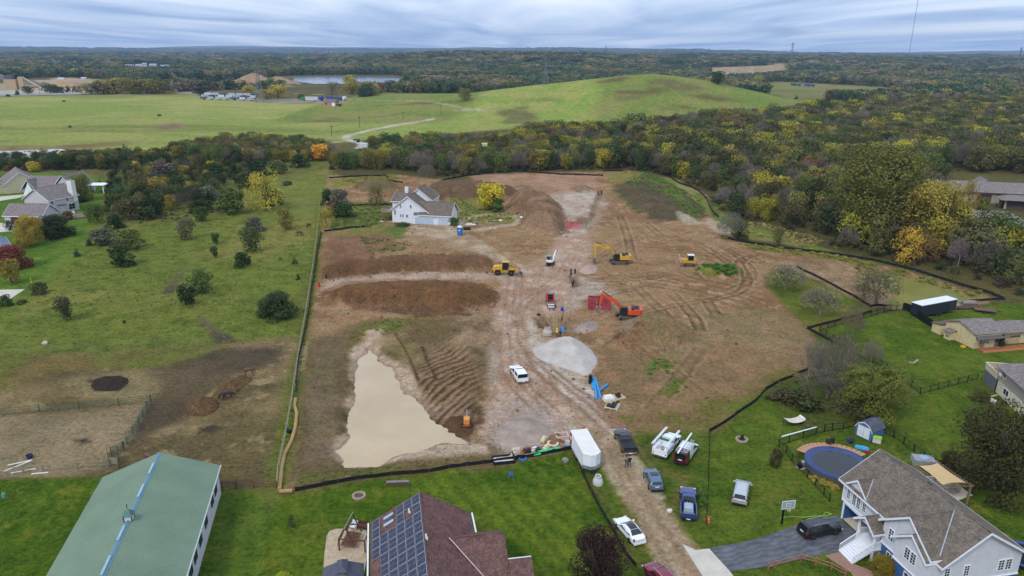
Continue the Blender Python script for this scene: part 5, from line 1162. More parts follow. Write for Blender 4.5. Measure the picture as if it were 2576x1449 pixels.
a_=at(2500,512);s_b=thing('stone_building',(a_.x,a_.y,a_.z),R(-14),'long stone building with a purple grey hip roof','building')
STONE=M('pale_stone',(168,154,134),.9,0,.2,2.5,.3)
xs0,xs1=-22,18
MB().box(xs0,xs1,0,14,0,4.4).build('wall',STONE,s_b)
mb=MB();mb.slab([(xs0-1,-1,4.2),(xs1+1,-1,4.2),(xs1-7,7,7.2),(xs0+8,7,7.2)],.2,(0,-.4,1));mb.slab([(xs0-1,15,4.2),(xs0-1,-1,4.2),(xs0+8,7,7.2)],.2,(-.3,0,1));mb.slab([(xs1+1,15,4.2),(xs0-1,15,4.2),(xs0+8,7,7.2),(xs1-7,7,7.2)],.2,(0,.4,1));mb.slab([(xs1+1,-1,4.2),(xs1+1,15,4.2),(xs1-7,7,7.2)],.2,(.3,0,1));mb.build('roof',SH_P,s_b)
gable(s_b,-5,4,9,18,4.2,7.6,'y',.5,SH_P,.2,fascia=False,name='rear_roof')
for x0,x1 in((-14,-10.6),(-6.2,-1.2)):MB().box(x0,x1,-.05,.0,0,3.4).build('garage_door',M('dark_brown_door',(78,52,46),.7),s_b)
for x in(1.6,6.2,11):window(s_b,(x,-.005,2.9),(1,0,0),(0,-1,0),3.0,1.0,4,1,M('bronze_frame',(82,72,64),.5))
MB().box(-1,15,-2.6,-2.2,0,.6).build('garden_wall',STONE,s_b)
for(u,v,w_,h_,lb)in((2556,528,9,3.4,'raised pavilion with purple grey roof beside the stone building'),(2515,566,10,2.6,'low open pavilion with upswept grey roof below the stone building'),(2585,590,9,2.4,'open pavilion at the right edge below the stone building')):
 a_=at(u,v);pv=thing('pavilion',a_,R(-14),lb,'pavilion','pavilions by the stone building');f_=MB()
 for x in(-w_/2+1,w_/2-1):
  for y in(1,6):f_.box(x-.3,x+.3,y-.3,y+.3,0,h_)
 f_.build('pier',STONE,pv);MB().box(-w_/2+1.3,w_/2-1.3,1.5,5.5,0,h_*.8).build('wall',M('dark_timber_wall',(84,74,66),.8),pv)
 MB().slab([(-w_/2-1,-.6,h_),(w_/2+1,-.6,h_),(w_/4,3.5,h_+1.5),(-w_/4,3.5,h_+1.5)],.18,(0,-.4,1)).slab([(-w_/2-1,7.6,h_),(-w_/2-1,-.6,h_),(-w_/4,3.5,h_+1.5)],.18,(-.4,0,1)).slab([(w_/2+1,7.6,h_),(-w_/2-1,7.6,h_),(-w_/4,3.5,h_+1.5),(w_/4,3.5,h_+1.5)],.18,(0,.4,1)).slab([(w_/2+1,-.6,h_),(w_/2+1,7.6,h_),(w_/4,3.5,h_+1.5)],.18,(.4,0,1)).build('roof',SH_P,pv)
# ------------------------------------------------------------------ houses on the left
def simple_house(u,v,rz,lb,w_,d_,ze,zr,axis,sid,sh,wins=(),nm='house'):
 p=at(u,v);o=thing(nm,p,rz,lb,'house')
 if axis=='x':gwall(o,[(0,-.3),(d_,-.3),(d_,ze),(d_/2,zr-.15),(0,ze)],0,w_,'x',sid)
 else:gwall(o,[(0,-.3),(w_,-.3),(w_,ze),(w_/2,zr-.15),(0,ze)],0,d_,'y',sid)
 gable(o,0,w_,0,d_,ze,zr,axis,.45,sh,.18)
 for(x,z,ww_,hh_)in wins:window(o,(x,-.005,z),(1,0,0),(0,-1,0),ww_,hh_,2,2)
 return o
CREAM=lined('cream_siding',(204,196,160),.2)
h1=simple_house(14,488,R(38),'cream house with a grey roof at the upper left edge',11.6,15,3.7,8.0,'y',CREAM,SH_P,((6.6,1.7,1.7,1.9),))
gwall(h1,[(-7,-.3),(1,-.3),(1,3),(-3,5.4),(-7,3)],1.5,9,'y',CREAM,'wing_wall');gable(h1,-7,1,1.2,9,3.1,6.2,'y',.4,SH_P,.18,name='wing_roof')
h2=simple_house(64,491,R(-3),'low grey roofed house behind the white chimney',13,12,2.8,6.6,'x',SID_L,SH_P)
gwall(h2,[(11.4,-.3),(19,-.3),(19,3.0),(15.2,6.8),(11.4,3.0)],.6,13,'y',SID_L,'wing_wall');gable(h2,11,19.4,.6,13,3.0,7.8,'y',.4,SH_P,.18,name='wing_roof')
MB().prism([(-.2,0),(5,0),(2.4,5.0)],-.9,-.5,'y').build('gable_wall',WHITE,h2);gable(h2,-.4,5.2,-1.0,4,2.6,6.0,'y',.3,SH_P,.18,name='porch_roof')
h3=simple_house(129,543,R(-17),'pale two storey house with a tall white chimney',10.6,11.5,5.4,8.8,'y',SID_L,SH_P)
h3.location=h3.location-Vector((math.cos(R(-17)),math.sin(R(-17)),0))*10.6
for y,z,w_,h_ in((1.2,4.3,.9,1.4),(7.2,4.4,.8,1.5),(9.6,4.4,.8,1.5),(8.6,1.6,2.6,2.0),(1.0,1.4,.7,1.1)):window(h3,(10.605,y,z),(0,1,0),(1,0,0),w_,h_,2,2)
c_=MB().box(9.0,11.0,9.4,11.0,3,10.2).build('chimney',M('white_brick',(226,222,216),.8),h3);MB().box(9.3,10.7,9.7,10.7,10.2,10.5).build('chimney_cap',GREYM,c_)
bw=MB().prism([(10.6,3.0),(12.0,3.6),(12.0,5.2),(10.6,5.8)],0,2.8,'z').build('bay_wall',SID_L,h3);MB().prism([(10.5,2.8),(12.2,3.4),(12.2,5.4),(10.5,6.0)],2.8,3.1,'z').build('bay_roof',SH_G,bw)
ga=thing('garage',at(14,563),R(-2),'garage with dark red doors joined to the chimney house','garage')
gwall(ga,[(0,-.3),(8.5,-.3),(8.5,2.9),(4.25,5.4),(0,2.9)],0,12.2,'x',SID_L);gable(ga,0,12.2,0,8.5,2.9,5.8,'x',.4,SH_P,.18)
for x0,x1 in((2.0,5.6),(7.2,10.8)):MB().box(x0,x1,-.06,-.002,-.2,2.3).build('garage_door',M('dark_red_door',(92,46,46),.6),ga)
h4=simple_house(35,646,R(40),'house with a blue grey roof at the left edge',12,14,2.7,5.6,'y',SID_L,shingle('blue_grey_shingles',(112,124,144),(132,144,164)))
h4.location=h4.location-Vector((math.cos(R(40)),math.sin(R(40)),0))*12.2
p=at(244,486);pg=thing('pergola',p,R(4),'white garden pergola beside the shrub thicket','pergola');f_=MB()
for x in(-2.6,2.6):
 for y in(0,4.4):MB().box(x-.15,x+.15,y-.15,y+.15,0,3.0).build('post',WHITE,pg)
MB().box(-3.2,3.2,-.6,5,3.0,3.25).build('canopy',WHITE,pg)
for x in(-1.2,1.0):MB().box(x-.4,x+.4,1,1.9,0,.5).box(x-.4,x+.4,1.8,2.0,.5,1.0).build('garden_seat',M('black_wicker',(36,36,38),.8),None)if False else None
def slab_on_ground(name,pxs,m,lb,t_=.06,kind='structure',dz=.02,cat=None):
 q=P(pxs);zz_=max(float(hgt(q[:,0],q[:,1]).max()),hz1(*q.mean(0)))+dz
 mb=MB();mb.prism([tuple(a)for a in q],zz_-.4,zz_,'z');o=mb.build(name,m);return tag(o,lb,cat,kind=kind)
slab_on_ground('concrete_pad','-40,730 62,728 26,752 -40,758',CONC,'concrete pad on the lawn at the left edge',dz=.05)
slab_on_ground('driveway','-40,498 70,488 50,497 -30,510',CONC,'pale driveway between the left houses')
slab_on_ground('driveway','-60,560 38,562 32,582 -60,588',CONC,'pale driveway of the chimney house')
pt=at(190,545);o=MB().lathe([(0,0),(4.2,0),(4.2,.35),(0,.36)],20,pt).build('patio',M('brown_paving',(118,104,88),.9,0,.2,2));tag(o,'round brown patio beside the pale two storey house',kind='structure')
ASPH=M('worn_asphalt',(82,84,90),.85,0,.2,.5,.05,.3,(108,110,116))
t=ASPH.node_tree;b=t.nodes['Principled BSDF'];wv=nd(t,'ShaderNodeTexWave',Scale=.4,Distortion=9,Detail=5.0);wv.inputs['Detail Scale'].default_value=1.2;tcn=nd(t,'ShaderNodeTexCoord');mp_=nd(t,'ShaderNodeMapping');mp_.inputs['Rotation'].default_value=(0,0,R(70));t.links.new(tcn.outputs['Object'],mp_.inputs[0]);t.links.new(mp_.outputs[0],wv.inputs['Vector'])
src_=b.inputs['Base Color'].links[0].from_socket;hs=nd(t,'ShaderNodeHueSaturation');t.links.new(src_,hs.inputs['Color']);t.links.new(mth(t,'MULTIPLY_ADD',wv.outputs['Fac'],.34,.82),hs.inputs['Value']);t.links.new(hs.outputs[0],b.inputs['Base Color'])
slab_on_ground('driveway','1785,1379 1880,1362 1970,1334 2010,1318 2060,1302 2105,1297 2158,1345 2190,1380 2110,1388 2050,1398 1960,1420 1838,1438',ASPH,'curved grey asphalt driveway in front of the white and blue house')
slab_on_ground('concrete_apron','1716,1368 1750,1384 1784,1380 1837,1438 1880,1500 1800,1500',CONC,'broken concrete apron between track and asphalt driveway',dz=.012)
slab_on_ground('brick_walk','2075,1398 2112,1388 2150,1420 2240,1452 2300,1500 2180,1500 2140,1440',M('red_brick_paving',(150,116,100),.9,0,.25,5,.15),'red brick walk at the foot of the white stairs')
# ------------------------------------------------------------------ vehicles: x forward, y left, wheels on z = 0
def paintm(name,c,rough=.28,metal=0.0):return M('paint_'+name,c,rough,metal,.04,1.0,0,.5,None,.6)
TYRE=M('tyre_rubber',(34,34,35),.85,0,.15,8);RIM=M('alloy_rim',(168,172,176),.3,.8,.1,6);BLKP=M('black_plastic',(30,31,33),.6,0,.1,4)
AGL=M('tinted_glass',(22,27,33),.06,0,.1,1,0,.8);HLAMP=M('lamp_glass',(214,220,226),.1,0,.05,1,0,.8);TLAMP=M('tail_lamp_red',(150,28,30),.2,0,.1,2);PLATE=M('number_plate',(222,224,226),.5)
CHROME=M('chrome',(200,204,208),.15,.9,.05,2)
def wheel(par,x,y,r=.36,w=.24,rim=None):
 t=MB().lathe([(r*.62,-w/2),(r*.94,-w/2),(r,-w/3),(r,w/3),(r*.94,w/2),(r*.62,w/2)],16).build('wheel',TYRE,par,False)
 t.matrix_basis=Matrix.Translation((x,y,r))@Matrix.Rotation(R(90),4,'X')
 m=MB().lathe([(.02,w/2-.06),(r*.2,w/2-.01),(r*.62,w/2-.05),(r*.62,-w/2+.05),(.02,-w/2+.05)],12)
 for k in range(5):
  a=2*math.pi*k/5;m.tube((r*.1*math.cos(a),r*.1*math.sin(a),w/2-.02),(r*.6*math.cos(a),r*.6*math.sin(a),w/2-.035),.035,4)
  m.tube((r*.1*math.cos(a),r*.1*math.sin(a),-w/2+.02),(r*.6*math.cos(a),r*.6*math.sin(a),-w/2+.035),.035,4)
 m.build('rim',rim or RIM,t);return t
def loft_car(par,prof,L,W,body,belt=.92,tumble=.86,zb=.28,name='body'):
 """prof: (x, top z, half-width factor) from the nose to the tail; the sides lean in above the belt"""
 secs=[]
 for x,z,wf in prof:
  w=W/2*wf;zt=max(z,zb+.25);b_=min(belt,zt-.05);tr=tumble if zt>belt+.2 else.93
  secs.append([(x,-w*.92,zb),(x,-w,zb+.18),(x,-w*.99,b_),(x,-w*tr*.98,zt-.06),(x,-w*tr*.8,zt),(x,w*tr*.8,zt),(x,w*tr*.98,zt-.06),(x,w*.99,b_),(x,w,zb+.18),(x,w*.92,zb)])
 return MB().loft(secs).build(name,body,par,False)
def pz(prof,x):
 xs=[p[0]for p in prof][::-1];return float(np.interp(x,xs,[p[1]for p in prof][::-1])),float(np.interp(x,xs,[p[2]for p in prof][::-1]))
def glass_side(par,prof,W,xa,xb,xc,xd,belt,tumble,top=.1,m=AGL):
 """side window between foot points xa..xb (at the belt) and head points xc..xd (under the roof)"""
 for sg in(1,-1):
  mb=MB();q=[]
  for x,hi in((xa,0),(xb,0),(xd,1),(xc,1)):
   z,wf=pz(prof,x);w=W/2*wf
   if hi:q.append(V3(x,sg*(w*(tumble*.98+.0)+.012),z-.06-top+.0))
   else:q.append(V3(x,sg*(w*.985+.015),belt+.05))
  mb.add(q,[(0,1,2,3)if sg<0 else(3,2,1,0)]);mb.build('side_window',m,par)
def glass_end(par,prof,W,x0,x1,tumble,name,m=AGL,in0=.12,in1=.1):
 z0,w0=pz(prof,x0);z1,w1=pz(prof,x1);a=W/2*w0*.93-in0;b=W/2*w1*tumble*.8-.02
 n=V3(z0-z1,0,x1-x0);n=n if n.z>0 else-n;n=n.normalized()*.018
 MB().add([V3(x0,-a,z0)+n,V3(x0,a,z0)+n,V3(x1,b,z1)+n,V3(x1,-b,z1)+n],[(0,1,2,3)if x0>x1 else(3,2,1,0)]).build(name,m,par)
def lamps(par,xf,xr,W,zf,zr,hf=.16,hr=.3,wr=.16):
 for s in(1,-1):
  MB().box(xf-.12,xf+.02,s*W*.40-.17,s*W*.40+.17,zf-hf/2,zf+hf/2).build('headlight',HLAMP,par)
  MB().box(xr-.02,xr+.12,s*W*.43-wr/2,s*W*.43+wr/2,zr-hr/2,zr+hr/2).build('tail_light',TLAMP,par)
 MB().box(xr-.035,xr,-.26,.26,zr-.2,zr-.06).build('number_plate',PLATE,par)
def mirrors(par,x,W,z,m):
 for s in(1,-1):MB().box(x-.1,x+.08,s*W/2,s*(W/2+.2)if s>0 else s*W/2,z-.08,z+.1).build('mirror',m,par)if s>0 else MB().box(x-.1,x+.08,-(W/2+.2),-W/2,z-.08,z+.1).build('mirror',m,par)
def place(o,u0,v0,u1,v1):
 a=at(u0,v0);b=at(u1,v1);c=(a+b)/2;o.location=c;o.rotation_euler=(0,0,math.atan2(a.y-b.y,a.x-b.x));o.location.z=max(hz1(c.x,c.y),min(a.z,b.z))
 pit=math.atan2(a.z-b.z,max((a-b).xy.length,1))
 o.rotation_euler=(0,-pit*.8,math.atan2(a.y-b.y,a.x-b.x));return o
def car(label,cat,pos,c,prof,L,W,belt,tumble,sides,ws,rw,wr=.36,wb=(1.35,-1.35),roofglass=None,rails=False,group=None,metal=.0,lo=.9,tl=.95,name=None):
 t=thing(name or cat.replace(' ','_'),(0,0,0),0,label,cat,group);bm=paintm(label[:24],c,.25,metal)
 bo=loft_car(t,prof,L,W,bm,belt,tumble)
 for s_ in sides:glass_side(bo,prof,W,*s_,belt,tumble)
 if ws:glass_end(bo,prof,W,*ws,tumble,'windscreen')
 if rw:glass_end(bo,prof,W,*rw,tumble,'rear_window')
 if roofglass:
  x0,x1=roofglass;z0,w0=pz(prof,x0);z1,w1=pz(prof,x1);b=W/2*w0*tumble*.72;xm=(x0+x1)/2;zm=pz(prof,xm)[0]
  MB().add([V3(x0,-b,z0+.02),V3(x0,b,z0+.02),V3(xm,-b,zm+.02),V3(xm,b,zm+.02),V3(x1,-b,z1+.02),V3(x1,b,z1+.02)],[(0,1,3,2),(2,3,5,4)]).build('roof_glass',AGL,bo)
 for x in wb:
  for s in(1,-1):wheel(t,x,s*(W/2-.13),wr)
 a=MB()
 for x in wb:
  for s in(1,-1):a.lathe([(wr*1.14,-.02),(wr*1.14,.02)],14,(0,0,0))if False else None
 lamps(t,L/2-.06,-L/2+.02,W,.68,tl);mirrors(t,sides[0][1]+.05 if sides else.6,W,belt+.12,bm)
 bmp=MB();bmp.box(-L/2-.04,-L/2+.12,-W*.42,W*.42,.3,.5);bmp.box(L/2-.16,L/2+.03,-W*.4,W*.4,.28,.46);bmp.build('bumper',BLKP if lo<1 else bm,t)
 if rails:
  f=MB()
  for s in(1,-1):
   y=s*W/2*tumble*.8;z=pz(prof,0)[0];f.tube((.6,y,z+.06),(-1.5,y,z+.05),.03,5)
  f.build('roof_rail',CHROME,bo)
 return place(t,*pos)
SEDAN=[(2.42,.62,.72),(2.3,.74,.86),(1.9,.84,.96),(1.15,.96,1),(.95,1.0,1),(.25,1.40,.98),(-.4,1.45,.98),(-1.0,1.38,.97),(-1.75,1.10,.95),(-2.2,1.04,.9),(-2.42,.98,.82)]
SUV=[(2.3,.68,.74),(2.2,.84,.88),(1.75,.98,.97),(1.05,1.06,1),(.85,1.1,1),(.2,1.58,.98),(-.5,1.66,.98),(-1.4,1.62,.97),(-1.95,1.46,.95),(-2.2,1.1,.93),(-2.3,.95,.9)]
VAN=[(2.55,.7,.74),(2.42,.86,.9),(1.9,1.0,.98),(1.55,1.1,1),(.65,1.68,.98),(-.3,1.76,.98),(-1.7,1.73,.97),(-2.3,1.6,.95),(-2.5,1.1,.93),(-2.57,.95,.92)]
BOXY=[(2.5,.75,.8),(2.42,.95,.92),(1.8,1.05,.98),(1.2,1.12,1),(1.0,1.15,1),(.5,1.66,.97),(-.5,1.74,.97),(-1.9,1.72,.96),(-2.3,1.62,.95),(-2.48,1.15,.95),(-2.52,1.0,.95)]
car('white sedan with a black glass roof parked on the verge of the gravel track','car',(1561,1318,1606,1370),(236,238,242),SEDAN,4.85,1.86,.90,.76,[(-1.55,.85,-1.0,.22)],(.98,.26),(-1.72,-1.02),.35,(1.42,-1.42),(.2,-.98),lo=1)
car('blue grey crossover parked on the grass beside the gravel track','car',(1631,1190,1653,1242),(92,116,140),SUV,4.6,1.88,1.0,.80,[(-1.9,.8,-1.5,.2)],(.88,.22),(-2.18,-1.97),.36,(1.35,-1.35),(.1,-.9),metal=.35,tl=1.0)
car('silver minivan with roof rails standing alone on the lawn','minivan',(1870,1216,1857,1281),(192,195,198),VAN,5.15,1.98,1.02,.82,[(-2.25,1.2,-1.9,.6)],(1.5,.68),(-2.5,-2.3),.34,(1.6,-1.5),None,True,metal=.4,tl=1.1)
car('burgundy four by four cut off by the bottom edge on the track','car',(1632,1432,1692,1496),(122,28,48),SUV,4.6,1.88,1.0,.80,[(-1.9,.8,-1.5,.2)],(.88,.22),(-2.18,-1.97),.37,(1.35,-1.35),None,True,tl=1.0)
car('black long roofed crossover with chrome side strip on the asphalt driveway','car',(2111,1330,2008,1352),(24,24,27),BOXY,5.1,1.95,1.05,.80,[(-2.2,.95,-1.95,.5)],(1.02,.52),(-2.46,-2.3),.38,(1.55,-1.5),None,True,tl=1.0)
# ---- pickups
def pickup(label,pos,c,L=5.8,W=1.98,crew=True,cap=False,cover=False,load=False,step=None,wr=.4,bedopen=True,name='pickup_truck'):
 t=thing(name,(0,0,0),0,label,'pickup truck');bm=paintm(label[:24],c,.28);f=L/2
 cab0,cab1=f-1.75,(-.55 if crew else.25)
 prof=[(f,.78,.84),(f-.12,1.02,.93),(f-.8,1.1,.98),(cab0+.1,1.15,1),(cab0-.0,1.18,1),(cab0-.65,1.78,.96),((cab0+cab1)/2,1.86,.96),(cab1+.25,1.84,.95),(cab1,1.2,.98)]
 bo=loft_car(t,prof,L,W,bm,1.1,.82,.42,'cab')
 glass_side(bo,prof,W,cab1+.12,cab0-.15,cab1+.3,cab0-.68,1.1,.82);glass_end(bo,prof,W,cab0,cab0-.64,.82,'windscreen');glass_end(bo,prof,W,cab1-.0,cab1+.24,.82,'rear_window')
 b0=cab1-.05;b1=-f;bd=MB()
 for s in(1,-1):bd.box(b1,b0,min(s*W/2,s*(W/2-.13)),max(s*W/2,s*(W/2-.13)),.5,1.18)
 bd.box(b0-.1,b0,-W/2+.13,W/2-.13,.5,1.18);bd.box(b1,b0,-W/2+.13,W/2-.13,.5,.66);be=bd.build('bed',bm,t)
 MB().box(b1-.07,b1-.005,-W/2+.05,W/2-.05,.52,1.17).build('tailgate',bm,be)
 MB().box(b1+.05,b0-.12,-W/2+.14,W/2-.14,.665,.68).build('bed_liner',BLKP,be)
 if cover:MB().prism([(-W/2+.02,1.185),(W/2-.02,1.185),(W/2-.1,1.27),(-W/2+.1,1.27)],b1+.02,b0-.02,'x').build('bed_cover',BLKP,be)
 if cap:
  cp=MB();z1=1.84;cp.loft([[(x,-W/2+.02,1.19),(x,-W/2*.8,z_),(x,W/2*.8,z_),(x,W/2-.02,1.19)]for x,z_ in((b0-.02,z1),(b1+.5,z1+.02),(b1+.12,z1-.03))],False,False);cp.quad((b0-.02,-W/2+.02,1.19),(b0-.02,W/2-.02,1.19),(b0-.02,W*.4,z1),(b0-.02,-W*.4,z1));co=cp.build('canopy',bm,be)
  for s in(1,-1):MB().add([(b0-.35,s*(W/2-.02),1.3),(b1+.5,s*(W/2-.02),1.3),(b1+.5,s*(W/2*.86),1.7),(b0-.35,s*(W/2*.86),1.7)],[(0,1,2,3)]).build('side_window',AGL,co)
  MB().box(b1+.08,b1+.11,-W*.38,W*.38,1.1,1.74).build('hatch_shade_sheet',DARK,co)  # dark sheet across the open hatch, its colour stands for the shaded inside
 for x in(f-1.02,-f+1.15):
  for s in(1,-1):wheel(t,x,s*(W/2-.15),wr,.28)
 for s in(1,-1):
  MB().box(f-.14,f+.02,s*W*.4-.16,s*W*.4+.16,.8,1.0).build('headlight',HLAMP,t);MB().box(-f-.02,-f+.1,s*W*.45-.08,s*W*.45+.08,.75,1.12).build('tail_light',TLAMP,t)
 MB().box(f-.03,f+.035,-.6,.6,.66,.98).build('grille',CHROME if c[0]<60 else BLKP,t)
 bp_=MB();bp_.box(-f-.2,-f-.07,-W*.46,W*.46,.42,.62);bp_.box(f-.05,f+.12,-W*.47,W*.47,.42,.64);bp_.build('bumper',step or CHROME,t);MB().box(-f-.215,-f-.2,-.25,.25,.46,.6).build('number_plate',PLATE,t)
 mirrors(t,cab0-.25,W,1.3,BLKP);return place(t,*pos),be,(b0,b1,W)
pickup('black pickup with a covered bed at the edge of the gravel track',(1556,1091,1587,1151),(30,33,40),5.9,2.0,True,False,True)
t,be,(b0,b1,W_)=pickup('blue pickup with black tailgate and a wrapped load in its bed',(1729,1238,1731,1319),(44,62,122),6.0,2.0,True,step=BLKP)
ld=MB().box(-2.6,-1.0,-.55,.55,.70,1.25).box(-2.5,-1.2,-.5,.5,1.25,1.5).build('wrapped_load',M('shrink_wrap',(150,168,182),.3,0,.25,5));ld.matrix_world=t.matrix_basis;tag(ld,'plastic wrapped pallet load in the bed of the blue pickup','pallet load')
st_=MB()
for y in(-.7,.7):st_.tube((-2.6,y,.9),(-1.0,-y*.3,1.55),.03,4)
st_.build('strap',M('yellow_strap',(206,186,70),.7),ld)
t,be,_=pickup('white pickup with a canopy and open tailgate on the pink haul road',(1291,928,1318,970),(236,238,240),5.7,1.98,True,True)
for y,z,c_ in((-.4,.68,(150,60,50)),(.3,.68,(190,150,110)),(0,.95,(120,70,60))):
 bxx=MB().box(-2.6,-2.1,y-.25,y+.25,z,z+.28).build('tool_crate',M('crate_%d'%c_[0],c_,.8));bxx.matrix_world=t.matrix_basis;tag(bxx,{150:'red tool crate inside the canopy of the white pickup',190:'tan tool crate inside the canopy of the white pickup',120:'dark red tool crate stacked highest in the white pickup canopy'}[c_[0]],'crate')
# ---- white service truck with ladder rack
t=thing('service_truck',(0,0,0),0,'white service truck with utility boxes and long white pipes on its rack','service truck');bm=paintm('service',(236,238,240));f=3.1;W=2.05
prof=[(f,.8,.84),(f-.12,1.1,.93),(f-.9,1.22,.98),(f-1.5,1.28,1),(f-1.6,1.3,1),(f-2.2,1.95,.96),(f-3.0,2.02,.96),(f-3.3,1.98,.95),(f-3.4,1.3,.98)]
bo=loft_car(t,prof,6.2,W,bm,1.2,.84,.45,'cab');glass_side(bo,prof,W,f-3.2,f-1.85,f-3.15,f-2.3,1.2,.84);glass_end(bo,prof,W,f-1.6,f-2.18,.84,'windscreen')
bd=MB()
for s in(1,-1):bd.box(-3.1,-.4,min(s*1.08,s*.6),max(s*1.08,s*.6),.55,1.55)
bd.box(-3.1,-.4,-.6,.6,.55,.75);bd.box(-.55,-.4,-.6,.6,.75,1.55);ub=bd.build('utility_body',bm,t)
for s in(1,-1):
 for k in range(3):MB().box(-3.0+k*.88,-2.2+k*.88,s*1.08 if s>0 else-1.1,1.1 if s>0 else-1.08,.95 if k==1 else.65,1.48).build('compartment_door',M('door_white',(224,226,230),.35),ub)
rk=MB()
for x in(-3.0,-.5):
 for s in(1,-1):rk.tube((x,s*1.0,1.55),(x,s*1.0,2.25),.04,5)
 rk.tube((x,-1.0,2.25),(x,1.0,2.25),.04,5)
for s in(1,-1):rk.tube((-3.1,s*1.0,2.25),(1.2,s*1.0,2.25),.045,5)
rk.build('ladder_rack',M('rack_white',(222,226,228),.4),t)
MB().box(-3.25,-3.1,-1.05,1.05,.42,.62).build('rear_bumper',CHROME,t);MB().box(-3.1,-3.02,-.6,.6,.76,1.4).build('tailgate',bm,t)
tag(MB().lathe([(.28,0),(.42,.04),(.42,.14),(.28,.18),(.28,.02)],14,(-1.3,.05,.78)).build('hose_reel',M('green_hose',(150,170,160),.6),t),None);MB().box(-.62,-.56,-.9,.9,1.6,1.95).build('cab_guard',M('guard_green',(70,120,104),.5),t)
for x in(2.0,-1.75):
 for s in(1,-1):wheel(t,x,s*.88,.42,.3)
lamps(t,f-.05,-3.1,W,.95,.8,.2,.2);mirrors(t,f-1.9,W,1.5,BLKP)
MB().lathe([(.03,.72),(.2,.7),(.2,0),(.0,0)],8,(-2.3,-.1,.76)).build('orange_cone',M('cone_orange',(214,92,44),.7))if False else None
place(t,1704,1099,1650,1163);tb=t.matrix_basis.copy()
for y,lb in((-.95,'bundle of white pipes on the right rail of the service truck rack'),(.95,'bundle of white pipes on the left rail of the service truck rack')):
 pb=MB()
 for k in range(3):pb.tube((-3.6,y+(k-1)*.11,2.36+(k==1)*.08),(1.9,y+(k-1)*.11,2.36+(k==1)*.08),.06,7)
 o=pb.build('pipe_bundle',M('white_pvc',(232,234,236),.35));o.matrix_world=tb;tag(o,lb,'pipes')
cn=MB().box(-2.55,-2.2,-.3,.05,.76,1.1).build('fuel_can',M('orange_plastic',(208,84,46),.5));cn.matrix_world=tb;tag(cn,'orange can lying in the open bed of the white service truck','can')
# ---- white van with maroon rear
t=thing('cargo_van',(0,0,0),0,'white cargo van with a dark maroon rear and roof bars','van');bm=paintm('van_white',(236,238,240));mm=paintm('van_maroon',(74,24,38));f=2.75;W=1.98
prof=[(f,.75,.82),(f-.15,1.0,.92),(f-.75,1.12,.98),(f-1.0,1.2,1),(f-1.75,1.92,.97),(f-2.4,2.02,.97),(-1.3,2.03,.97)]
bo=loft_car(t,prof,5.5,W,bm,1.15,.86,.34);glass_side(bo,prof,W,f-2.4,f-1.2,f-2.35,f-1.85,1.15,.86);glass_end(bo,prof,W,f-1.02,f-1.74,.86,'windscreen')
rear=loft_car(t,[(-1.3,2.035,.972),(-2.5,2.02,.965),(-2.7,1.9,.95),(-2.76,1.0,.94)],5.5,W,mm,1.15,.86,.34,'rear_body')
glass_end(rear,[(-2.5,2.02,.965),(-2.7,1.9,.95),(-2.76,1.1,.94)],W,-2.76,-2.7,.86,'rear_window')
rr_=MB()
for x in(.6,-.2,-1.0,-1.8,-2.4):rr_.tube((x,-.8,2.12),(x,.8,2.12),.03,5)
for s in(1,-1):rr_.tube((.7,s*.78,2.12),(-2.5,s*.78,2.12),.03,5)
rr_.build('roof_rack',M('rack_pale',(200,206,210),.4,.3),t)
for x in(1.75,-1.75):
 for s in(1,-1):wheel(t,x,s*.84,.36)
lamps(t,f-.05,-2.76,W,.8,1.1,.18,.4);mirrors(t,f-1.4,W,1.3,BLKP)
for s_,tx in((1,'PLUMBING'),(-1,'PLUMBING')):pass
place(t,1745,1119,1703,1182);tb=t.matrix_basis.copy()
tubm=MB().box(-3.3,2.9,.12,.32,2.16,2.34).build('conduit_box',MATS['white_pvc']);tubm.matrix_world=tb;tag(tubm,'long white conduit tube strapped to the roof of the maroon tailed van','pipe tube')
ldr=MB()
for y in(-.3,-.65):ldr.tube((-2.4,y,2.2),(1.4,y,2.2),.035,5)
for k in range(11):ldr.tube((-2.3+k*.35,-.3,2.2),(-2.3+k*.35,-.65,2.2),.02,4)
o=ldr.build('ladder',M('aluminium',(196,202,206),.35,.6));o.matrix_world=tb;tag(o,'aluminium ladder on the roof rack of the maroon tailed van','ladder')
# ---- enclosed white trailer
t=thing('cargo_trailer',(0,0,0),0,'white enclosed cargo trailer with a vee nose and dark red rear beside the track','trailer');wm=M('trailer_white',(232,234,238),.4,0,.05,1);L=7.0;W=2.45
bo=MB().prism([(-3.5,-W/2),(2.9,-W/2),(3.6,-.35),(3.6,.35),(2.9,W/2),(-3.5,W/2)],.55,2.72,'z').build('body',wm,t)
MB().prism([(-3.55,-W/2-.03),(2.9,-W/2-.03),(3.64,-.36),(3.64,.36),(2.9,W/2+.03),(-3.55,W/2+.03)],2.722,2.78,'z').build('roof',M('trailer_roof',(226,222,214),.5,0,.08,.6),bo)
MB().prism([(2.6,-W/2-.015),(2.92,-W/2-.015),(3.615,-.355),(3.615,.355),(2.92,W/2+.015),(2.6,W/2+.015)],.56,1.1,'z').build('stone_guard',M('tread_plate',(176,182,188),.35,.6),bo)
MB().box(-3.57,-3.5,-W/2+.05,W/2-.05,.6,2.65).build('rear_ramp',paintm('trailer_red',(112,34,44)),bo);MB().box(-3.52,-2.6,W/2+.003,W/2+.012,.6,2.65).box(-3.52,-2.6,-W/2-.012,-W/2-.003,.6,2.65).build('rear_panel',MATS['paint_trailer_red'],bo)
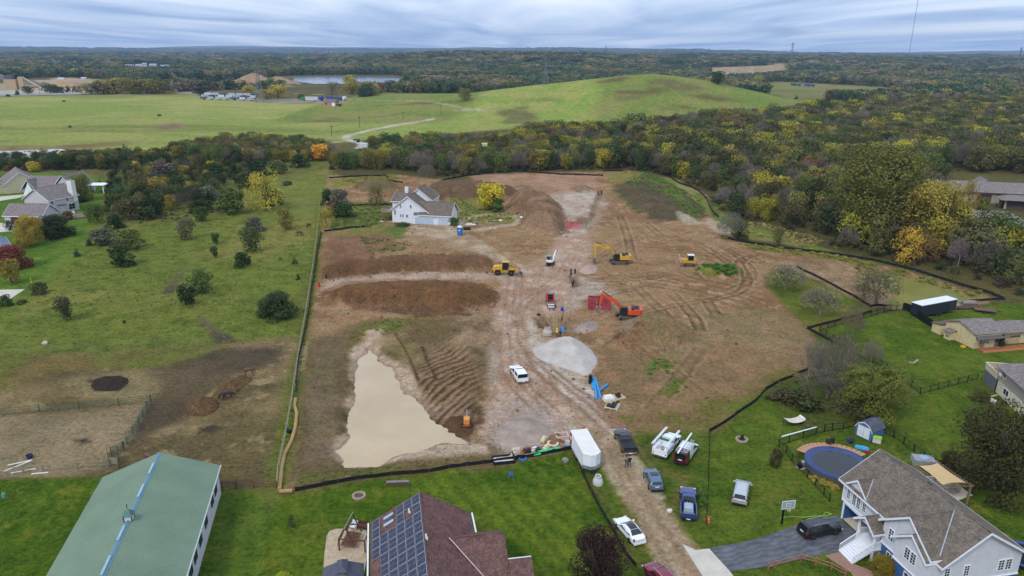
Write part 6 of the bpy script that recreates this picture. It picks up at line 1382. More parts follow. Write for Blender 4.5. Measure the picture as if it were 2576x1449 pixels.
for s in(1,-1):MB().lathe([(0,0),(.32,0),(.32,.006)],16).build('round_emblem',PLATE,bo).matrix_basis=Matrix.Translation((-3.05,s*(W/2+.013),1.85))@Matrix.Rotation(R(-90*s),4,'X')
for x in(-.45,.45):
 for s in(1,-1):wheel(t,x-.6,s*(W/2+.03),.35,.22)
MB().box(-1.8,.6,W/2+.02,W/2+.2,.74,.8).box(-1.8,.6,-W/2-.2,-W/2-.02,.74,.8).build('fender',GREYM,t)
tg=MB();tg.tube((3.3,-.7,.5),(4.8,0,.5),.06,5).tube((3.3,.7,.5),(4.8,0,.5),.06,5).tube((4.3,0,0),(4.3,0,.8),.05,6);tg.build('drawbar',BLACKM,t)
place(t,1488,1186,1456,1128)
def letters(txt,size,m,par,loc,rot,name='lettering',ext=.004):
 cu_=bpy.data.curves.new(name,'FONT');cu_.body=txt;cu_.size=size;cu_.extrude=ext;cu_.align_x='CENTER';cu_.align_y='CENTER';cu_.materials.append(m)
 o=bpy.data.objects.new(name,cu_);COL.objects.link(o);bpy.context.view_layer.update();me=bpy.data.meshes.new_from_object(o.evaluated_get(bpy.context.evaluated_depsgraph_get()));bpy.data.objects.remove(o);o=link(name,me);o.parent=par;o.location=loc;o.rotation_euler=rot;return o
# ---- black trailer with a white roof and the rusty car beside it
def pxdir(u0,v0,u1,v1):a=at(u0,v0);b=at(u1,v1);return a,b,(b-a).xy.length,math.atan2(b.y-a.y,b.x-a.x)
a,b,L,rz=pxdir(2314,803,2402,786)
t=thing('cargo_trailer',a,rz,'black box trailer with a white roof beside the green pond fence','trailer');L=max(L,8.5);bo=MB().box(0,L,0,2.6,.6,3.0).build('body',M('black_trailer',(38,40,50),.45,0,.1,.5),t);MB().box(-.06,L+.06,-.05,2.65,3.0,3.1).build('roof',M('trailer_white_roof',(226,230,236),.5),bo)
f_=MB()
for k in range(int(L/.6)):f_.box(.3+k*.6,.34+k*.6,-.02,-.001,.65,2.95)
tag(f_.build('panel_seams',M('seam_grey',(70,72,82),.5),bo),kind='stuff');MB().box(L-2.2,L-.8,-.03,-.021,.7,2.7).build('side_door',M('door_slate',(52,54,62),.5),bo)
for x in(L*.45,L*.56):
 for y in(-.02,2.62):wheel(t,x,y,.36,.22)
car('old rusty brown off roader behind the black box trailer','car',(2408,778,2450,776),(122,92,84),BOXY,4.8,1.9,1.05,.82,[(-2.2,.95,-1.95,.5)],(1.02,.52),(-2.46,-2.3),.36,(1.5,-1.5),None,False,tl=1.0)
a,b,L,rz=pxdir(2452,786,2490,790);t=thing('flatbed_trailer',a,rz,'rusty flatbed trailer behind the rusty off roader','trailer');MB().box(0,4.2,0,1.9,.55,.68).build('bed',M('rust',(108,82,68),.9,0,.3,4),t);MB().tube((4.2,.95,.6),(5.6,.95,.5),.07,5).build('drawbar',BLACKM,t)
for s in(-.1,2.0):wheel(t,1.8,s,.33)
# ---- tracks for crawler machines
MUDDY=M('muddy_track',(104,90,78),.85,.1,.3,6,.2);YEL=M('machine_yellow',(206,160,52),.45,0,.1,1.5);BLKM=M('machine_black',(34,35,38),.55,0,.15,3);ORA=M('machine_orange',(208,82,44),.42,0,.1,1.5);REDM=M('machine_red',(178,44,46),.45,0,.12,1.5);STEEL=M('worn_steel',(142,134,126),.5,.5,.25,4)
def crawler(par,y,L,h,w,m=MUDDY):
 pr=[];r=h/2
 for k in range(9):a=math.pi/2+math.pi*k/8;pr.append((-L/2+r+r*math.cos(a),r+r*math.sin(a)))
 for k in range(9):a=-math.pi/2+math.pi*k/8;pr.append((L/2-r+r*math.cos(a),r+r*math.sin(a)))
 tr=MB().prism(pr,y-w/2,y+w/2,'y').build('track',m,par);sh=MB();n=int(L/.22)
 for k in range(n):
  x=-L/2+r+(L-2*r)*k/(n-1);sh.box(x-.05,x+.05,y-w/2-.01,y+w/2+.01,h,h+.04)
 tag(sh.build('track_shoes',m,tr),kind='stuff');rl=MB()
 for s in(-1,1):
  for x in(-L/2+r,L/2-r):rl.tube((x,y+s*(w/2-.02),r),(x,y+s*(w/2+.03),r),r*.68,10)
  for k in range(4):rl.tube((-L/4+k*L/6,y+s*(w/2-.02),r*.55),(-L/4+k*L/6,y+s*(w/2+.025),r*.55),r*.32,8)
 rl.build('rollers',BLKM,tr)
def beam(par,name,pts,w,m):
 secs=[]
 for i,(x,z,d)in enumerate(pts):
  a=pts[max(i-1,0)];b=pts[min(i+1,len(pts)-1)];t_=V3(b[0]-a[0],0,b[1]-a[1]).normalized();n=V3(-t_.z,0,t_.x)
  p=V3(x,0,z);secs.append([p+n*d/2+V3(0,-w/2,0),p+n*d/2+V3(0,w/2,0),p-n*d/2+V3(0,w/2,0),p-n*d/2+V3(0,-w/2,0)])
 return MB().loft(secs).build(name,m,par)
def bucket(par,x,z,s,w,m,a=0):
 pr=[(0,.1),(.5,.18),(.9,-.2),(.85,-.75),(.35,-1.0),(.0,-.85),(.3,-.8),(.66,-.65),(.72,-.3),(.42,.02),(0,-.05)]
 b=MB().prism([(p[0]*s,p[1]*s)for p in pr],-w/2,w/2,'y');bo=b.add([(.0,-w/2,0),(.5*s,-w/2,.15*s),(.88*s,-w/2,-.2*s),(.8*s,-w/2,-.75*s),(.3*s,-w/2,-.95*s)],[(0,1,2,3,4)]).add([(.0,w/2,0),(.5*s,w/2,.15*s),(.88*s,w/2,-.2*s),(.8*s,w/2,-.75*s),(.3*s,w/2,-.95*s)],[(4,3,2,1,0)]).build('bucket',m,par)
 bo.matrix_basis=Matrix.Translation((x,0,z))@Matrix.Rotation(a,4,'Y');te=MB()
 for k in range(5):te.box(.1*s,.32*s,-w/2+.05+k*(w-.25)/4,-w/2+.2+k*(w-.25)/4,-1.08*s,-.9*s)
 te.build('bucket_teeth',STEEL,bo);return bo
def excavator(label,pos,body,scale,rz_up,black_stick=False,word=None,arms=None,cat='excavator'):
 t=thing('excavator',(0,0,0),0,label,cat);u,v,rz_tr=pos;p=at(u,v);t.location=p;t.rotation_euler=(0,0,rz_up);t.scale=(scale,)*3
 un=bpy.data.objects.new('undercarriage',None)if False else MB().box(-1.2,1.2,-.9,.9,.55,.95).build('undercarriage',BLKM,t);un.rotation_euler=(0,0,rz_tr-rz_up)
 for y in(-1.25,1.25):crawler(un,y,4.9,.95,.75)
 h=MB().prism([(-3.1,-1.3),(-3.1,1.3),(-2.7,1.5),(1.4,1.5),(1.4,.35),(1.4,-1.5),(-2.7,-1.5)],1.1,1.35,'z').build('deck',BLKM,t)
 bo=MB().prism([(-3.3,-1.15),(-3.3,1.15),(-2.95,1.5),(-1.5,1.5),(-1.5,-1.5),(-2.95,-1.5)],1.3,2.55,'z').build('counterweight',body,t)
 MB().box(-1.48,.4,-1.5,.35,1.35,2.35).box(-1.48,-.1,.35,1.5,1.35,2.3).build('engine_house',body,t);hd=MB().box(-2.7,-.9,-1.2,.9,2.36,2.7).build('engine_hood',BLKM,t)
 gr=MB()
 for k in range(4):gr.box(-1.4,-.2,-1.53,-1.501,1.5+k*.2,1.6+k*.2)
 gr.build('louvres',BLKM,t)
 cb=MB().prism([(1.6,1.35),(1.75,1.9),(1.35,2.95),(-.05,2.98),(-.1,1.35)],.45,1.48,'y').build('cab',BLKM,t)
 for y in(.44,1.49):MB().box(.05,1.3,y-.005,y+.005,1.85,2.8).build('cab_window',AGL,cb)
 MB().add([(1.66,.52,1.5),(1.66,1.42,1.5),(1.78,1.42,1.9),(1.78,.52,1.9),(1.4,1.42,2.88),(1.4,.52,2.88)],[(0,1,2,3),(3,2,4,5)]).build('windscreen',AGL,cb)
 hr=MB()
 for x,y in((-1.2,-1.4),(.2,-1.4),(-.2,1.4),(-2.9,-1.3)):hr.tube((x,y,2.3),(x,y,3.05),.03,4)
 hr.tube((-1.2,-1.4,3.05),(.2,-1.4,3.05),.03,4).tube((-2.9,-1.3,3.05),(-1.2,-1.4,3.05),.03,4);hr.build('handrail',body,t);MB().tube((-1.9,.5,2.7),(-1.9,.5,3.25),.09,8).build('exhaust',BLKM,t)
 bm_=beam(t,'boom',arms['boom'],.5,body);stt=beam(t,'stick',arms['stick'],.38,body)
 for y in(-.42,.42):MB().tube((1.5,y,1.6),(arms['boom'][2][0]-.1,y,arms['boom'][2][1]-.1),.11,7).tube((arms['boom'][2][0]-.8,y,arms['boom'][2][1]-.55),(arms['boom'][2][0]-.1,y,arms['boom'][2][1]-.1),.07,7).build('boom_cylinder',STEEL,bm_)
 q=arms['boom'][2];s0=arms['stick'][0];MB().tube((q[0]+.2,0,q[1]+.45),(s0[0]-.1,0,s0[1]+.5),.12,7).build('stick_cylinder',BLKM,bm_)
 s1=arms['stick'][-1];MB().tube((s0[0]+.15,0,s0[1]-.2),(s1[0]+.3,0,s1[1]+.25),.09,7).build('bucket_cylinder',BLKM,stt)
 bucket(t,s1[0]-.5,s1[1]-.05,1.25,1.15,STEEL,arms.get('ba',0))
 if word:
  for sg in(1,-1):letters(word,.55,BLKM,bm_,(arms['boom'][3][0]-.2,sg*.262,arms['boom'][3][1]-.0),(R(90),R(arms.get('wt',0))*1,R(180 if sg>0 else 0)))
 return t
CATARM={'boom':[(1.0,1.6,.7),(1.9,2.9,.8),(3.0,4.3,.95),(4.6,5.0,.85),(6.5,5.2,.5)],'stick':[(6.6,5.55,.55),(6.75,4.8,.8),(6.75,1.5,.35)],'ba':R(10)}
excavator('large yellow excavator with its boom raised over the trench',(1556,662,R(184)),YEL,.95,R(180),arms=CATARM,word='VEIT')
KOBARM={'boom':[(1.0,1.6,.6),(1.8,2.8,.75),(2.8,3.9,.9),(4.2,4.7,.75),(5.9,5.4,.45)],'stick':[(6.0,5.7,.5),(6.0,4.9,.7),(6.5,2.2,.32)],'ba':R(-20)}
excavator('orange excavator standing behind a spoil heap',(1577,800,R(190)),ORA,.92,R(172),arms=KOBARM,word='KOBELCO' if False else None)
def mini_ex():
 t=thing('mini_excavator',at(1384,668),R(70),'small white excavator with a black base seen from behind','mini excavator')
 for y in(-.75,.75):crawler(t,y,2.3,.55,.4)
 MB().box(-.7,.7,-.6,.6,.3,.6).build('undercarriage',BLKM,t);MB().prism([(-1.1,-.7),(-1.25,0),(-1.1,.7),(-.6,.95),(.9,.95),(.9,-.95),(-.6,-.95)],.65,1.2,'z').build('house',BLKM,t);MB().prism([(-1.13,-.72),(-1.28,0),(-1.13,.72),(-.6,.97),(-.3,.97),(-.3,-.97),(-.6,-.97)],1.2,1.6,'z').build('engine_cover',M('machine_white',(226,228,230),.45),t)
 c=MB().box(-.35,.9,-.1,.92,1.2,2.55).build('cab',M('cab_grey',(92,104,110),.4),t);MB().box(-.36,-.352,0,.8,1.7,2.45).build('rear_window',AGL,c);MB().box(-.25,.8,-.108,-.101,1.6,2.4).build('side_window',AGL,c);MB().box(-.45,1.0,-.15,.97,2.55,2.63).build('cab_roof',M('roof_teal',(120,148,150),.5),c)
 MB().add([],[])
 b=beam(t,'boom',[(.9,.9,.3),(1.5,2.0,.4),(2.4,2.9,.3)],.3,MATS['machine_white']);s=beam(t,'stick',[(2.4,3.0,.3),(3.6,3.3,.22)],.24,MATS['machine_white']);b.location.y=s.location.y=-.5
 bk=bucket(t,3.5,3.2,.5,.6,STEEL,R(-60));bk.location.y=-.5
 return t
mini_ex()
# ---- wheel loader
a,b,L,rz=pxdir(1240,690,1306,692)
t=thing('wheel_loader',(a+b)/2,rz,'yellow wheel loader on the pale cross road','wheel loader');t.location.z=hz1(*t.location.xy)
MB().prism([(-3.3,.8),(-3.4,1.6),(-3.2,2.15),(-.9,2.45),(-.9,.8)],-.95,.95,'y').build('engine_hood',YEL,t);MB().box(-3.5,-3.2,-1.1,1.1,.6,1.2).build('counterweight',BLKM,t);MB().box(-1,1.4,-.6,.6,.7,1.4).build('front_frame',YEL,t)
c=MB().prism([(-.9,1.4),(.55,1.4),(.75,2.1),(.55,3.3),(-.9,3.3)],-.75,.75,'y').build('cab',BLKM,t)
for y in(-.755,.755):MB().box(-.75,.45,y-.005,y+.005,1.9,3.15).build('cab_window',AGL,c)
MB().box(-1.0,.8,-.85,.85,3.3,3.45).build('cab_roof',YEL,c);MB().tube((-1.6,.4,2.3),(-1.6,.4,3.0),.07,7).build('exhaust',BLKM,t)
for x in(-2.0,1.35):
 for s in(1,-1):wheel(t,x,s*1.05,.78,.6,YEL)
 for s in(1,-1):MB().box(x-.7,x+.7,s*1.05-.3,s*1.05+.3,1.58,1.66).build('fender',YEL,t)
for y in(-.5,.5):beam(t,'lift_arm',[(.9,2.0,.4),(2.3,1.6,.45),(3.2,.7,.35)],.2,YEL).location.y=y
MB().tube((1.0,0,2.2),(2.5,0,1.7),.1,7).build('tilt_cylinder',BLKM,t);bk=bucket(t,2.9,1.05,1.15,2.7,STEEL,R(150));bk.location=(4.1,0,.2)
# ---- bulldozer
a,b,L,rz=pxdir(1712,668,1752,668);t=thing('bulldozer',(a+b)/2,R(176),'small yellow bulldozer with its blade down beside the green heap','bulldozer');t.location.z=hz1(*t.location.xy)
for y in(-.95,.95):crawler(t,y,3.0,.85,.55)
MB().prism([(.1,.7),(1.9,.7),(1.9,1.6),(1.6,1.75),(.1,1.9)],-.5,.5,'y').build('engine_hood',YEL,t);MB().box(-1.6,.2,-.7,.7,.6,1.5).build('chassis',YEL,t)
c=MB().box(-1.1,.3,-.72,.72,1.5,2.85).build('cab',BLKM,t)
for y in(-.725,.725):MB().box(-.95,.15,y-.006,y+.006,1.75,2.65).build('cab_window',AGL,c)
MB().box(.3,.31,-.6,.6,1.8,2.65).build('windscreen',AGL,c);MB().box(-1.3,.45,-.8,.8,2.85,2.97).build('cab_roof',M('cab_white',(222,220,206),.5),c);MB().box(-1.8,-1.1,-.7,.7,1.5,2.0).build('fuel_tank',YEL,t)
MB().loft([[(2.35,-1.55,.05),(2.35,1.55,.05),(2.45,1.55,.05),(2.45,-1.55,.05)],[(2.2,-1.55,.6),(2.2,1.55,.6),(2.3,1.55,.6),(2.3,-1.55,.6)],[(2.35,-1.55,1.15),(2.35,1.55,1.15),(2.45,1.55,1.15),(2.45,-1.55,1.15)]]).build('blade',STEEL,t)
for y in(-.65,.65):MB().tube((2.2,y,.4),(.2,y,.55),.1,6).tube((2.25,y*.5,1.0),(1.4,y*.5,1.7),.06,6).build('push_arm',YEL,t)
for y in(-1.4,1.4):MB().tube((2.35,y,1.15),(2.35,y,2.3),.05,6).lathe([(0,0),(.16,.02),(.16,.2),(0,.24)],8,(2.35,y,2.3)).build('grade_mast',M('mast_white',(214,212,200),.5),t)
# ---- red skid steer
t=thing('skid_steer',at(1384,762),R(-90),'red track loader with black cab facing the camera','skid steer');t.location.z+=.02
for y in(-.72,.72):crawler(t,y,2.4,.7,.42)
MB().box(-1.5,.4,-.5,.5,.4,1.3).build('chassis',REDM,t);MB().prism([(-1.75,.5),(-1.75,1.4),(-1.2,1.95),(-.7,1.95),(-.7,.5)],-.9,.9,'y').build('rear_body',REDM,t)
c=MB().box(-.7,.45,-.5,.5,1.0,2.2).build('cab',BLKM,t);MB().box(.45,.46,-.42,.42,1.15,2.1).build('windscreen',AGL,c);MB().box(-.8,.5,-.52,.52,2.2,2.28).build('cab_roof',M('roof_grey',(120,124,126),.5),c)
for y in(-.72,.72):beam(t,'lift_arm',[(-1.3,1.9,.3),(.4,1.75,.3),(1.3,1.0,.28),(1.5,.4,.25)],.2,REDM).location.y=y
bk=MB().prism([(1.5,.1),(2.3,.02),(2.3,.08),(1.65,.2),(1.6,.75),(1.5,.75)],-1.0,1.0,'y').build('bucket',STEEL,t)
# ------------------------------------------------------------------ fences
def px3(s):
 t=[float(q)for q in s.replace(',',' ').split()];return[at(t[i],t[i+1])for i in range(0,len(t),2)]
def resample(pts,sp):
 out=[pts[0].copy()];acc=0
 for a,b in zip(pts[:-1],pts[1:]):
  L=(b-a).xy.length;n=max(int(round(L/sp)),1)
  for k in range(1,n+1):out.append(a+(b-a)*(k/n))
 for p in out:p.z=hz1(p.x,p.y)
 return out
FABRIC=M('black_silt_fabric',(24,26,26),.85,0,.25,1.5,.1);WSTAKE=M('wood_stake',(92,80,62),.85,0,.2,4);FBLK=M('fence_black',(22,23,25),.55,.2,.15,3);FGRN=M('fence_green',(58,84,62),.6,.1,.2,2);FGRY=M('fence_grey_wood',(138,132,112),.9,0,.25,3);FBRN=M('fence_brown_wood',(96,72,54),.9,0,.25,3)
def posts(par,pts,w,h,m,name='post',lean=.03,zoff=-.15):
 me=None;o0=None
 for p in pts:
  if me is None:o0=MB().box(-w/2,w/2,-w/2,w/2,0,h+.15).build(name,m,par);me=o0.data;o=o0
  else:o=link(name,me,par)
  o.location=(p.x,p.y,p.z+zoff);o.rotation_euler=(rnd.gauss(0,lean),rnd.gauss(0,lean),rnd.uniform(0,.4))
def silt(s,label,h=.66,sp=2.6):
 pts=resample(px3(s),sp);t=thing('silt_fence',(0,0,0),0,label,'silt fence','black fabric silt fences round the site');fine=resample(pts,.9);mb=MB();secs=[]
 for i,p in enumerate(fine):
  a=fine[max(i-1,0)];b=fine[min(i+1,len(fine)-1)];d=(b-a).xy;n=V3(-d.y,d.x,0).normalized()*.025;hh=h*(1-.14*abs(math.sin(i*1.9))-.1*rnd.random());off=n*rnd.uniform(-2.5,2.5);q=p-V3(0,0,.12);top=p+off+V3(0,0,hh)
  secs.append([q-n,top-n,top+n,q+n])
 MB().loft(secs).build('fabric',FABRIC,t);posts(t,pts,.07,h+.15,WSTAKE,'stake');return t
silt('742,1237 800,1225 900,1206 985,1196 1080,1188 1130,1178 1215,1167 1290,1156 1340,1150 1442,1129','black silt fence along the near edge of the muddy basin')
silt('1447,1133 1464,1190 1488,1240 1510,1282 1545,1342 1574,1395 1600,1428','black silt fence between the striped lawn and the gravel track')
silt('1784,1088 1830,1060 1864,1035 1902,1010 1926,982 1960,962 2000,946 2034,930','black silt fence along the mown lawn right of the parked vehicles')
silt('2030,828 2084,814 2144,799 2192,785','short black silt fence below the old apple trees');silt('2030,828 2050,838 2075,852 2100,868','slumped black silt fence running under the big bare tree')
silt('2187,774 2270,764 2350,761 2420,759 2527,755','black silt fence on the near bank of the green pond');silt('2004,673 2060,700 2105,724 2150,748 2188,772','black silt fence between the apple trees and the green pond')
silt('2527,755 2490,739 2430,722 2360,700 2300,681 2200,657 2100,641 1990,628 1900,615 1850,606 1815,597','long black silt fence along the wood edge by the green pond',.8)
silt('1648,434 1685,446 1708,462 1740,472 1760,483 1778,502 1785,522 1796,538 1808,548','curved black silt fence round the dark grassy bank',.85)
silt('1517,443 1400,438 1288,432 1220,437 1169,444 1114,454','black silt fence along the back edge of the bare earth',.8);silt('1517,431 1567,430','short black silt fence piece at the back corner of the site',.8)
silt('1014,461 979,456 972,443 909,444 828,449','black silt fence round the small mound at the far left corner',.8)
silt('808,585 797,640 789,700 784,726 776,790 764,850 752,900 744,990','long black silt fence beside the horse pasture',.8);silt('816,583 870,576 934,569','short black silt fence in front of the white house lawn');silt('886,518 930,517 986,516','short black silt fence left of the white house')
def railfence(s,label,h,rails,m,sp=3.0,pw=.1,cat='fence',pickets=0,group=None,rr=.042):
 pts=resample(px3(s),sp);t=thing('fence',(0,0,0),0,label,cat,group);posts(t,pts,pw,h,m)
 for z in rails:
  mb=MB()
  for a,b in zip(pts[:-1],pts[1:]):mb.tube(a+V3(0,0,z),b+V3(0,0,z),rr,4)
  mb.build('rail',m,t)
 if pickets:
  mb=MB()
  for a,b in zip(pts[:-1],pts[1:]):
   n=int((b-a).length/pickets)
   for k in range(1,n):q=a+(b-a)*(k/n);mb.tube(q+V3(0,0,.08),q+V3(0,0,rails[-1]),.014,3)
  tag(mb.build('pickets',m,t),kind='stuff')
 return t
railfence('806,505 798,590 785,690 770,790 754,880 742,960 735,1005 722,1085 700,1190 697,1228','weathered post and rail fence beside the long silt fence',1.25,(.5,.85,1.2),FGRY,4.0,.13)
railfence('-20,1048 100,1038 200,1029 300,1021 380,1012','green pipe fence along the back of the bare paddock',1.4,(.3,.6,.9,1.2),FGRN,4.4,.1)
railfence('380,1012 350,1070 322,1118 312,1132','green pipe fence down the right side of the bare paddock',1.4,(.3,.6,.9,1.2),FGRN,3.0,.1)
railfence('312,1132 280,1146','green pipe gate at the paddock corner',1.4,(.2,.45,.7,.95,1.2),FGRN,4,.09,'gate');railfence('296,1142 300,1180','green gate panel near the barn corner',1.3,(.2,.5,.8,1.1),FGRN,2.4,.1,'gate');railfence('268,1140 272,1176','wooden stall fence near the barn corner',1.3,(.3,.6,.9,1.2),FGRY,2.4,.14)
railfence('-20,894 60,889 130,884 185,880 235,876 290,872 390,867 500,862 525,861','wire fence across the middle of the pasture',1.2,(.3,.6,.9,1.15),FGRY,5.5,.09,rr=.012)
railfence('-20,1196 60,1192 110,1188 195,1181 268,1176','wooden rail fence above the bottom left lawn',1.2,(.5,1.05),FGRY,5.0,.16);railfence('-20,1216 20,1206','short wooden fence at the left edge by the lawn',1.2,(.5,1.0),FGRY,3,.15)
railfence('560,1230 595,1229 640,1228 696,1230','brown rail fence between the barn and the straw wattle',1.2,(.4,.75,1.1),FBRN,3.2,.14)
railfence('318,556 360,552 412,548','pale rail fence in front of the shrub thicket',1.1,(.5,.95),FGRY,4,.12);railfence('545,540 620,534 700,526 800,515','rail fence across the pasture above the horses',1.1,(.5,.95),FGRY,6,.12)
railfence('2062,832 2118,816 2190,797 2270,779','black metal picket fence at the back of the mown yard',1.3,(.15,1.2),FBLK,2.6,.1,pickets=.3)
railfence('2062,834 2110,868 2165,898 2229,928 2270,956 2315,992','black metal fence running down beside the bare trees',1.3,(.15,1.2),FBLK,2.6,.09,pickets=.3);railfence('2315,992 2360,980 2410,967 2457,955','black metal fence joining the beige house deck',1.3,(.15,1.2),FBLK,2.6,.09,pickets=.3)
t=thing('board_fence',(0,0,0),0,'solid black board fence in front of the black box trailer','fence');pp=resample(px3('2270,779 2310,803 2344,824'),.3);me=None
for a,b in zip(pp[:-1],pp[1:]):
 if me is None:o=MB().box(-.145,.145,-.03,.03,0,1.7).build('fence_board',FBLK,t);me=o.data
 else:o=link('fence_board',me,t)
 o.location=(a+b)/2;o.rotation_euler=(0,0,math.atan2(b.y-a.y,b.x-a.x))
railfence('2086,1262 2072,1246 2050,1223 2030,1201 2010,1181 1992,1161 1977,1140 1959,1123','thin black fence on the near side of the pool',1.2,(.15,1.1),FBLK,2.2,.1,pickets=.35);railfence('1959,1123 1985,1114 2020,1102 2052,1093 2073,1087','thin black fence behind the white gutter pipe',1.2,(.15,1.1),FBLK,2.4,.1,pickets=.35)
railfence('2073,1087 2093,1083','black metal gate of the pool yard',1.3,(.1,.65,1.2),FBLK,2.6,.13,'gate',pickets=.25);railfence('2093,1083 2120,1080 2150,1072','thin black fence left of the blue shed',1.2,(.15,1.1),FBLK,2.2,.1,pickets=.35)
railfence('2222,1088 2247,1101 2273,1117 2298,1136 2323,1155 2350,1170 2375,1186','thin black fence right of the blue shed',1.2,(.15,1.1),FBLK,2.4,.12,pickets=.35);railfence('2395,1290 2440,1262 2465,1330','thin black fence on the lawn behind the pergola',1.2,(.15,1.1),FBLK,2.6,.1,pickets=.35)if False else None
railfence('1784,1092 1783,1150 1782,1210 1780,1260 1777,1318','thin black post fence between the parked cars and the minivan lawn',1.0,(.1,.5,.9),FBLK,2.2,.08,rr=.015)
railfence('1932,1435 1950,1429 2014,1412 2052,1421 2091,1434 2125,1452','split rail fence along the bottom edge by the stairs',1.0,(.45,.85),M('split_rail',(148,104,80),.9,0,.25,3),3.4,.16,rr=.06)
p=[q+V3(0,0,.18)for q in resample(px3('744,1005 741,1022 747,1042 743,1078 734,1110 716,1145 709,1180 706,1212 703,1236'),1.2)]
STRAW=M('straw',(172,138,90),.95,0,.3,8,.4,.1,(192,160,112))
secs=[]
for i,q in enumerate(p):
 d=(p[min(i+1,len(p)-1)]-p[max(i-1,0)]).normalized();n=V3(-d.y,d.x,0).normalized();r=.26*(1+.1*math.sin(i*2.1));secs.append([q+n*r*math.cos(a)+V3(0,0,r*math.sin(a))for a in[2*math.pi*k/8 for k in range(8)]])
t=MB().loft(secs).build('straw_wattle',STRAW);tag(t,'long tan straw wattle lying on the grass strip by the fence','straw wattle')
a,b,L,rz=pxdir(704,1240,736,1238);t=MB().tube(a+V3(0,0,.22),b+V3(0,0,.22),.27,9).build('straw_wattle',STRAW);tag(t,'short straw wattle piece at the lawn corner','straw wattle')
# ------------------------------------------------------------------ loose heaps on the ground
def pile(name,s,apex,h,m,label,cat='pile',rough=.12,power=1.0,seed=0,lump=1.5):
 q=smooth(np.vstack([P(s),P(s)[:1]]),6)[:-1];a=at(*apex);c=np.array([a.x,a.y]);v=[];f=[];nr=14;n=len(q)
 for k in range(nr+1):
  r=k/nr;pr=c+(q-c)*max(r,.001);z=hgt(pr[:,0],pr[:,1]);hh=h*(1-r)**power;no=(fbm(pr[:,0],pr[:,1],lump,4,seed)-.5)*rough*h*3*min(1,(1-r)*4+.25)
  v+=[(x,y,zz_-.12+hh+no_+(-.1 if k==nr else 0))for(x,y),zz_,no_ in zip(pr,z,no)]
 for k in range(nr):f+=[(k*n+i,(k+1)*n+i,(k+1)*n+(i+1)%n,k*n+(i+1)%n)for i in range(n)]
 o=MB().add(v,f).build(name,m,None,True);return tag(o,label,cat)
GRAV=M('pale_gravel',(176,168,160),.95,0,.12,.5,.6,.1,(192,184,176));GRAV2=M('grey_gravel',(146,132,120),.95,0,.15,.5,.6,.1,(170,152,138));PINK=M('pinkish_gravel',(172,146,134),.95,0,.12,1,.5,.1);EARTH=M('brown_earth',(116,86,60),.95,0,.25,1.2,.8,.1,(138,106,78));MANURE=M('manure',(82,64,44),.98,0,.35,2.5,1,.05,(118,92,62));DARKM=M('dark_manure',(54,46,38),.98,0,.3,2.5,1,.05)
pile('gravel_pile','1335,876 1365,862 1405,850 1450,852 1485,874 1504,900 1500,925 1480,950 1450,938 1400,922 1350,902',(1432,882),3.0,GRAV,'large smooth pale gravel pile right of the haul road','gravel pile',.05,.95,1)
pile('gravel_pile','1240,1090 1262,1060 1300,1036 1345,1030 1385,1060 1402,1095 1380,1128 1320,1140 1262,1136',(1318,1078),1.3,GRAV2,'low grey crushed stone pile near the white trailer','gravel pile',.12,1.1,2,2.5)
pile('gravel_pile','1440,834 1452,820 1480,812 1502,812 1504,826 1480,836 1460,842',(1478,824),1.1,GRAV2,'small grey gravel pile in front of the orange excavator','gravel pile',.1,1,3)
pile('gravel_pile','1452,682 1466,668 1490,664 1506,674 1496,688 1470,690',(1480,677),1.1,PINK,'small pinkish gravel pile below the yellow excavator bucket','gravel pile',.1,1,4)
pile('manure_heap','470,1046 466,1022 500,1002 530,1000 552,1012 545,1034 515,1048',(506,1028),1.9,MANURE,'rounded rusty brown manure heap in the horse paddock','manure heap',.14,.7,5,.9)
pile('manure_heap','525,1004 545,978 590,950 628,940 640,952 612,976 575,1004 548,1014',(580,980),1.2,MANURE,'long ragged manure ridge where the dark horse feeds','manure heap',.3,.7,6,1.1)
pile('manure_heap','225,970 245,950 300,945 328,955 318,972 280,984 240,984',(275,966),.7,DARKM,'dark flattened manure heap in the paddock','manure heap',.3,.6,7,1.0)
pile('soil_heap','1375,1112 1380,1096 1400,1088 1422,1094 1430,1108 1415,1118 1390,1120',(1400,1104),1.0,EARTH,'broken brown soil heap beside the concrete basin','soil heap',.25,.7,8,.8)
pile('soil_heap','1118,1072 1122,1050 1160,1046 1192,1060 1190,1084 1150,1090',(1155,1066),.9,M('dark_earth',(84,62,44),.95,0,.25,1.2,.8,.1),'dark soil heap next to the orange pump by the water','soil heap',.25,.8,9,1.0)
pile('grass_tussock','1738,691 1765,680 1800,676 1835,676 1872,685 1858,694 1800,699',(1806,687),.6,M('coarse_grass',(78,104,48),.95,0,.3,1.2,1,.05),'green weedy mound on the bare earth by the bulldozer','grass mound',.4,.5,10,.8)if False else None
wp=[]
def weeds(poly,sp,hs,c,jit=.5,seed=1,k=5):
 q=scatter(poly,sp,seed,jit);z=hgt(q[:,0],q[:,1]);r=random.Random(seed)
 for(x,y),zz_ in zip(q,z):
  if fbm([x],[y],4,2,seed)[0]<.42:continue
  h=r.uniform(*hs);h*=.75;l=np.array(lin(c))*r.uniform(1.1,1.8);wp.append((x,y,zz_-.05,h*r.uniform(1.4,3.0),h,*l,k))
weeds('1740,690 1768,680 1832,676 1870,684 1856,694 1796,698',1.1,(.5,1.1),(72,100,44),seed=2)
weeds('1560,470 1610,444 1660,446 1750,500 1785,545 1740,555 1690,530',1.7,(.3,.7),(88,112,50),seed=3)
weeds('790,720 800,600 806,590 800,690 770,860 745,985 712,1230 700,1228 735,985 760,850',1.0,(.2,.5),(92,112,48),seed=4)
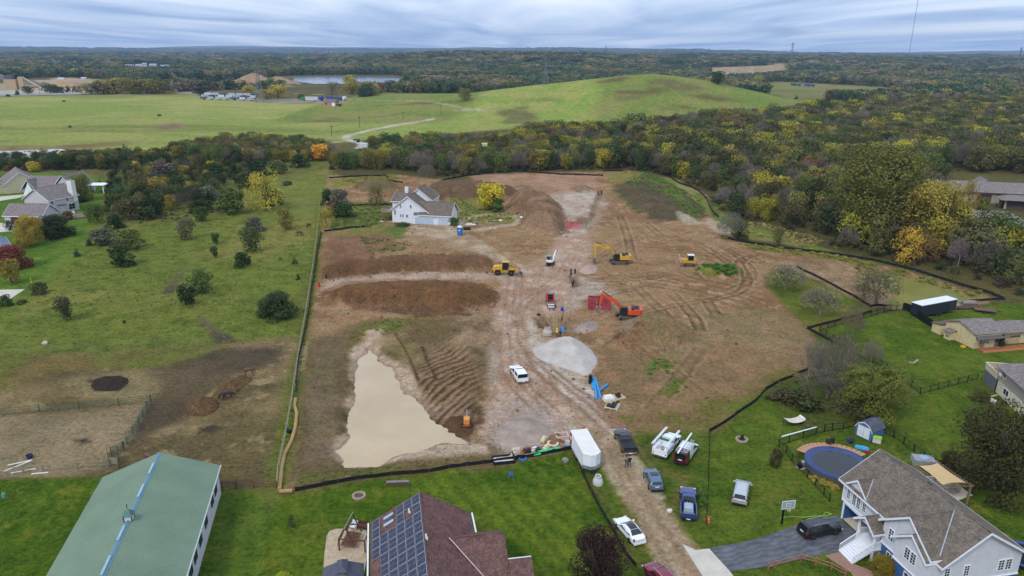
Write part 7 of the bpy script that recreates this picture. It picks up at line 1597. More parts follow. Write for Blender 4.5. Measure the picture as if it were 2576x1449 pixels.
weeds('905,615 950,612 1030,625 1020,650 950,652 915,660',1.4,(.3,.6),(86,104,52),seed=5)
weeds('1620,905 1660,900 1710,930 1730,985 1640,1000 1630,940',1.6,(.25,.6),(88,112,46),seed=7)
weeds('1815,598 1900,616 2100,642 2300,684 2490,742 2480,752 2290,694 2090,652 1890,626',1.5,(.4,1.0),(120,118,54),seed=8)
weeds('1880,552 1960,572 2060,600 2110,628 2000,622 1900,604',1.6,(.4,.9),(142,132,84),seed=9)
weeds('1990,1060 1930,970 2010,935 2160,930 2230,1000 2200,1060 2060,1090',1.5,(.3,.9),(100,94,62),seed=10)
weeds('760,1190 900,1172 1200,1152 1285,1152 1130,1176 900,1204 730,1232',1.2,(.2,.45),(104,100,62),seed=11)
weeds('885,850 930,812 1050,792 1100,800 1000,828 930,850',1.3,(.2,.5),(98,112,54),seed=13)
weeds('835,450 900,446 1000,442 1010,452 900,462',1.4,(.4,.8),(124,120,58),seed=14);weeds('832,512 985,512 1020,560 960,570 830,578',1.6,(.3,.8),(100,112,54),seed=15);weeds('1110,505 1210,500 1310,545 1240,560 1150,558',1.6,(.3,.7),(108,114,56),seed=16)
weeds('250,470 400,430 560,430 600,520 420,560 280,570',3.0,(.4,1.2),(98,96,58),seed=19)
weeds('0,386 190,378 430,380 440,392 300,396 0,404',2.6,(.5,1.4),(112,106,58),seed=21)
weeds('2138,672 2200,668 2300,690 2420,726 2490,746 2400,736 2260,694',1.5,(.4,.9),(116,110,64),seed=22)
weeds('300,560 420,545 560,545 700,560 800,590 785,700 755,860 560,870 300,880 0,890 0,800 200,640',3.0,(.15,.4),(98,106,52),seed=31)
forest('weeds',wp,'tufts of weeds and coarse grass on verges and mounds')
rg2=np.random.default_rng(8);q=scatter(SITE,2.1,5,.6);q=q[(sd(POND,q[:,0],q[:,1])>1)&(sd(POND2,q[:,0],q[:,1])>1)]
q=q[fbm(q[:,0],q[:,1],9,3,4)>.5]
toe=np.vstack([smooth(P('870,764 980,772 1060,782 1120,784 1190,770 1245,758'),40),smooth(P('830,700 900,691 1000,685 1190,683 1240,672'),30),smooth(P('1560,850 1600,884 1700,864 1740,838'),25),smooth(P('1345,587 1400,594 1425,584'),15)])
q=np.vstack([q,np.repeat(toe,5,0)+rg2.normal(size=(len(toe)*5,2))*[1.0,1.4]]);z=hgt(q[:,0],q[:,1]);mb=MB();V=[];F=[]
for i,((x,y),zz_)in enumerate(zip(q,z)):
 s=rg2.uniform(.06,.2)*(1+1.3*(rg2.random()<.08));b_=len(V);a0=rg2.random()*6
 for k in range(5):a_=a0+k*1.2566;V.append((x+s*math.cos(a_)*rg2.uniform(.7,1.3),y+s*math.sin(a_)*rg2.uniform(.7,1.3),zz_-.05))
 V.append((x+rg2.normal()*s*.2,y+rg2.normal()*s*.2,zz_+s*rg2.uniform(.7,1.3)));F+=[(b_+k,b_+(k+1)%5,b_+5)for k in range(5)]
mb.add(V,F);tag(mb.build('clods',M('clod_earth',(104,78,56),.95,0,.3,.15,.5,.05,(132,104,80))),'clods and stones scattered over the bare earth',kind='stuff')
# ------------------------------------------------------------------ people and horses
def skinned(name,edges,vs,rad,m,sub=1):
 me=bpy.data.meshes.new(name);me.from_pydata(vs,edges,[]);o=link(name,me);md=o.modifiers.new('skin','SKIN');md.use_smooth_shade=True
 for v,r in zip(me.skin_vertices[0].data,rad):v.radius=(r,r)if not isinstance(r,tuple)else r
 me.skin_vertices[0].data[0].use_root=True;s=o.modifiers.new('sub','SUBSURF');s.levels=s.render_levels=sub
 bpy.context.view_layer.update();dg=bpy.context.evaluated_depsgraph_get();ev=bpy.data.meshes.new_from_object(o.evaluated_get(dg));bpy.data.objects.remove(o);bpy.data.meshes.remove(me);ev.name=name
 for mm in m:ev.materials.append(mm)
 return ev
SKIN=M('skin',(196,150,126),.6,0,.05,3);BOOT=M('boot',(52,40,32),.8);HAIR=M('hair_dark',(52,42,36),.8)
def person_mesh(top,legs,arm=0.0,seed=0):
 vs=[(0,0,.95),(0,0,1.18),(.01,0,1.40),(.02,0,1.52),(.03,0,1.62),(.04,0,1.74)];ed=[(0,1),(1,2),(2,3),(3,4),(4,5)];rd=[(.15,.12),(.15,.12),(.17,.11),(.06,.06),(.095,.085),(.07,.07)]
 for s in(1,-1):
  n=len(vs);st=.07*s;vs+=[(0,s*.10,.86),(.03+st,s*.11,.48),(st*1.6-.02,s*.12,.09),(st*1.6+.14,s*.13,.045)];ed+=[(0,n),(n,n+1),(n+1,n+2),(n+2,n+3)];rd+=[.1,.068,.05,.042]
  n=len(vs);fw=arm+.08*s;vs+=[(.0,s*.20,1.40),(.02-fw*.3,s*.26,1.14),(.12+fw,s*.25,.92),(.18+fw*1.2,s*.235,.83)];ed+=[(2,n),(n,n+1),(n+1,n+2),(n+2,n+3)];rd+=[.065,.05,.038,.035]
  n=len(vs);b=vs[n-1]
  for k in range(4):vs.append((b[0]+.05+.012*(k%2),b[1]+(k-1.5)*.02,b[2]-.075+.008*abs(k-1.5)));ed.append((n-1,n+k));rd.append(.011)
  vs.append((b[0]+.055,b[1]-s*.045,b[2]-.03));ed.append((n-1,n+4));rd.append(.012)
 me=skinned('person',ed,vs,rd,[top,legs,SKIN,BOOT])
 for p in me.polygons:
  c=p.center;p.material_index=2 if c.z>1.5 else 3 if c.z<.1 else 1 if(c.z<.93 and abs(c.y)<.2 and c.x<.11 or c.z<.78)else 2 if(c.z<.88 and abs(c.y)>.17)else 0
 return me
def person(u,v,rz,top,legs,label,arm=0.0,hat=None,vest=None,h=1.0):
 o=link('person',person_mesh(top,legs,arm));o.location=at(u,v);o.rotation_euler=(0,0,rz);o.scale=(h,)*3;tag(o,label,'person')
 f=MB().lathe([(0,-.02),(.018,0),(.01,.03)],6,(.125,0,1.66));f.box(.10,.122,-.03,.03,1.605,1.615)
 for s in(1,-1):f.lathe([(0,-.03),(.022,0),(0,.03)],6,(.045,s*.09,1.68))
 f.build('face_features',SKIN,o);e_=MB()
 for s in(1,-1):e_.cbox(.118,s*.035,1.70,.02,.025,.014)
 e_.build('eyes',DARK,o)
 if hat:MB().lathe([(.15,0),(.115,.01),(.11,.07),(.06,.13),(0,.14)],12,(.035,0,1.74)).build('hard_hat',hat,o)
 else:MB().lathe([(.10,-.08),(.108,0),(.075,.075),(0,.1)],10,(.02,0,1.76)).build('hair',HAIR,o)
 return o
HIVIS=M('hi_vis',(206,212,90),.7);JEAN=M('jeans',(52,70,104),.85,0,.15,6);NAVY=M('navy_jacket',(34,38,52),.8,0,.15,5);OLIVE=M('olive_jacket',(92,86,70),.85,0,.15,5);DARKC=M('dark_clothes',(40,40,44),.85)
person(1401,848,R(80),HIVIS,M('dark_trousers',(38,42,54),.85),'person in a yellow vest and white hard hat at the trench edge',.05,M('hat_white',(228,226,210),.4))
person(1409,850,R(110),DARKC,DARKC,'person in dark clothes beside the worker in the yellow vest',.1)
person(1575,1178,R(100),OLIVE,JEAN,'person in an olive jacket and jeans behind the black pickup',.12);person(1583,1175,R(95),NAVY,JEAN,'person in a navy jacket leaning to the black pickup tailgate',.2)
person(1440,722,R(60),DARKC,NAVY,'person in dark work clothes standing in the upper trench',.15);person(1443,716,R(200),NAVY,DARKC,'person in navy clothes beside another in the upper trench',.1)
def horse_mesh(m,graze=True):
 vs=[(0,0,1.22),(-.45,0,1.24),(-.72,0,1.2),(.4,0,1.2),(.66,0,1.24)];ed=[(0,1),(1,2),(0,3),(3,4)];rd=[(.27,.3),(.27,.29),(.22,.24),(.27,.31),(.2,.24)]
 n=len(vs);nk=[(.92,0,1.12),(1.14,0,.82),(1.26,0,.56),(1.36,0,.24)]if graze else[(.9,0,1.45),(1.08,0,1.66),(1.24,0,1.6),(1.46,0,1.42)]
 vs+=nk;ed+=[(4,n),(n,n+1),(n+1,n+2),(n+2,n+3)];rd+=[(.14,.19),(.1,.15),(.095,.12),(.06,.07)]
 n=len(vs);d=(-1 if graze else 1)
 for s in(1,-1):vs.append((nk[1][0]-.02*d,s*.07,nk[1][2]+(.16 if not graze else.1)));ed.append((5+1,n));rd.append(.025);n+=1
 for s in(1,-1):
  n=len(vs);o_=.06*s;vs+=[(.46,s*.17,.92),(.48+o_,s*.17,.52),(.46+o_,s*.17,.14),(.50+o_,s*.17,.04)];ed+=[(3,n),(n,n+1),(n+1,n+2),(n+2,n+3)];rd+=[.12,.06,.042,.055]
  n=len(vs);vs+=[(-.62,s*.17,.92),(-.52-o_,s*.17,.68),(-.74-o_,s*.17,.44),(-.70-o_,s*.17,.12),(-.66-o_,s*.17,.04)];ed+=[(2,n),(n,n+1),(n+1,n+2),(n+2,n+3),(n+3,n+4)];rd+=[.16,.09,.055,.042,.055]
 n=len(vs);vs+=[(-.94,0,1.22),(-1.05,0,.95),(-1.08,0,.6)];ed+=[(2,n),(n,n+1),(n+1,n+2)];rd+=[.05,.06,.03]
 return skinned('horse',ed,vs,rd,[m])
BAY=M('bay_coat',(78,50,38),.6,0,.2,2);CHEST=M('chestnut_coat',(106,68,48),.6,0,.2,2);BLKH=M('dark_coat',(52,46,46),.6,0,.2,2);MANE=M('horse_mane',(44,32,28),.8)
hg=horse_mesh(BAY);hs2=horse_mesh(CHEST,False);hd_=horse_mesh(BLKH)
for(u,v,rz,me,gz,lb)in((754,593,R(-8),hg,1,'brown horse grazing broadside near the pasture fence'),(776,574,R(70),hg,1,'brown horse seen from behind near the pasture fence'),(626,945,R(195),hs2,0,'chestnut horse standing at the end of the manure ridge'),(572,1005,R(200),hd_,1,'dark grey horse feeding at the manure ridge'),(377,1166,R(150),hs2,0,'reddish horse standing behind the green barn')):
 o=link('horse',me);o.location=at(u,v);o.rotation_euler=(0,0,rz);tag(o,lb,'horse','horses of the pasture');mb=MB()
 if gz:mb.path([(.72,0,1.42),(1.0,0,1.16),(1.2,0,.9)],.05,5)
 else:mb.path([(.7,0,1.5),(.92,0,1.66),(1.06,0,1.78)],.05,5)
 mb.build('mane',MANE,o);mb=MB();mb.path([(-.95,0,1.2),(-1.06,0,.95),(-1.1,0,.55)],.06,5);mb.build('tail',MANE,o)
# ------------------------------------------------------------------ things on the building site
def one(mb,name,m,label,cat,u=None,v=None,rz=0,group=None,dz=0,smooth_=False,loc=None):
 o=mb.build(name,m,None,smooth_);o.location=loc if loc is not None else at(u,v,dz);o.rotation_euler=(0,0,rz);return tag(o,label,cat,group)
RED=M('trench_red',(158,52,62),.65,.1,.25,.8,0,.4,(182,84,92));RUST=M('rust_red',(128,84,72),.8,.1,.25,1.5);BLUE=M('pipe_blue',(38,142,206),.4,0,.08,2);BLKPIPE=M('black_pipe',(26,27,28),.5,0,.15,3)
def trench_box(label,u,v,rz,L,W,H,m,n=2,tilt=0):
 t=thing('trench_box',at(u,v),rz,label,'trench box');t.rotation_euler=(0,tilt,rz)
 for y in(-W/2,W/2):
  pl=MB().box(-L/2,L/2,y-.05,y+.05,0,H).build('side_plate',m,t);f=MB()
  for z in(.12,H/2,H-.12):f.box(-L/2-.03,L/2+.03,y-.1,y+.1,z-.1,z+.1)
  for x in(-L/2,L/2):f.box(x-.1,x+.1,y-.11,y+.11,0,H)
  f.build('plate_frame',m,pl)
 for x in(-L/2+.25,L/2-.25):
  for z in(.4,H-.4):MB().tube((x,-W/2,z),(x,W/2,z),.09,7).build('spreader',STEEL,t)
 return t
trench_box('large red steel trench box standing behind the orange excavator',1507,776,R(-4),4.8,2.0,2.6,RED)
trench_box('rusty brown trench box lying end on below the red loader',1424,804,R(80),4.4,1.5,1.3,RUST)
trench_box('faded red trench box at the head of the gravel road',1440,575,R(-3),4.6,1.6,2.2,M('faded_red',(190,84,90),.7,0,.3,.7,0,.3,(208,140,140)))
t=thing('steel_ladder',at(1480,575),R(80),'upright steel ladder frame beside the faded red trench box','frame');f=MB()
for y in(-.7,.7):f.tube((-.2,y,0),(-.2,y,2.7),.07,5).tube((.4,y,0),(.4,y,2.5),.06,5)
f.build('upright',STEEL,t);f=MB()
for z in(.4,1.1,1.8,2.5):f.tube((-.2,-.7,z),(-.2,.7,z),.05,5)
f.build('rung',STEEL,t)
one(MB().tube((0,0,0),(0,0,2.3),.06,5).box(-.14,.14,-.05,.05,1.5,2.3),'survey_stake',M('green_stake',(120,124,70),.7),'tall marker stake in front of the red trench box','stake',1501,782)
t=thing('fork_attachment',at(1387,778),R(4),'black pallet fork attachment in front of the red loader','attachment');MB().box(-.9,.9,-.06,.06,.1,.2).box(-.9,.9,-.06,.06,.8,.9).box(-.9,-.8,-.06,.06,.1,1.1).box(.8,.9,-.06,.06,.1,1.1).build('carriage',BLKM,t);MB().box(-.55,-.4,-1.2,0,.05,.12).box(.4,.55,-1.2,0,.05,.12).build('fork',BLKM,t)
one(MB().box(-.7,.7,-.25,.25,0,.5),'white_box',M('box_white',(214,212,204),.6),'white box on the ground by the fork attachment','box',1386,771,0)
one(MB().lathe([(.3,0),(.32,.1),(.32,.85),(.3,.9),(0,.9)],10),'barrel',M('barrel_blue',(42,70,168),.5),'blue barrel left of the rusty trench box','barrel',1414,782)
one(MB().lathe([(.3,0),(.32,.1),(.32,.85),(.3,.9),(0,.9)],10),'barrel',MATS['barrel_blue'],'small blue drum right of the fork attachment','barrel',1398,774).scale=(.6,.6,.6)
one(MB().lathe([(.22,0),(.42,.02),(.46,.15),(.42,.28),(.22,.3)],12,close=True),'tyre',TYRE,'black tyre lying at the trench edge','tyre',1355,793)
for i,(u0,v0,u1,v1)in enumerate(((1393,841,1394,808),(1400,842,1400,808))):
 pass
t=thing('ladder',at(1396,840),R(0),'tall wooden ladder leaning in the trench behind the workers','ladder')
for x in(-.35,.35):MB().tube((x,0,0),(x,.6,3.9),.06,5).build('rail',M('ladder_wood',(186,160,110),.7),t)
f=MB()
for k in range(9):f.tube((-.35,.06+.062*k,.4+k*.4),(.35,.06+.062*k,.4+k*.4),.04,4)
f.build('rung',MATS['ladder_wood'],t)
one(MB().tube((0,0,0),(.1,1.8,2.6),.07,5),'timber_plank',MATS['ladder_wood'],'single pale plank leaning at the left side of the trench','plank',1331,815,R(10))
MANH=M('manhole_concrete',(176,168,156),.85,0,.12,1.5,.1)
one(MB().lathe([(1.0,0),(1.0,.7),(.62,1.2),(.62,1.5),(.46,1.5),(.46,.3),(0,.3)],18),'manhole',MANH,'concrete manhole section standing in the trench','manhole',1377,842)
t=one(MB().lathe([(.82,0),(.82,.35),(.72,.75),(.5,1.15),(.5,1.42),(.36,1.42),(.36,.4),(0,.4)],22),'manhole_cone',M('cone_concrete',(190,188,184),.8,0,.1,1.5),'pale concrete manhole cone on the grass by the trailer hitch','manhole cone',1504,1216)
t.scale=(.85,1.0,.82)
def pipes(name,lst,r,m,labels,cat='pipe',group=None,n=10):
 for(u0,v0,u1,v1),lb in zip(lst,labels):
  a=at(u0,v0,r);b=at(u1,v1,r);o=MB().tube(a,b,r,n).build(name,m);d=(a-b).normalized();e_=MB().tube(a,a+d*.35,r*1.2,n).build('bell_end',m,o);tag(o,lb,cat,group)
pipes('water_pipe',[(1489,957,1493,981),(1494,956,1501,1006),(1498,956,1511,1004),(1509,984,1528,970)],.2,BLUE,['short blue pipe leftmost in the row by the haul road','long blue pipe in the middle of the row by the haul road','long blue pipe rightmost in the row by the haul road','loose blue pipe lying crosswise beside the row of blue pipes'],group='blue water pipes by the haul road')
pipes('water_pipe',[(1414,824,1417,836)],.3,BLUE,['blue pipe end sticking out at the trench behind the workers'])
for(u,v,h,lb)in((1436,692,1.6,'short black standpipe left of the upper trench'),(1441,694,0,''),(1446,702,2.6,'tall black standpipe at the back of the upper trench'),(1504,494,1.9,'black standpipe left at the far trench'),(1513,489,1.6,'black standpipe right at the far trench'),(821,701,.9,'short black valve post at the left end of the cross road')):
 if h:one(MB().tube((0,0,-.3),(0,0,h),.2,8).tube((0,0,h),(0,0,h+.08),.26,8),'standpipe',BLKPIPE,lb,'standpipe',u,v)
t=one(MB().lathe([(.2,0),(.2,.06),(.14,.1),(.14,.62),(.18,.66),(.12,.84),(0,.9)],10).tube((-.26,0,.5),(.26,0,.5),.08,7).tube((0,0,.5),(0,-.25,.5),.09,7),'fire_hydrant',M('hydrant_red',(196,42,46),.45),'red fire hydrant at the left end of the cross road','hydrant',803,722);t.scale=(1.5,)*3
a,b,L,rz=pxdir(1184,578,1166,578);o=MB().tube(a+V3(0,0,.5),b+V3(0,0,.5),.5,12).build('culvert_pipe',BLKPIPE);tag(o,'fat black culvert pipe beside the blue portable toilet','culvert pipe')
o=MB().tube(at(722,1086,.3),at(731,1090,.3),.32,12).build('culvert_pipe',BLKPIPE);tag(o,'black culvert pipe end on the grass by the straw wattle','culvert pipe')
t=thing('portable_toilet',at(1157,591),R(-8),'blue portable toilet with a white roof in front of the white house','portable toilet');TB=M('toilet_blue',(28,104,178),.5);MB().box(-.6,.6,-.6,.6,.1,2.1).build('cabin',TB,t);MB().prism([(-.64,2.1),(.64,2.1),(.5,2.4),(-.5,2.4)],-.64,.64,'y').build('roof',M('toilet_roof',(220,228,234),.5),t);MB().box(-.42,.42,-.64,-.6,.15,2.0).build('door',M('door_blue',(36,116,190),.5),t);MB().box(-.2,.2,-.65,-.641,1.2,1.5).build('sticker',PLATE,t);t.scale=(1.15,)*3
def rock(u,v,s,m,label,cat='boulder',group=None):
 r=random.Random(int(u));mb=MB().lathe([(0,0),(.8,.05),(1,.4),(.75,.8),(0,1)],9);mb.v=[(x*s*r.uniform(.8,1.2),y*s*r.uniform(.8,1.2)*.8,z*s*.9)for x,y,z in mb.v];return one(mb,'boulder',m,label,cat,u,v,r.random()*3,group,-.05)
ROCK=M('pale_rock',(186,176,160),.9,0,.15,1.5,.2)
rock(1234,577,.7,ROCK,'larger pale boulder right of the portable toilet');rock(1246,576,.55,ROCK,'smaller pale boulder right of the portable toilet');rock(1259,556,.7,M('white_rock',(216,212,204),.9),'white boulder beside the timber stack on the drive island');rock(1422,1160,.62,M('grey_rock',(132,128,120),.9,0,.15,2,.2),'rounded grey boulder on the striped lawn near the trailer');rock(1685,1287,.45,M('white_stone',(210,204,196),.9),'small whitish stone in the grass beside the blue pickup');rock(114,865,.7,ROCK,'round pale boulder on the pasture above the wire fence');rock(2003,683,.8,ROCK,'flat pale boulder on the dirt by the apple tree');rock(1312,548,.7,M('white_sack',(224,222,216),.7),'white sack on the gravel drive by the middle soil heap','sack')
one(MB().box(-1.6,1.6,-.4,.4,0,.3).box(-1.2,.4,-.3,.3,.3,.55),'sack_pile',MATS['white_sack'],'white sacks and boards on the circular drive','sacks',1184,566);one(MB().box(-.5,.5,-.3,.3,0,.4),'tarp',M('tarp_blue',(54,84,160),.6),'small blue tarp bundle by the white sacks','tarp',1198,563)
mb=MB()
for k in range(7):mb.tube((-2.2+.1*k,-.6+k*.2,.12+.1*(k%2)),(2.2-.15*k,-.6+k*.2,.12+.1*(k%2)),.1,5)
one(mb,'timber_stack',M('grey_timber',(150,136,116),.9,0,.2,3),'stack of grey timber on the drive island','timber',1236,556,R(8))
o=MB().tube(at(1051,570,.12),at(1096,572,.12),.13,6).build('timber_pole',M('pole_wood',(146,110,82),.9));tag(o,'long wooden pole lying before the white garage doors','pole')
t=thing('pump_trailer',at(1174,1068),R(92),'orange towed pump with a raised silver boom by the muddy water','pump');OR2=M('pump_orange',(214,140,70),.5,0,.12,2)
MB().prism([(-.9,.5),(.9,.5),(.9,1.2),(.5,1.5),(-.9,1.5)],-.55,.55,'y').build('housing',OR2,t);MB().box(-1.6,1.3,-.4,.4,.35,.5).build('frame',M('rust_frame',(150,82,52),.8),t);MB().tube((.4,0,1.4),(2.4,0,1.9),.12,7).tube((2.4,0,1.9),(2.6,0,.6),.1,7).build('boom',GREYM,t)
for s in(1,-1):wheel(t,-1.0,s*.9,.42,.34,PLATE)
t.scale=(.8,)*3;MB().box(-1.5,-1.2,-.9,.9,.4,.55).build('axle',M('axle_rust',(140,74,48),.8),t)
PAL_=M('pallet_wood',(190,172,144),.85,0,.2,4);PLB=M('tarp_white',(226,222,216),.6)
def pallet(u,v,rz,label,load=None,s=1.0):
 t=thing('pallet',at(u,v),rz,label,'pallet','pallets by the blue pipes');me=None
 for k in range(6):
  o=link('pallet_board',me,t)if me else MB().box(-.09,.09,-.6,.6,.1,.14).build('pallet_board',PAL_,t);me=o.data;o.location.x=-.55+k*.22
 MB().box(-.65,.65,-.6,-.5,0,.1).box(-.65,.65,-.05,.05,0,.1).box(-.65,.65,.5,.6,0,.1).build('bearer',PAL_,t);t.scale=(s,)*3;return t
def load(u,v,mb,name,m,label,cat,rz=0,dz=.2):return one(mb,name,m,label,cat,u,v,rz,None,dz)
pallet(1530,1006,.3,'pallet under white bags right of the blue pipes',s=1.6);load(1530,1006,MB().box(-.8,.8,-.7,.1,0,.4).box(-.6,.9,0,.8,0,.35).box(-.5,.6,-.5,.4,.4,.6),'bag_stack',PLB,'white bags stacked on the pallet right of the blue pipes','bags',.3)
pallet(1555,1000,.5,'pallet with dark fittings farther from the haul road',s=1.5);load(1555,1000,MB().tube((-.5,-.4,.2),(.2,-.3,.2),.2,8).tube((-.3,.3,.2),(.6,.4,.2),.22,8).tube((.1,0,.2),(.1,0,.7),.2,8),'pipe_fittings',M('fitting_dark',(58,36,34),.6),'dark red pipe fittings on the farther pallet','fittings',.5)
pallet(1540,1024,1.2,'pallet with black rolls nearest to the grass',s=1.8);load(1540,1024,MB().tube((-.8,-.4,.2),(.8,-.4,.2),.22,8).tube((-.8,0,.2),(.8,0,.2),.2,8).box(-.7,.3,.2,.8,0,.3),'black_rolls',BLKPIPE,'black rolls and fittings on the nearest pallet','rolls',1.2)
o=MB().tube(at(1548,1016,.15),at(1556,1012,.15),.14,7).build('pipe_piece',BLKPIPE);tag(o,'short black pipe piece behind the black rolls','pipe')
one(MB().box(-.3,.3,-.6,.6,0,.9).box(-.28,.28,-.2,.5,.9,1.3),'pipe_stack',BLKPIPE,'black plastic bundle at the far end of the blue pipes','bundle',1485,962)
t=thing('trough',at(1266,1160),R(12),'white lined black trough by the near silt fence','trough');MB().box(-1.5,1.5,-.9,-.8,0,.5).box(-1.5,1.5,.8,.9,0,.5).box(-1.5,-1.4,-.8,.8,0,.5).box(1.4,1.5,-.8,.8,0,.9).box(-1.4,1.4,-.05,.05,0,.4).build('shell',BLKP,t);MB().box(-1.4,1.4,-.8,-.05,.02,.2).box(-1.4,1.4,.05,.8,.02,.2).build('liner',PLB,t)
GRN=M('bright_green',(62,196,122),.5,0,.1,2)
for i,(u0,v0,u1,v1,lb)in enumerate(((1331,1150,1360,1146,'short bright green pipe end nearest the lawn fence'),(1340,1147,1404,1134,'long bright green pipe along the near silt fence'),(1352,1141,1408,1131,'second bright green pipe behind the long one'))):
 o=MB().tube(at(u0,v0,.25),at(u1,v1,.3),.17,8).build('green_pipe',GRN);tag(o,lb,'pipe','bright green pipes by the silt fence')
one(MB().lathe([(.5,0),(.75,0),(.75,.22),(.5,.22)],18,close=True),'ring',M('clay_ring',(160,112,84),.85),'brown clay ring among the clutter','ring',1371,1120);one(MB().lathe([(.55,0),(.85,0),(.85,.25),(.55,.25)],18,close=True),'ring',M('pale_ring',(216,196,180),.8),'pale concrete ring among the clutter','ring',1391,1118)
t=one(MB().box(-.95,.95,-.7,-.55,0,.8).box(-.95,.95,.55,.7,0,.8).box(-.95,-.8,-.55,.55,0,.8).box(.8,.95,-.55,.55,0,.8).box(-.8,.8,-.55,.55,0,.12),'catch_basin',M('pinkish_concrete',(204,180,172),.85),'open pinkish concrete basin behind the white trailer','catch basin',1413,1105,R(8))
o=MB().lathe([(.35,0),(.6,0),(.6,.18),(.35,.18)],16,at(1315,1155),True).build('hose_coil',M('hose_blue',(54,110,170),.5));tag(o,'coil of blue hose by the near silt fence','hose')
rj=random.Random(6);CL=[((196,182,168),'tan'),((214,212,206),'white'),((92,128,150),'blue'),((150,64,56),'red'),((120,116,108),'grey'),((168,120,88),'brown'),((44,46,48),'black'),((206,196,150),'cream')]
WHR=['at the left end of the clutter','behind the white trough','left of the green pipes','behind the green pipes','below the clay ring','below the pale ring','left of the soil heap','beside the white trailer rear','nearest the trailer rear']
POSN=[(1300,1140),(1283,1147),(1318,1140),(1338,1134),(1352,1128),(1380,1130),(1362,1112),(1420,1124),(1432,1116)]
for i,((u,v),wl_)in enumerate(zip(POSN,WHR)):
 for j in range(2):
  c,cn=CL[(i*3+j*5)%8];s=rj.uniform(.3,.7);mb=MB().box(-s,s,-s*.5,s*.5,0,s*rj.uniform(.5,1));mb.box(-s*.6,s*.7,-s*.3,s*.35,s*.4,s*1.1)
  kind=['crate','bag','scrap box'][(i+j)%3];one(mb,kind.replace(' ','_'),M('clutter_'+cn,c,.7,0,.2,4),'%s %s %s'%(cn,kind,wl_),kind,u+rj.uniform(-7,7)+j*8,v+rj.uniform(-4,4),rj.random()*3)
o=MB().tube(at(1330,1122,.1),at(1365,1116,.1),.1,5).build('plank',PAL_);tag(o,'long plank lying left of the clay ring','plank');o=MB().tube(at(1332,1128,.05),at(1420,1128,.05),.05,5).build('rope',M('rope_tan',(170,148,118),.9));tag(o,'tan rope running through the clutter','rope')
one(MB().box(-.9,.9,-.35,.35,0,.07).box(-.6,-.4,-.3,.3,.07,.1),'board',M('board_tan',(190,160,120),.85),'tan board leaning on the soil heap','board',1404,1112,.6)
t=thing('small_sign',at(1285,1204),R(10),'small blue sign frame on the striped lawn','sign frame');BL2=M('frame_blue',(70,120,176),.5)
MB().tube((-.3,0,0),(-.3,0,1.0),.04,5).tube((.3,0,0),(.3,0,1.0),.04,5).build('leg',BL2,t);MB().box(-.32,.32,-.03,.03,.45,1.0).build('panel',BL2,t)
one(MB().add([(0,0,.9),(.5,.05,.75),(0,0,.55)],[(0,1,2)]).tube((0,0,0),(0,0,.95),.03,4).box(-.02,.3,-.2,.2,.05,.5),'marker_flag',M('flag_orange',(222,112,70),.7),'orange marker at the lower end of the thin post fence','marker',1778,1314)
STONE2=M('ring_stone',(164,148,126),.9,0,.2,2.5)
def fire_ring(u,v,label,rr=1.0,stump=False):
 t=thing('fire_pit',at(u,v),0,label,'fire pit');me=None
 for k in range(14):
  a=2*math.pi*k/14;o=link('stone',me,t)if me else MB().box(-.2,.2,-.13,.13,0,.24).build('stone',STONE2,t);me=o.data;o.location=(rr*math.cos(a),rr*math.sin(a),0);o.rotation_euler=(0,0,a+R(90))
 MB().lathe([(0,.06),(rr-.15,.05),(rr-.1,0)],14).build('ash',M('ash',(92,80,68),.95,0,.3,4),t)
 if stump:MB().lathe([(.32,0),(.26,.3),(.24,.75),(.2,.8),(0,.8)],9).build('stump',M('stump_black',(40,36,34),.9),t)
 return t
fire_ring(903,1249,'round stone fire pit on the lawn above the brown roof',.72);fire_ring(1866,1107,'stone ring with a black stump on the right lawn',.75,True)
t=thing('wood_pile',at(1001,1221),R(4),'long stack of firewood along the near silt fence','firewood');me=None;r=random.Random(2)
for k in range(44):
 o=link('log',me,t)if me else MB().tube((0,-.28,0),(0,.28,0),.13,7).build('log',M('log_wood',(104,84,68),.9,0,.35,3),t);me=o.data;row=k//16;o.location=(-1.9+(k%16)*.25+row*.12,r.uniform(-.06,.06),.13+row*.22);o.scale=(r.uniform(.85,1.15),)*3
MB().box(-1.9,1.8,-.3,.3,.74,.78).build('cover_sheet',M('sheet_grey',(128,122,116),.7,0,.3,2),t);t.scale=(.78,)*3
# ------------------------------------------------------------------ garden of the solar house
slab_on_ground('sand_patch','828,1337 845,1331 905,1329 922,1335 924,1400 912,1460 812,1460 816,1395 822,1350',M('sand',(178,158,130),.95,0,.2,2,.3,.1,(196,176,148)),'sandy play area beside the brown house',dz=.05)
gx=at(861,1440);gz_=thing('gazebo',gx,math.atan2(LX[1],LX[0]),'dark grey hip roofed gazebo beside the brown house','gazebo');GG=lined('gazebo_shingles',(86,88,100),.16,'Z',.5,.9,.15,None,2,.7)
pz0=np.array(flat(861,1411,4.1));gz_.location=(pz0[0]+.179*.6,pz0[1]-.984*.6,0)
MB().slab([(-1.9,-2.1,2.5),(2.6,-2.1,2.5),(.9,-.0,4.0),(-.9,0,4.0)],.1,(0,-.7,1)).slab([(2.6,2.1,2.5),(-1.9,2.1,2.5),(-.9,0,4.0),(.9,0,4.0)],.1,(0,.7,1)).slab([(-1.9,2.1,2.5),(-1.9,-2.1,2.5),(-.9,0,4.0)],.1,(-1,0,1)).slab([(2.6,-2.1,2.5),(2.6,2.1,2.5),(.9,0,4.0)],.1,(1,0,1)).build('roof',GG,gz_)
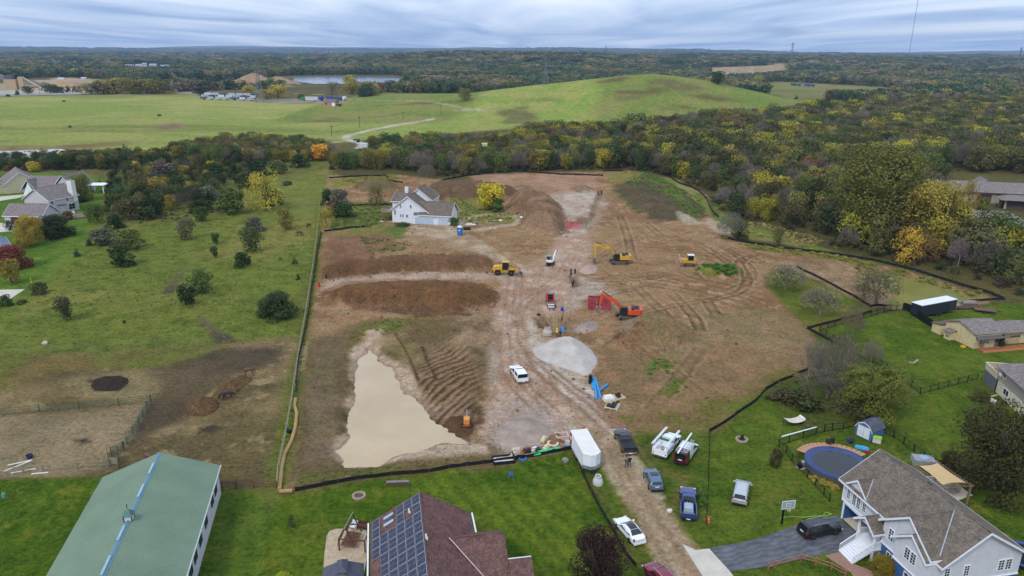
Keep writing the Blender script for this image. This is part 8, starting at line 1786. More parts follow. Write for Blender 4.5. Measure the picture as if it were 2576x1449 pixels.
MB().slab([(-1.0,-.55,3.95),(1.1,-.55,3.95),(.5,0,4.4),(-.5,0,4.4)],.06,(0,-.8,1)).slab([(1.1,.55,3.95),(-1.0,.55,3.95),(-.5,0,4.4),(.5,0,4.4)],.06,(0,.8,1)).slab([(-1,.55,3.95),(-1,-.55,3.95),(-.5,0,4.4)],.06,(-1,0,1)).slab([(1.1,-.55,3.95),(1.1,.55,3.95),(.5,0,4.4)],.06,(1,0,1)).build('top_vent',GG,gz_)
for x in(-1.7,2.3):
 for y in(-1.9,1.9):MB().box(x-.1,x+.1,y-.1,y+.1,0,2.55).build('post',DKWOOD,gz_)
a=at(889,1336);t=thing('swing_set',a,R(174),'brown wooden swing frame on the sandy play area','swing set')
for y in(0,2.6):
 for s in(-1,1):MB().tube((s*1.0,y,0),(0,y,2.4),.08,5).build('leg',DKWOOD,t)
MB().tube((0,-.3,2.4),(0,2.9,2.4),.08,5).build('beam',FGRY,t);MB().box(-.5,.5,.8,.86,.5,.56).build('seat',DKWOOD,t)
a=at(890,1385);t=thing('play_frame',a,R(-6),'unfinished brown timber play frame beside the gazebo','play frame');f=MB()
for x in(-1.6,1.4):
 for y in(-.2,2.6):f.box(x-.07,x+.07,y-.07,y+.07,0,1.6)
f.build('post',DKWOOD,t);f=MB();f.box(-1.65,1.45,-.26,-.14,1.5,1.62).box(-1.65,1.45,2.54,2.66,1.5,1.62).box(-1.66,-1.54,-.14,2.54,1.5,1.62).box(1.34,1.46,-.14,2.54,1.5,1.62);f.build('top_rail',DKWOOD,t);me=None
for k in range(9):
 o=link('deck_board',me,t)if me else MB().box(-1.5,.2,0,.2,.6,.65).build('deck_board',DKWOOD,t);me=o.data;o.location.y=-.1+k*.29
t=thing('garden_chair',at(891,1330),R(-20),'white plastic chair under the swing frame','chair');MB().box(-.35,.35,-.35,.35,.35,.45).build('seat',WHITE,t);MB().box(-.35,.35,.3,.38,.45,.95).build('backrest',WHITE,t);MB().box(-.38,-.3,-.35,.35,0,.65).box(.3,.38,-.35,.35,0,.65).build('arm',WHITE,t)
t=thing('garden_bench',at(912,1330),R(-10),'dark bench between the swing frame and the brown roof','bench');MB().box(-.6,.6,-.25,.25,.4,.46).build('seat',DKWOOD,t);MB().box(-.6,.6,.2,.26,.46,.95).build('backrest',DKWOOD,t);MB().box(-.55,-.48,-.25,.25,0,.4).box(.48,.55,-.25,.25,0,.4).build('leg',DKWOOD,t)
# ------------------------------------------------------------------ garden of the white and blue house
p0=flat(2107,1163,1.25);t=thing('swimming_pool',(p0[0],p0[1],0),0,'round above ground pool under a blue winter cover','pool');PR=4.15
MB().lathe([(PR,0),(PR,1.2)],40,close=True).build('wall',M('pool_wall',(88,78,72),.8,0,.25,2,.1),t);MB().lathe([(PR+.06,1.2),(PR+.06,1.3),(PR-.25,1.3)],40,close=True).build('rim',M('cover_rim',(50,64,100),.5),t)
cv=MB();secs=[]
for r_,z in((PR+.08,1.08),(PR+.02,1.32),(PR-.3,1.3),(PR-.9,1.18),(PR-1.2,1.12)):secs.append([(r_*math.cos(2*math.pi*k/60)*(1+.006*math.sin(k*3.1)),r_*math.sin(2*math.pi*k/60)*(1+.006*math.cos(k*2.3)),z+.03*math.sin(k*2.7)*(r_<PR))for k in range(60)])
cv.loft(secs,True,False).build('cover',M('cover_blue',(52,70,112),.45,0,.2,1.5,.1),t,True);wtr=M('cover_water',(20,26,36),.04,0,.1,1,0,.5)
MB().lathe([(PR-1.0,1.16),(0,1.16)],40,close=True).build('rain_water',wtr,t)
dk=thing('pool_deck',(p0[0],p0[1],0),0,'curved wooden deck along the far side of the pool','deck');me=None
for k in range(16):
 a=R(28+k*7.4);o=link('deck_board',me,dk)if me else MB().box(PR+.12,PR+1.3,-.29,.29,1.1,1.16).build('deck_board',M('deck_cedar',(178,132,104),.8,0,.2,3),dk);me=o.data;o.rotation_euler=(0,0,a)
f=MB()
for k in range(0,16,3):a=R(28+k*7.4);f.tube(((PR+1.0)*math.cos(a),(PR+1.0)*math.sin(a),0),((PR+1.0)*math.cos(a),(PR+1.0)*math.sin(a),1.1),.07,5)
f.build('support',DKWOOD,dk)
def chair2(u,v,rz,m,label,z=0.0,name='lounge_chair'):
 p=np.array(flat(u,v,z))if z else None;t=thing(name,(p[0],p[1],z)if z else at(u,v),rz,label,'chair');MB().box(-.4,.4,-.4,.4,.35,.5).build('seat',m,t);MB().box(-.4,.4,.32,.42,.5,1.05).build('backrest',m,t);MB().box(-.42,-.34,-.38,.38,0,.7).box(.34,.42,-.38,.38,0,.7).build('arm',m,t);return t
WICK=M('dark_wicker',(48,42,40),.8,0,.2,5);chair2(2088,1115,R(200),WICK,'dark wicker chair on the left end of the pool deck',1.17);chair2(2138,1113,R(180),M('slate_mesh',(64,72,88),.6),'grey lounge chair on the grass before the blue shed')
for i,(u,v,c,lb)in enumerate(((2168,1128,(60,170,214),'bright blue pool float folded on the pool deck'),(2182,1137,(150,40,62),'red pool float at the right end of the pool deck'))):
 p=flat(u,v,1.2);one(MB().prism([(-.8,-.35),(.8,-.35),(.9,0),(.8,.35),(-.8,.35),(-.9,0)],0,.2,'z').box(-.7,.7,-.2,.2,.2,.35),'pool_float',M('float_%d'%i,c,.4),lb,'pool float',rz=-.4,loc=(p[0],p[1],1.17)).scale=(1-.4*i,)*3
t=thing('pool_pump',at(2018,1176),R(20),'grey pool pump with tank on the gravel left of the pool','pump');MB().box(-.7,.7,-.5,.5,0,.1).build('base',CONC,t);MB().lathe([(.3,.1),(.33,.3),(.33,.9),(.15,1.05),(0,1.08)],12,(.1,0,0)).build('tank',GREYM,t);MB().box(-.65,-.3,-.35,.35,.1,.7).build('housing',BLKM,t);MB().path([(.3,.2,.4),(.8,.6,.4),(1.4,.9,.9)],.05,5).build('hose',BLKM,t)
for i,(u,v,c,lb)in enumerate(((2047,1208,(178,162,70),'yellow hosta clump left at the pool wall'),(2068,1216,(150,146,66),'pale hosta clump at the pool wall'),(2085,1224,(170,156,64),'yellow hosta clump in the middle of the pool border'),(2100,1230,(160,150,70),'yellow hosta clump at the right end of the pool border'))):tree_px(u,v,12,22,'bush',c,lb,'plant','hostas along the pool wall')
for i,(u,v,lb)in enumerate(((2046,1193,'white lantern on the left of the pool border'),(2104,1214,'white lantern by the house end of the pool border'))):one(MB().lathe([(.12,0),(.1,.35),(.2,.4),(.16,.6),(0,.75)],8),'garden_lantern',WHITE,lb,'lantern',u,v)
a,b,L,rz=pxdir(2150,1092,2190,1111);t=thing('garden_shed',a,rz,'small blue barn shaped shed with white double doors','shed');W=2.6;D=3.0;prof=[(0,0),(W,0),(W,1.5),(W-.45,2.15),(W/2,2.5),(.45,2.15),(0,1.5)]
MB().prism(prof,0,D,'y').build('wall',M('shed_blue',(70,108,160),.7,0,.1,2),t);mb=MB();rp=[(-.12,1.42),(.4,2.2),(W/2,2.6),(W-.4,2.2),(W+.12,1.42)]
for(x0,z0),(x1,z1)in zip(rp[:-1],rp[1:]):mb.slab([(x0,-.15,z0),(x0,D+.15,z0),(x1,D+.15,z1),(x1,-.15,z1)],.06,(-(z1-z0),0,x1-x0))
mb.build('roof',SH_D,t);f=MB()
for(x0,z0),(x1,z1)in zip(rp[:-1],rp[1:]):f.add([(x0,-.17,z0),(x1,-.17,z1),(x1,-.17,z1-.14),(x0,-.17,z0-.14),(x0,-.12,z0),(x1,-.12,z1),(x1,-.12,z1-.14),(x0,-.12,z0-.14)],[(0,1,2,3),(7,6,5,4),(0,4,5,1),(3,2,6,7)])
f.build('trim',WHITE,t)
for x0,x1 in((.35,1.28),(1.32,2.25)):MB().box(x0,x1,-.06,-.005,.1,1.85).build('door',M('shed_door_white',(216,220,226),.5),t)
bxx=at(2205,1112);t=thing('deck_box',bxx,R(-28),'white storage box with a lime green lid beside the blue shed','storage box');MB().box(-.55,.55,-.4,.4,0,.75).build('box',M('box_cream',(206,206,196),.6),t);MB().box(-.6,.6,-.45,.45,.75,.84).build('lid',M('lime',(156,204,34),.5),t)
o=MB().tube(at(1965,1112,.9),at(2052,1088,.9),.1,6).build('gutter_pipe',WHITE);tag(o,'long white gutter pipe resting along the thin black fence','pipe')
t=thing('basketball_hoop',at(1966,1318),R(-80),'basketball hoop on a black pole at the driveway edge','basketball hoop');MB().box(-.09,.09,-.09,.09,0,2.9).tube((0,0,2.6),(.8,0,3.1),.06,5).build('pole',BLACKM,t);bb=MB().box(.8,.84,-.85,.85,2.7,3.8).build('backboard',M('acrylic',(150,168,170),.15,0,.05,1),t);f=MB();f.box(.845,.86,-.85,.85,3.72,3.8).box(.845,.86,-.85,.85,2.7,2.78).box(.845,.86,-.85,-.78,2.78,3.72).box(.845,.86,.78,.85,2.78,3.72).box(.845,.86,-.3,.3,2.98,3.03).box(.845,.86,-.3,-.25,3.03,3.4).box(.845,.86,.25,.3,3.03,3.4).box(.845,.86,-.3,.3,3.4,3.45);f.build('board_frame',WHITE,bb)
f=MB()
for k in range(12):a0=2*math.pi*k/12;a1=2*math.pi*(k+1)/12;f.tube((1.1+.23*math.cos(a0),.23*math.sin(a0),3.0),(1.1+.23*math.cos(a1),.23*math.sin(a1),3.0),.02,4)
hp_=f.build('rim',M('hoop_orange',(206,96,54),.5),bb);f=MB()
for k in range(12):a0=2*math.pi*k/12;a1=a0+.5;f.tube((1.1+.23*math.cos(a0),.23*math.sin(a0),3.0),(1.1+.13*math.cos(a1),.13*math.sin(a1),2.55),.012,3)
f.build('net',WHITE,hp_)
o=MB().path([at(u,v,.04)for u,v in((1962,1304),(1990,1300),(2020,1302),(2050,1299),(2080,1298),(2092,1294),(2078,1289),(2072,1296))],.05,5).build('garden_hose',M('hose_lime',(142,190,70),.5));tag(o,'lime green garden hose along the driveway edge','hose')
gcor=[flat(2299,1172,2.7),flat(2361,1165,2.7),flat(2442,1222,2.7),flat(2376,1229,2.7)];gc=[V3(q[0],q[1],2.7)for q in gcor]
t=thing('pergola',(0,0,0),0,'wooden pergola behind the white and blue house','pergola');
for k in(0,1,2,3):q=gc[k];MB().box(q.x-.1,q.x+.1,q.y-.1,q.y+.1,0,2.7).build('post',WOOD,t)
me=None
for k in range(12):s=k/11;MB().tube(gc[0]+(gc[3]-gc[0])*s+(gc[0]-gc[1]).normalized()*.4,gc[1]+(gc[2]-gc[1])*s+(gc[1]-gc[0]).normalized()*.4,.06,4).build('rafter',WOOD,t)
for k in range(5):s=k/4;MB().tube(gc[0]+(gc[1]-gc[0])*s+(gc[0]-gc[3]).normalized()*.3+V3(0,0,.1),gc[3]+(gc[2]-gc[3])*s+(gc[3]-gc[0]).normalized()*.3+V3(0,0,.1),.05,4).build('batten',WOOD,t)
S0=[V3(*flat(2312,1174,2.95),2.95),V3(*flat(2358,1167,2.95),2.95),V3(*flat(2430,1217,2.95),2.95),V3(*flat(2370,1222,2.95),2.95)];V=[];F=[];n=10
for i in range(n+1):
 for j in range(n+1):
  a=i/n;b=j/n;sag=.45*math.sin(math.pi*a)*math.sin(math.pi*b);p=(S0[0]*(1-a)+S0[3]*a)*(1-b)+(S0[1]*(1-a)+S0[2]*a)*b;c=(S0[0]+S0[1]+S0[2]+S0[3])/4;e_=.3*((1 if i in(0,n)else 0)*math.sin(math.pi*b)+(1 if j in(0,n)else 0)*math.sin(math.pi*a));p=p+(c-p)*e_*.35+V3(0,0,.45 if False else.15-sag*.3);V.append(p)
for i in range(n):
 for j in range(n):F.append((i*(n+1)+j,(i+1)*(n+1)+j,(i+1)*(n+1)+j+1,i*(n+1)+j+1))
o=MB().add(V,F).build('shade_sail',M('sail_tan',(206,176,128),.8,0,.06,2),None,True);tag(o,'tan shade sail stretched over the pergola','shade sail')
SOFA=M('cushion_beige',(164,152,136),.85);chair2(2396,1240,R(30),SOFA,'beige cushioned sofa under the near end of the pergola',name='garden_sofa');chair2(2405,1234,R(-40),SOFA,'beige cushioned armchair beside the garden sofa',name='garden_armchair')
slab_on_ground('patio','2302,1200 2370,1192 2448,1246 2400,1262',CONC,'small patio under the pergola')
t=thing('hot_tub_cover',at(2322,1166),R(-10),'pale grey spa cover at the far end of the pergola','spa');MB().box(-1.4,1.4,-.9,.9,0,.9).build('tub',M('spa_grey',(150,152,156),.6),t);MB().lathe([(.6,.92),(.6,1.0),(0,1.02)],14).build('lid',M('spa_lid',(150,172,196),.4),t)
t=thing('trampoline',at(2575,1412),0,'large round trampoline with blue padding behind the house gable','trampoline');MB().lathe([(2.1,.8),(2.5,.82),(2.5,.88),(2.1,.86)],28,close=True).build('padding',M('pad_blue',(52,74,150),.5),t);MB().lathe([(2.1,.8),(0,.78)],28,close=True).build('mat',DARK,t)
for k in range(6):a=k*math.pi/3;MB().tube((2.4*math.cos(a),2.4*math.sin(a),0),(2.4*math.cos(a),2.4*math.sin(a),.85),.04,5).build('leg',BLACKM,t)
o=MB().path([at(u,v,.12)for u,v in((2468,1312),(2480,1330),(2484,1350),(2478,1368),(2468,1376))],.16,5).build('stone_edging',STONE2);tag(o,'curved stone edging behind the white and blue house','edging')
t=thing('hammock',at(1997,1066),R(14),'tan canvas hammock bed on a stand in the right lawn','hammock');V=[];F=[]
for i in range(9):
 for j in range(5):x=-1.5+i*.375;y=-.75+j*.375;V.append((x,y,.55+.35*(x/1.5)**2))
for i in range(8):
 for j in range(4):F.append((i*5+j,(i+1)*5+j,(i+1)*5+j+1,i*5+j+1))
MB().add(V,F).build('canvas',M('canvas',(206,196,176),.8,0,.1,2),t);MB().tube((-1.9,0,.05),(1.9,0,.05),.05,5).tube((-1.9,0,.05),(-1.9,0,1.2),.05,5).tube((1.9,0,.05),(1.9,0,1.2),.05,5).build('stand',FGRN,t);MB().box(1.15,1.45,-.6,.6,.85,1.05).build('pillow',WHITE,t)
t=thing('see_saw',at(2294,922),R(8),'small pale bent plank on two posts over worn grass','bench');
for x in(-.9,1.0):MB().tube((x,0,0),(x,0,1.4),.04,5).build('post',FBRN,t)
MB().slab([(-.9,-.2,.95),(.2,-.2,.75),(.2,.2,.75),(-.9,.2,.95)],.06).slab([(.2,-.2,.75),(1.0,-.2,1.35),(1.0,.2,1.35),(.2,.2,.75)],.06).build('seat',M('plank_pale',(150,152,130),.7),t)
for i,(u0,v0,u1,v1,lb)in enumerate(((20,1172,82,1159,'long white pole, upper of the crossed pair in the bare paddock'),(10,1188,78,1161,'long white pole, lower of the crossed pair in the bare paddock'),(28,1192,90,1181,'white pole nearest the wooden rail fence'),(80,1194,122,1190,'white pole lying under the wooden rail fence'))):
 o=MB().tube(at(u0,v0,.1),at(u1,v1,.1),.1,5).build('jump_pole',M('pole_white',(220,216,204),.6));tag(o,lb,'pole','white poles in the bare paddock')
one(MB().lathe([(.35,0),(.45,.5),(.4,.5),(.3,.08),(0,.08)],12),'feed_bucket',M('bucket_navy',(46,54,92),.6),'dark blue feed bucket in the bare paddock','bucket',75,1152)
one(MB().box(-.5,.5,-.05,.05,.3,1.2).box(-.5,-.4,-.05,.05,0,.3).box(.4,.5,-.05,.05,0,.3),'notice_board',FGRY,'weathered panel leaning on the stall fence by the barn','panel',288,1172)
one(MB().box(-.4,.4,-.3,.3,0,.7).box(-.3,.3,-.2,.2,.7,.9),'utility_box',M('utility_green',(160,190,168),.6),'pale green utility box on the bright lawn below the dark shrubs','utility box',181,583);one(MB().tube((0,0,0),(0,0,1.3),.08,6),'marker_post',M('marker_yellow',(206,190,60),.6),'thin yellow marker post on the lawn at the left','marker post',79,712)
one(MB().lathe([(.25,0),(.2,.5),(.0,.6)],8),'hand_pump',M('pump_teal',(90,150,150),.6),'teal post among the weeds at the left edge','post',10,1250)
one(MB().box(-.35,.35,-.3,.3,0,.35),'yellow_toy',M('toy_yellow',(226,164,40),.5),'yellow toy on the ground by the cream outbuilding','toy',2422,874)
o=MB().tube(at(2458,1008,.15),at(2508,996,.15),.12,5).build('white_beam',M('beam_cream',(206,200,180),.7));tag(o,'pale beam lying on the ground before the beige house','beam')
for i,(u,lb)in enumerate(((2494,'left white bucket by the beige house wall'),(2502,'right white bucket by the beige house wall'))):one(MB().lathe([(.2,0),(.24,.5),(.2,.5),(.0,.45)],10),'bucket',WHITE,lb,'bucket',u,1010+i*4)
one(MB().box(-.5,.5,-.4,.4,.0,.5).box(-.5,.5,.3,.4,.5,1),'patio_seat',M('white_seat',(216,214,208),.6),'white garden seat on the round brown patio','garden seat',184,541,dz=.36)
# ------------------------------------------------------------------ far things
LAT=M('lattice_steel',(120,122,126),.6,.4,.1,1);LATD=M('lattice_dark',(96,98,104),.6,.3,.1,1)
def pylon(u,v,vt,label,arms=3):
 p=at(u,v);h=up(u,v,vt);t=thing('pylon',p,R(25),label,'pylon','transmission pylons');b=h*.085;leg=MB();br=MB();r=max(.12,h*.0045)
 W=lambda z:b*(1-.80*min(z/(h*.62),1))if z<h*.62 else b*.2
 lv=[h*k/14 for k in range(15)]
 for sx,sy in((1,1),(1,-1),(-1,1),(-1,-1)):
  for z0,z1 in zip(lv[:-1],lv[1:]):leg.tube((sx*W(z0),sy*W(z0),z0),(sx*W(z1),sy*W(z1),z1),r,4)
 for i,(z0,z1)in enumerate(zip(lv[:-1],lv[1:])):
  for(a,c)in(((1,1),(1,-1)),((1,-1),(-1,-1)),((-1,-1),(-1,1)),((-1,1),(1,1))):
   br.tube((a[0]*W(z0),a[1]*W(z0),z0),(c[0]*W(z1),c[1]*W(z1),z1),r*.55,3).tube((c[0]*W(z0),c[1]*W(z0),z0),(a[0]*W(z1),a[1]*W(z1),z1),r*.55,3)
 leg.build('legs',LAT,t);br.build('bracing',LAT,t)
 for k in range(arms):
  z=h*(.66+.13*k);a=h*(.13-.015*k);m=MB()
  for s in(1,-1):m.tube((0,0,z+h*.025),(s*a,0,z),r*.8,4).tube((s*b*.2,b*.2,z-.3),(s*a,0,z),r*.7,4).tube((s*b*.2,-b*.2,z-.3),(s*a,0,z),r*.7,4)
  m.build('crossarm',LAT,t)
 return t,h
pylon(654,257,132,'lattice pylon standing in the hay field left of the lake');pylon(1372,214,131,'lattice pylon half hidden behind the grassy hill');pylon(1988,168,106,'lattice pylon rising from the far wood at the right');pylon(2558,178,119,'lattice pylon near the right edge of the far wood')
pylon(1523,152,114,'faint small pylon on the centre skyline',2);pylon(1677,150,120,'faint small pylon right of the centre skyline',2);pylon(1782,152,120,'faint small pylon far right of the centre skyline',2);pylon(80,170,132,'faint small pylon on the left skyline',2)
p=at(2284,152);mt=thing('radio_mast',p,0,'very tall thin guyed radio mast reaching out of the picture','radio mast');f=MB();r_=1.0;H_=max(215,up(2284,152,-14))
for k in range(3):
 a=k*2.094;f.tube((r_*math.cos(a),r_*math.sin(a),0),(r_*math.cos(a),r_*math.sin(a),H_),.5,4)
f.build('legs',LAT,mt);f=MB()
for k in range(60):z=k*H_/60;a=(k%3)*2.094;b=((k+1)%3)*2.094;f.tube((r_*math.cos(a),r_*math.sin(a),z),(r_*math.cos(b),r_*math.sin(b),z+H_/60),.14,3)
f.build('bracing',LAT,mt)
for i,(u,v,vt,lb)in enumerate(((828,134,110,'shorter radio mast beside the far silos'),(846,134,108,'taller radio mast beside the far silos'))):
 p=at(u,v);h=up(u,v,vt);one(MB().tube((0,0,0),(0,0,h),.9,5,.6).box(-2,2,-2,2,h-6,h-1),'radio_mast',LATD,lb,'radio mast',loc=p)
for i,(u,v,lb)in enumerate(((821,138,'left of two far grey silos'),(833,138,'right of two far grey silos'))):p=at(u,v);one(MB().lathe([(7,0),(7,26),(4,31),(0,32)],12),'silo',M('silo_grey',(176,180,186),.5),lb,'silo',loc=p)
p=at(842,139);one(MB().box(-22,22,-8,8,0,12).prism([(-24,12),(24,12),(10,17),(-10,17)],-8.5,8.5,'y'),'mill_building',M('mill_white',(206,208,210),.6),'pale building beside the far silos','building',loc=p)
def pole(u,v,vt,label):p=at(u,v);h=max(up(u,v,vt),6);t=thing('utility_pole',p,R(20),label,'utility pole','wooden utility poles');MB().tube((0,0,0),(0,0,h),.2,6,.13).build('mast',FBRN,t);MB().box(-1.2,1.2,-.08,.08,h-1.2,h-.95).build('crossarm',FBRN,t);return p,h
PL=[pole(100,237,214,'utility pole by the far road nearest the gravel pit'),pole(259,238,214,'utility pole by the far road before the olive trees'),pole(384,236,214,'utility pole by the far road right of the olive trees'),pole(499,240,216,'pale utility pole left of the parked trailers'),pole(592,238,212,'utility pole among the parked trailers'),pole(835,344,314,'utility pole nearest the winding track bend'),pole(905,322,291,'utility pole at the middle of the winding track'),pole(1014,300,280,'utility pole at the far end of the winding track'),pole(1110,287,262,'thin utility pole at the foot of the hill')]
WIRE=M('wire',(70,72,76),.6)
def wires(a,b,label,n=2,dz=0):
 mb=MB()
 for k in range(n):
  o_=V3((k-.5)*1.4*(n>1),0,0);P0=Vector(a[0])+V3(0,0,a[1]-.9+dz)+o_;P1=Vector(b[0])+V3(0,0,b[1]-.9+dz)+o_;sg=(P1-P0).length*.018
  mb.path([P0+(P1-P0)*(i/8)-V3(0,0,sg*4*(i/8)*(1-i/8))for i in range(9)],.05,3)
 o=mb.build('power_line',WIRE);tag(o,label,'power line')
for i,(a,b,lb)in enumerate(((0,1,'wires between the two leftmost far road poles'),(1,2,'wires spanning before the olive trees'),(2,3,'wires toward the pale pole by the trailers'),(3,4,'wires above the parked trailers'),(5,6,'wires over the winding track bend'),(6,7,'wires along the far end of the winding track'))):wires(PL[a],PL[b],lb)
SAND=M('pit_sand',(166,142,110),.95,0,.12,.05,0,.05);DSAND=M('pit_dark',(112,104,98),.95,0,.15,.05,0,.05)
def cone(u,v,hp,wp,m,label):
 p=at(u,v);h=up(u,v,v-hp);r=wp*pxm(p)/2;rr=random.Random(int(u));mb=MB().lathe([(r*1.0,0),(r*.72,h*.35),(r*.38,h*.74),(r*.12,h*.96),(0,h)],14);mb.v=[(x*rr.uniform(.93,1.07)*1.0,y*.7,z)for x,y,z in mb.v];one(mb,'gravel_heap',m,label,'gravel heap',loc=p,smooth_=True,group='heaps in the far gravel pit')
cone(152,220,18,62,SAND,'left one of two sharp tan heaps in the far gravel pit');cone(178,221,19,50,SAND,'right one of two sharp tan heaps in the far gravel pit');cone(112,220,14,62,DSAND,'dark grey heap beside the tan heaps in the far pit');cone(4,204,18,60,DSAND,'grey heap at the left edge of the far pit');cone(78,212,10,60,DSAND,'low dark heap behind the pit plant')
cone(322,200,13,50,SAND,'small tan heap behind the olive tree row');cone(446,216,12,50,SAND,'pale low heap right of the olive tree row');cone(520,214,10,90,SAND,'long low pale heap before the tan ridge');cone(640,212,28,130,M('ridge_sand',(150,124,94),.95,0,.2,.06),'high tan spoil ridge left of the lake');cone(700,214,22,110,MATS['ridge_sand'],'right end of the tan spoil ridge by the lake');cone(580,213,14,70,MATS['ridge_sand'],'left end of the tan spoil ridge by the lake')
p=at(30,226);t=thing('crusher_plant',p,R(10),'tan gravel plant with a conveyor at the left edge','gravel plant');MB().box(-8,6,0,8,0,13).box(8,14,2,8,0,16).build('silo_block',M('plant_tan',(186,160,126),.8),t);MB().tube((14,4,15),(34,4,2),1.0,6).build('conveyor',M('plant_pale',(196,178,150),.8),t);MB().box(-7,2,1,7,13,18).build('hopper',LATD,t)
WB=M('far_white',(206,212,222),.6);GB=M('far_grey_roof',(150,158,174),.6)
def block(u0,u1,v,vt,depth,wall,roof,label,cat='building',gable_=True,name=None):
 a=at(u0,v);b=at(u1,v);L=(b-a).xy.length;h=max(up(u0,v,vt),3);t=thing(name or cat.replace(' ','_'),a,math.atan2(b.y-a.y,b.x-a.x),label,cat);hw=h*.6;MB().box(0,L,0,depth,-.5,hw).build('wall',wall,t)
 if gable_:MB().prism([(-depth*.04,hw),(depth*1.04,hw),(depth/2,h)],-L*.03,L*1.03,'x').build('roof',roof,t)
 else:MB().box(-.5,L+.5,-.5,depth+.5,hw,hw+.8).build('roof',roof,t)
 n=max(int(L/6),2)
 f=MB()
 for k in range(n):f.box((k+.3)*L/n,(k+.6)*L/n,-.12,-.01,hw*.4,hw*.75)
 f.build('windows',GLASS,t);return t
block(125,160,159,151,40,WB,GB,'left part of the long pale warehouse in the far trees','warehouse',False);block(162,250,160,152,60,WB,M('far_pale_roof',(196,204,218),.5),'long pale warehouse in the far trees','warehouse',False)
for u0,u1,v,lb in((315,336,171,'leftmost of the far grey houses among trees'),(341,357,170,'second far grey house from the left'),(359,370,167,'small middle far house'),(376,394,169,'fourth far house with a white wall'),(406,428,172,'rightmost and whitest of the far houses'),(182,196,174,'lone pale house in the dark trees below the warehouse')):block(u0,u1,v,v-9,10,WB,GB,lb,'house')
block(1345,1382,151,144,30,WB,GB,'pale long building in the far wood behind the hill','building',False);block(1735,1752,154,149,12,WB,GB,'pale house in the far wood right of centre','house');block(2395,2412,168,162,14,WB,GB,'pale house in the wood beneath the radio mast','house');block(145,160,200,196,5,WB,WB,'small white trailer in the far pit','trailer');block(204,216,199,195,5,WB,WB,'small white trailer at the right of the far pit','trailer')
TRC=[(206,210,214),(188,194,202),(216,218,220),(176,182,190),(196,200,204)]
def boxtrailer(u,v,L,h,c,rz,label,cat='trailer',group='trailers parked beyond the field'):
 t=thing(cat.replace(' ','_'),at(u,v),rz,label,cat,group);m=M('far_%d_%d_%d'%c,c,.5,0,.1,.3);MB().box(0,L,0,2.6,1.1,1.1+h).build('body',m,t);f=MB()
 for x in(L*.72,L*.85):f.tube((x,-.05,.55),(x,2.65,.55),.52,8)
 f.build('wheels',TYRE,t);return t
ro=['front row','middle row','back row']
for k in range(21):
 row=k%3;j=k//3;u=503+j*20+row*6;v=251-row*4.6+j*.4;ordn=['first','second','third','fourth','fifth','sixth','seventh'][j]
 boxtrailer(u,v,5.5+1.5*((k*7)%3)/2,2.2+.3*(k%3),TRC[k%5]if k%4 else(92,100,116),R(5+(k*37)%50),'%s box trailer from the left in the %s of the field yard'%(ordn,ro[row]))
boxtrailer(755,254,5.5,2.6,(44,128,92),0,'green container left of the brick shed','container',None);boxtrailer(768,255,13,3.6,(196,198,202),0,'long grey semi trailer left of the brick shed','semi trailer',None);boxtrailer(807,254,4,3.2,(44,62,168),R(60),'blue truck behind the left of the brick shed','truck',None);boxtrailer(822,252,7,3.0,(60,72,150),0,'blue truck behind the middle of the brick shed','truck',None);boxtrailer(838,253,5,2.4,(40,92,82),0,'dark green container behind the brick shed','container',None);boxtrailer(850,254,4,2.2,(46,60,150),0,'small blue truck right of the brick shed','truck',None);boxtrailer(867,253,4.5,3.0,(222,226,230),R(70),'white truck right of the brick shed','truck',None)
t=block(814,844,267,250,9,M('brick_tan',(184,136,112),.9),M('shed_brown_roof',(122,96,92),.9),'brick shed with a white door at the edge of the field','shed');MB().box(8.4,11.6,-.2,-.02,0,3.4).build('door',WHITE,t)
boxtrailer(847,268,4,1.2,(44,44,48),0,'dark car parked beside the brick shed','car',None)
t=boxtrailer(905,376,5.0,2.3,(212,218,224),R(-4),'white box trailer among the trees at the end of the winding track','box trailer',None)
boxtrailer(889,358,3.4,.9,(70,78,84),R(-5),'dark car on the bend of the winding track','car',None)
t=thing('hunting_stand',at(1219,400),R(0),'pale cream hunting stand above the wood behind the white house','hunting stand');f=MB()
for x in(-1,1):
 for y in(-.8,.8):f.tube((x*1.2,y*1.2,0),(x*.9,y*.9,6.2),.12,4)
f.build('legs',WOOD,t);MB().box(-1.4,1.4,-1,1,6.2,8.0).build('cabin',M('stand_cream',(206,206,168),.7),t);MB().box(-1.55,1.55,-1.15,1.15,8.0,8.15).build('roof',M('stand_roof',(214,214,190),.7),t)
for i,(u,c,lb)in enumerate(((1990,(34,74,66),'dark green container, left in the far meadow'),(2001,(40,96,92),'teal container in the far meadow'),(2024,(52,66,196),'bright blue container in the far meadow'),(2036,(44,92,98),'teal container, right in the far meadow'))):boxtrailer(u,216+i*.8,9,3,c,0,lb,'container','containers in the far meadow')
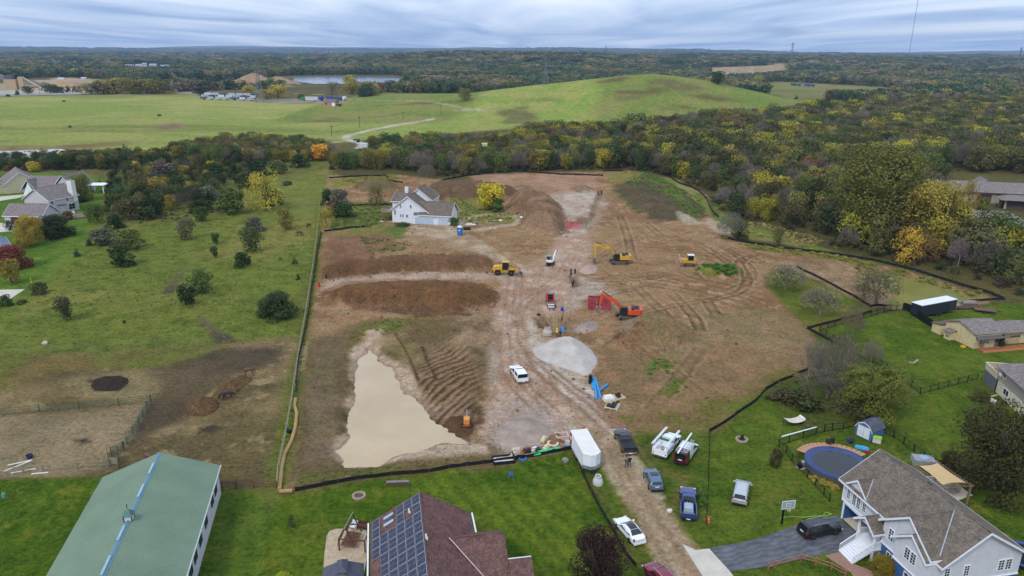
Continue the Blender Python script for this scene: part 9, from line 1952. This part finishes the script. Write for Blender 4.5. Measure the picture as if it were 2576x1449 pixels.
for(u,v,hp,wp,k,c,lb)in((44,239,15,12,'cone',(44,58,48),'small dark conifer by the far road at left'),(20,243,6,12,'bush',(56,66,40),'low dark bush by the far road at left'),(172,232,20,13,'cone',(46,60,50),'tall dark conifer left of a pair by the far road'),(189,232,18,13,'cone',(48,62,52),'left conifer of a pair by the far road'),(200,232,19,12,'cone',(46,60,50),'right conifer of a pair by the far road'),(70,236,20,26,'round',(70,80,48),'round tree by the far road before the pit'),(128,234,22,40,'round',(66,76,46),'wide dark tree by the far road before the dark heap'),(150,234,16,24,'bush',(60,72,44),'dark bush before the sharp tan heaps'),
 (232,236,26,50,'round',(120,110,56),'olive tree, leftmost in the row by the far road'),(262,236,34,54,'round',(124,116,58),'second olive tree in the row by the far road'),(296,236,40,60,'round',(130,122,58),'tallest olive tree in the row by the far road'),(334,236,36,56,'round',(120,112,52),'fourth olive tree in the row by the far road'),(370,235,36,58,'round',(134,126,60),'fifth olive tree in the row by the far road'),(402,235,30,48,'round',(118,112,56),'last olive tree in the row by the far road'),
 (505,240,22,36,'round',(58,70,46),'dark tree left of the parked trailers'),(628,238,24,34,'round',(150,140,60),'pale yellow tree right of the parked trailers'),(585,224,16,40,'bush',(70,78,50),'dark hedge tree before the tan spoil ridge'),(700,246,34,46,'round',(156,146,54),'yellow olive tree left of the green container'),(672,250,26,36,'round',(140,132,56),'olive tree beside the pylon in the field'),(758,251,16,18,'round',(86,100,50),'small green tree behind the green container'),(885,236,48,44,'round',(156,146,62),'tallest yellow tree at the near lake shore'),(925,240,36,44,'round',(150,138,66),'broad ochre tree at the near lake shore'),(835,238,34,40,'oval',(124,116,84),'grey ochre tree at the left lake shore'),(1170,252,30,30,'round',(116,112,62),'olive tree at the right end of the lake'),
 (1806,212,34,34,'round',(58,78,50),'lone dark round tree behind the hill shoulder'),(1905,216,26,20,'oval',(150,138,60),'yellow tree behind the right hill shoulder'),(2002,250,12,10,'cone',(70,84,56),'tiny conifer in the far right meadow'),(160,256,4,10,'bush',(90,96,56),'small dark tuft in the hay field at left'),(400,292,5,12,'bush',(88,94,54),'small dark tuft in the middle of the hay field'),(176,321,6,8,'bush',(100,100,86),'greyish tuft in the lower hay field')):
 tree_px(u,v,hp,wp,k,c,lb,'bush' if k=='bush' else 'conifer' if k=='cone' else 'tree','single trees by the far field')
# ------------------------------------------------------------------ haze
hz_m=bpy.data.materials.new('haze');hz_m.use_nodes=True;t=hz_m.node_tree;t.nodes.clear();o_=nd(t,'ShaderNodeOutputMaterial');pv=nd(t,'ShaderNodeVolumePrincipled',Density=7.5e-5);pv.inputs['Color'].default_value=(.44,.65,.97,1);pv.inputs['Anisotropy'].default_value=0.0
t.links.new(pv.outputs[0],o_.inputs['Volume'])
zmin=float(GZ.min())-1.5;zmax=max(float(GZ.max())+30,260,mt.location.z+H_+20)
hz_o=MB().box(-16500,16500,-16500,16500,zmin,zmax).build('haze',hz_m);tag(hz_o,'thin blue autumn haze over the whole country',kind='stuff')
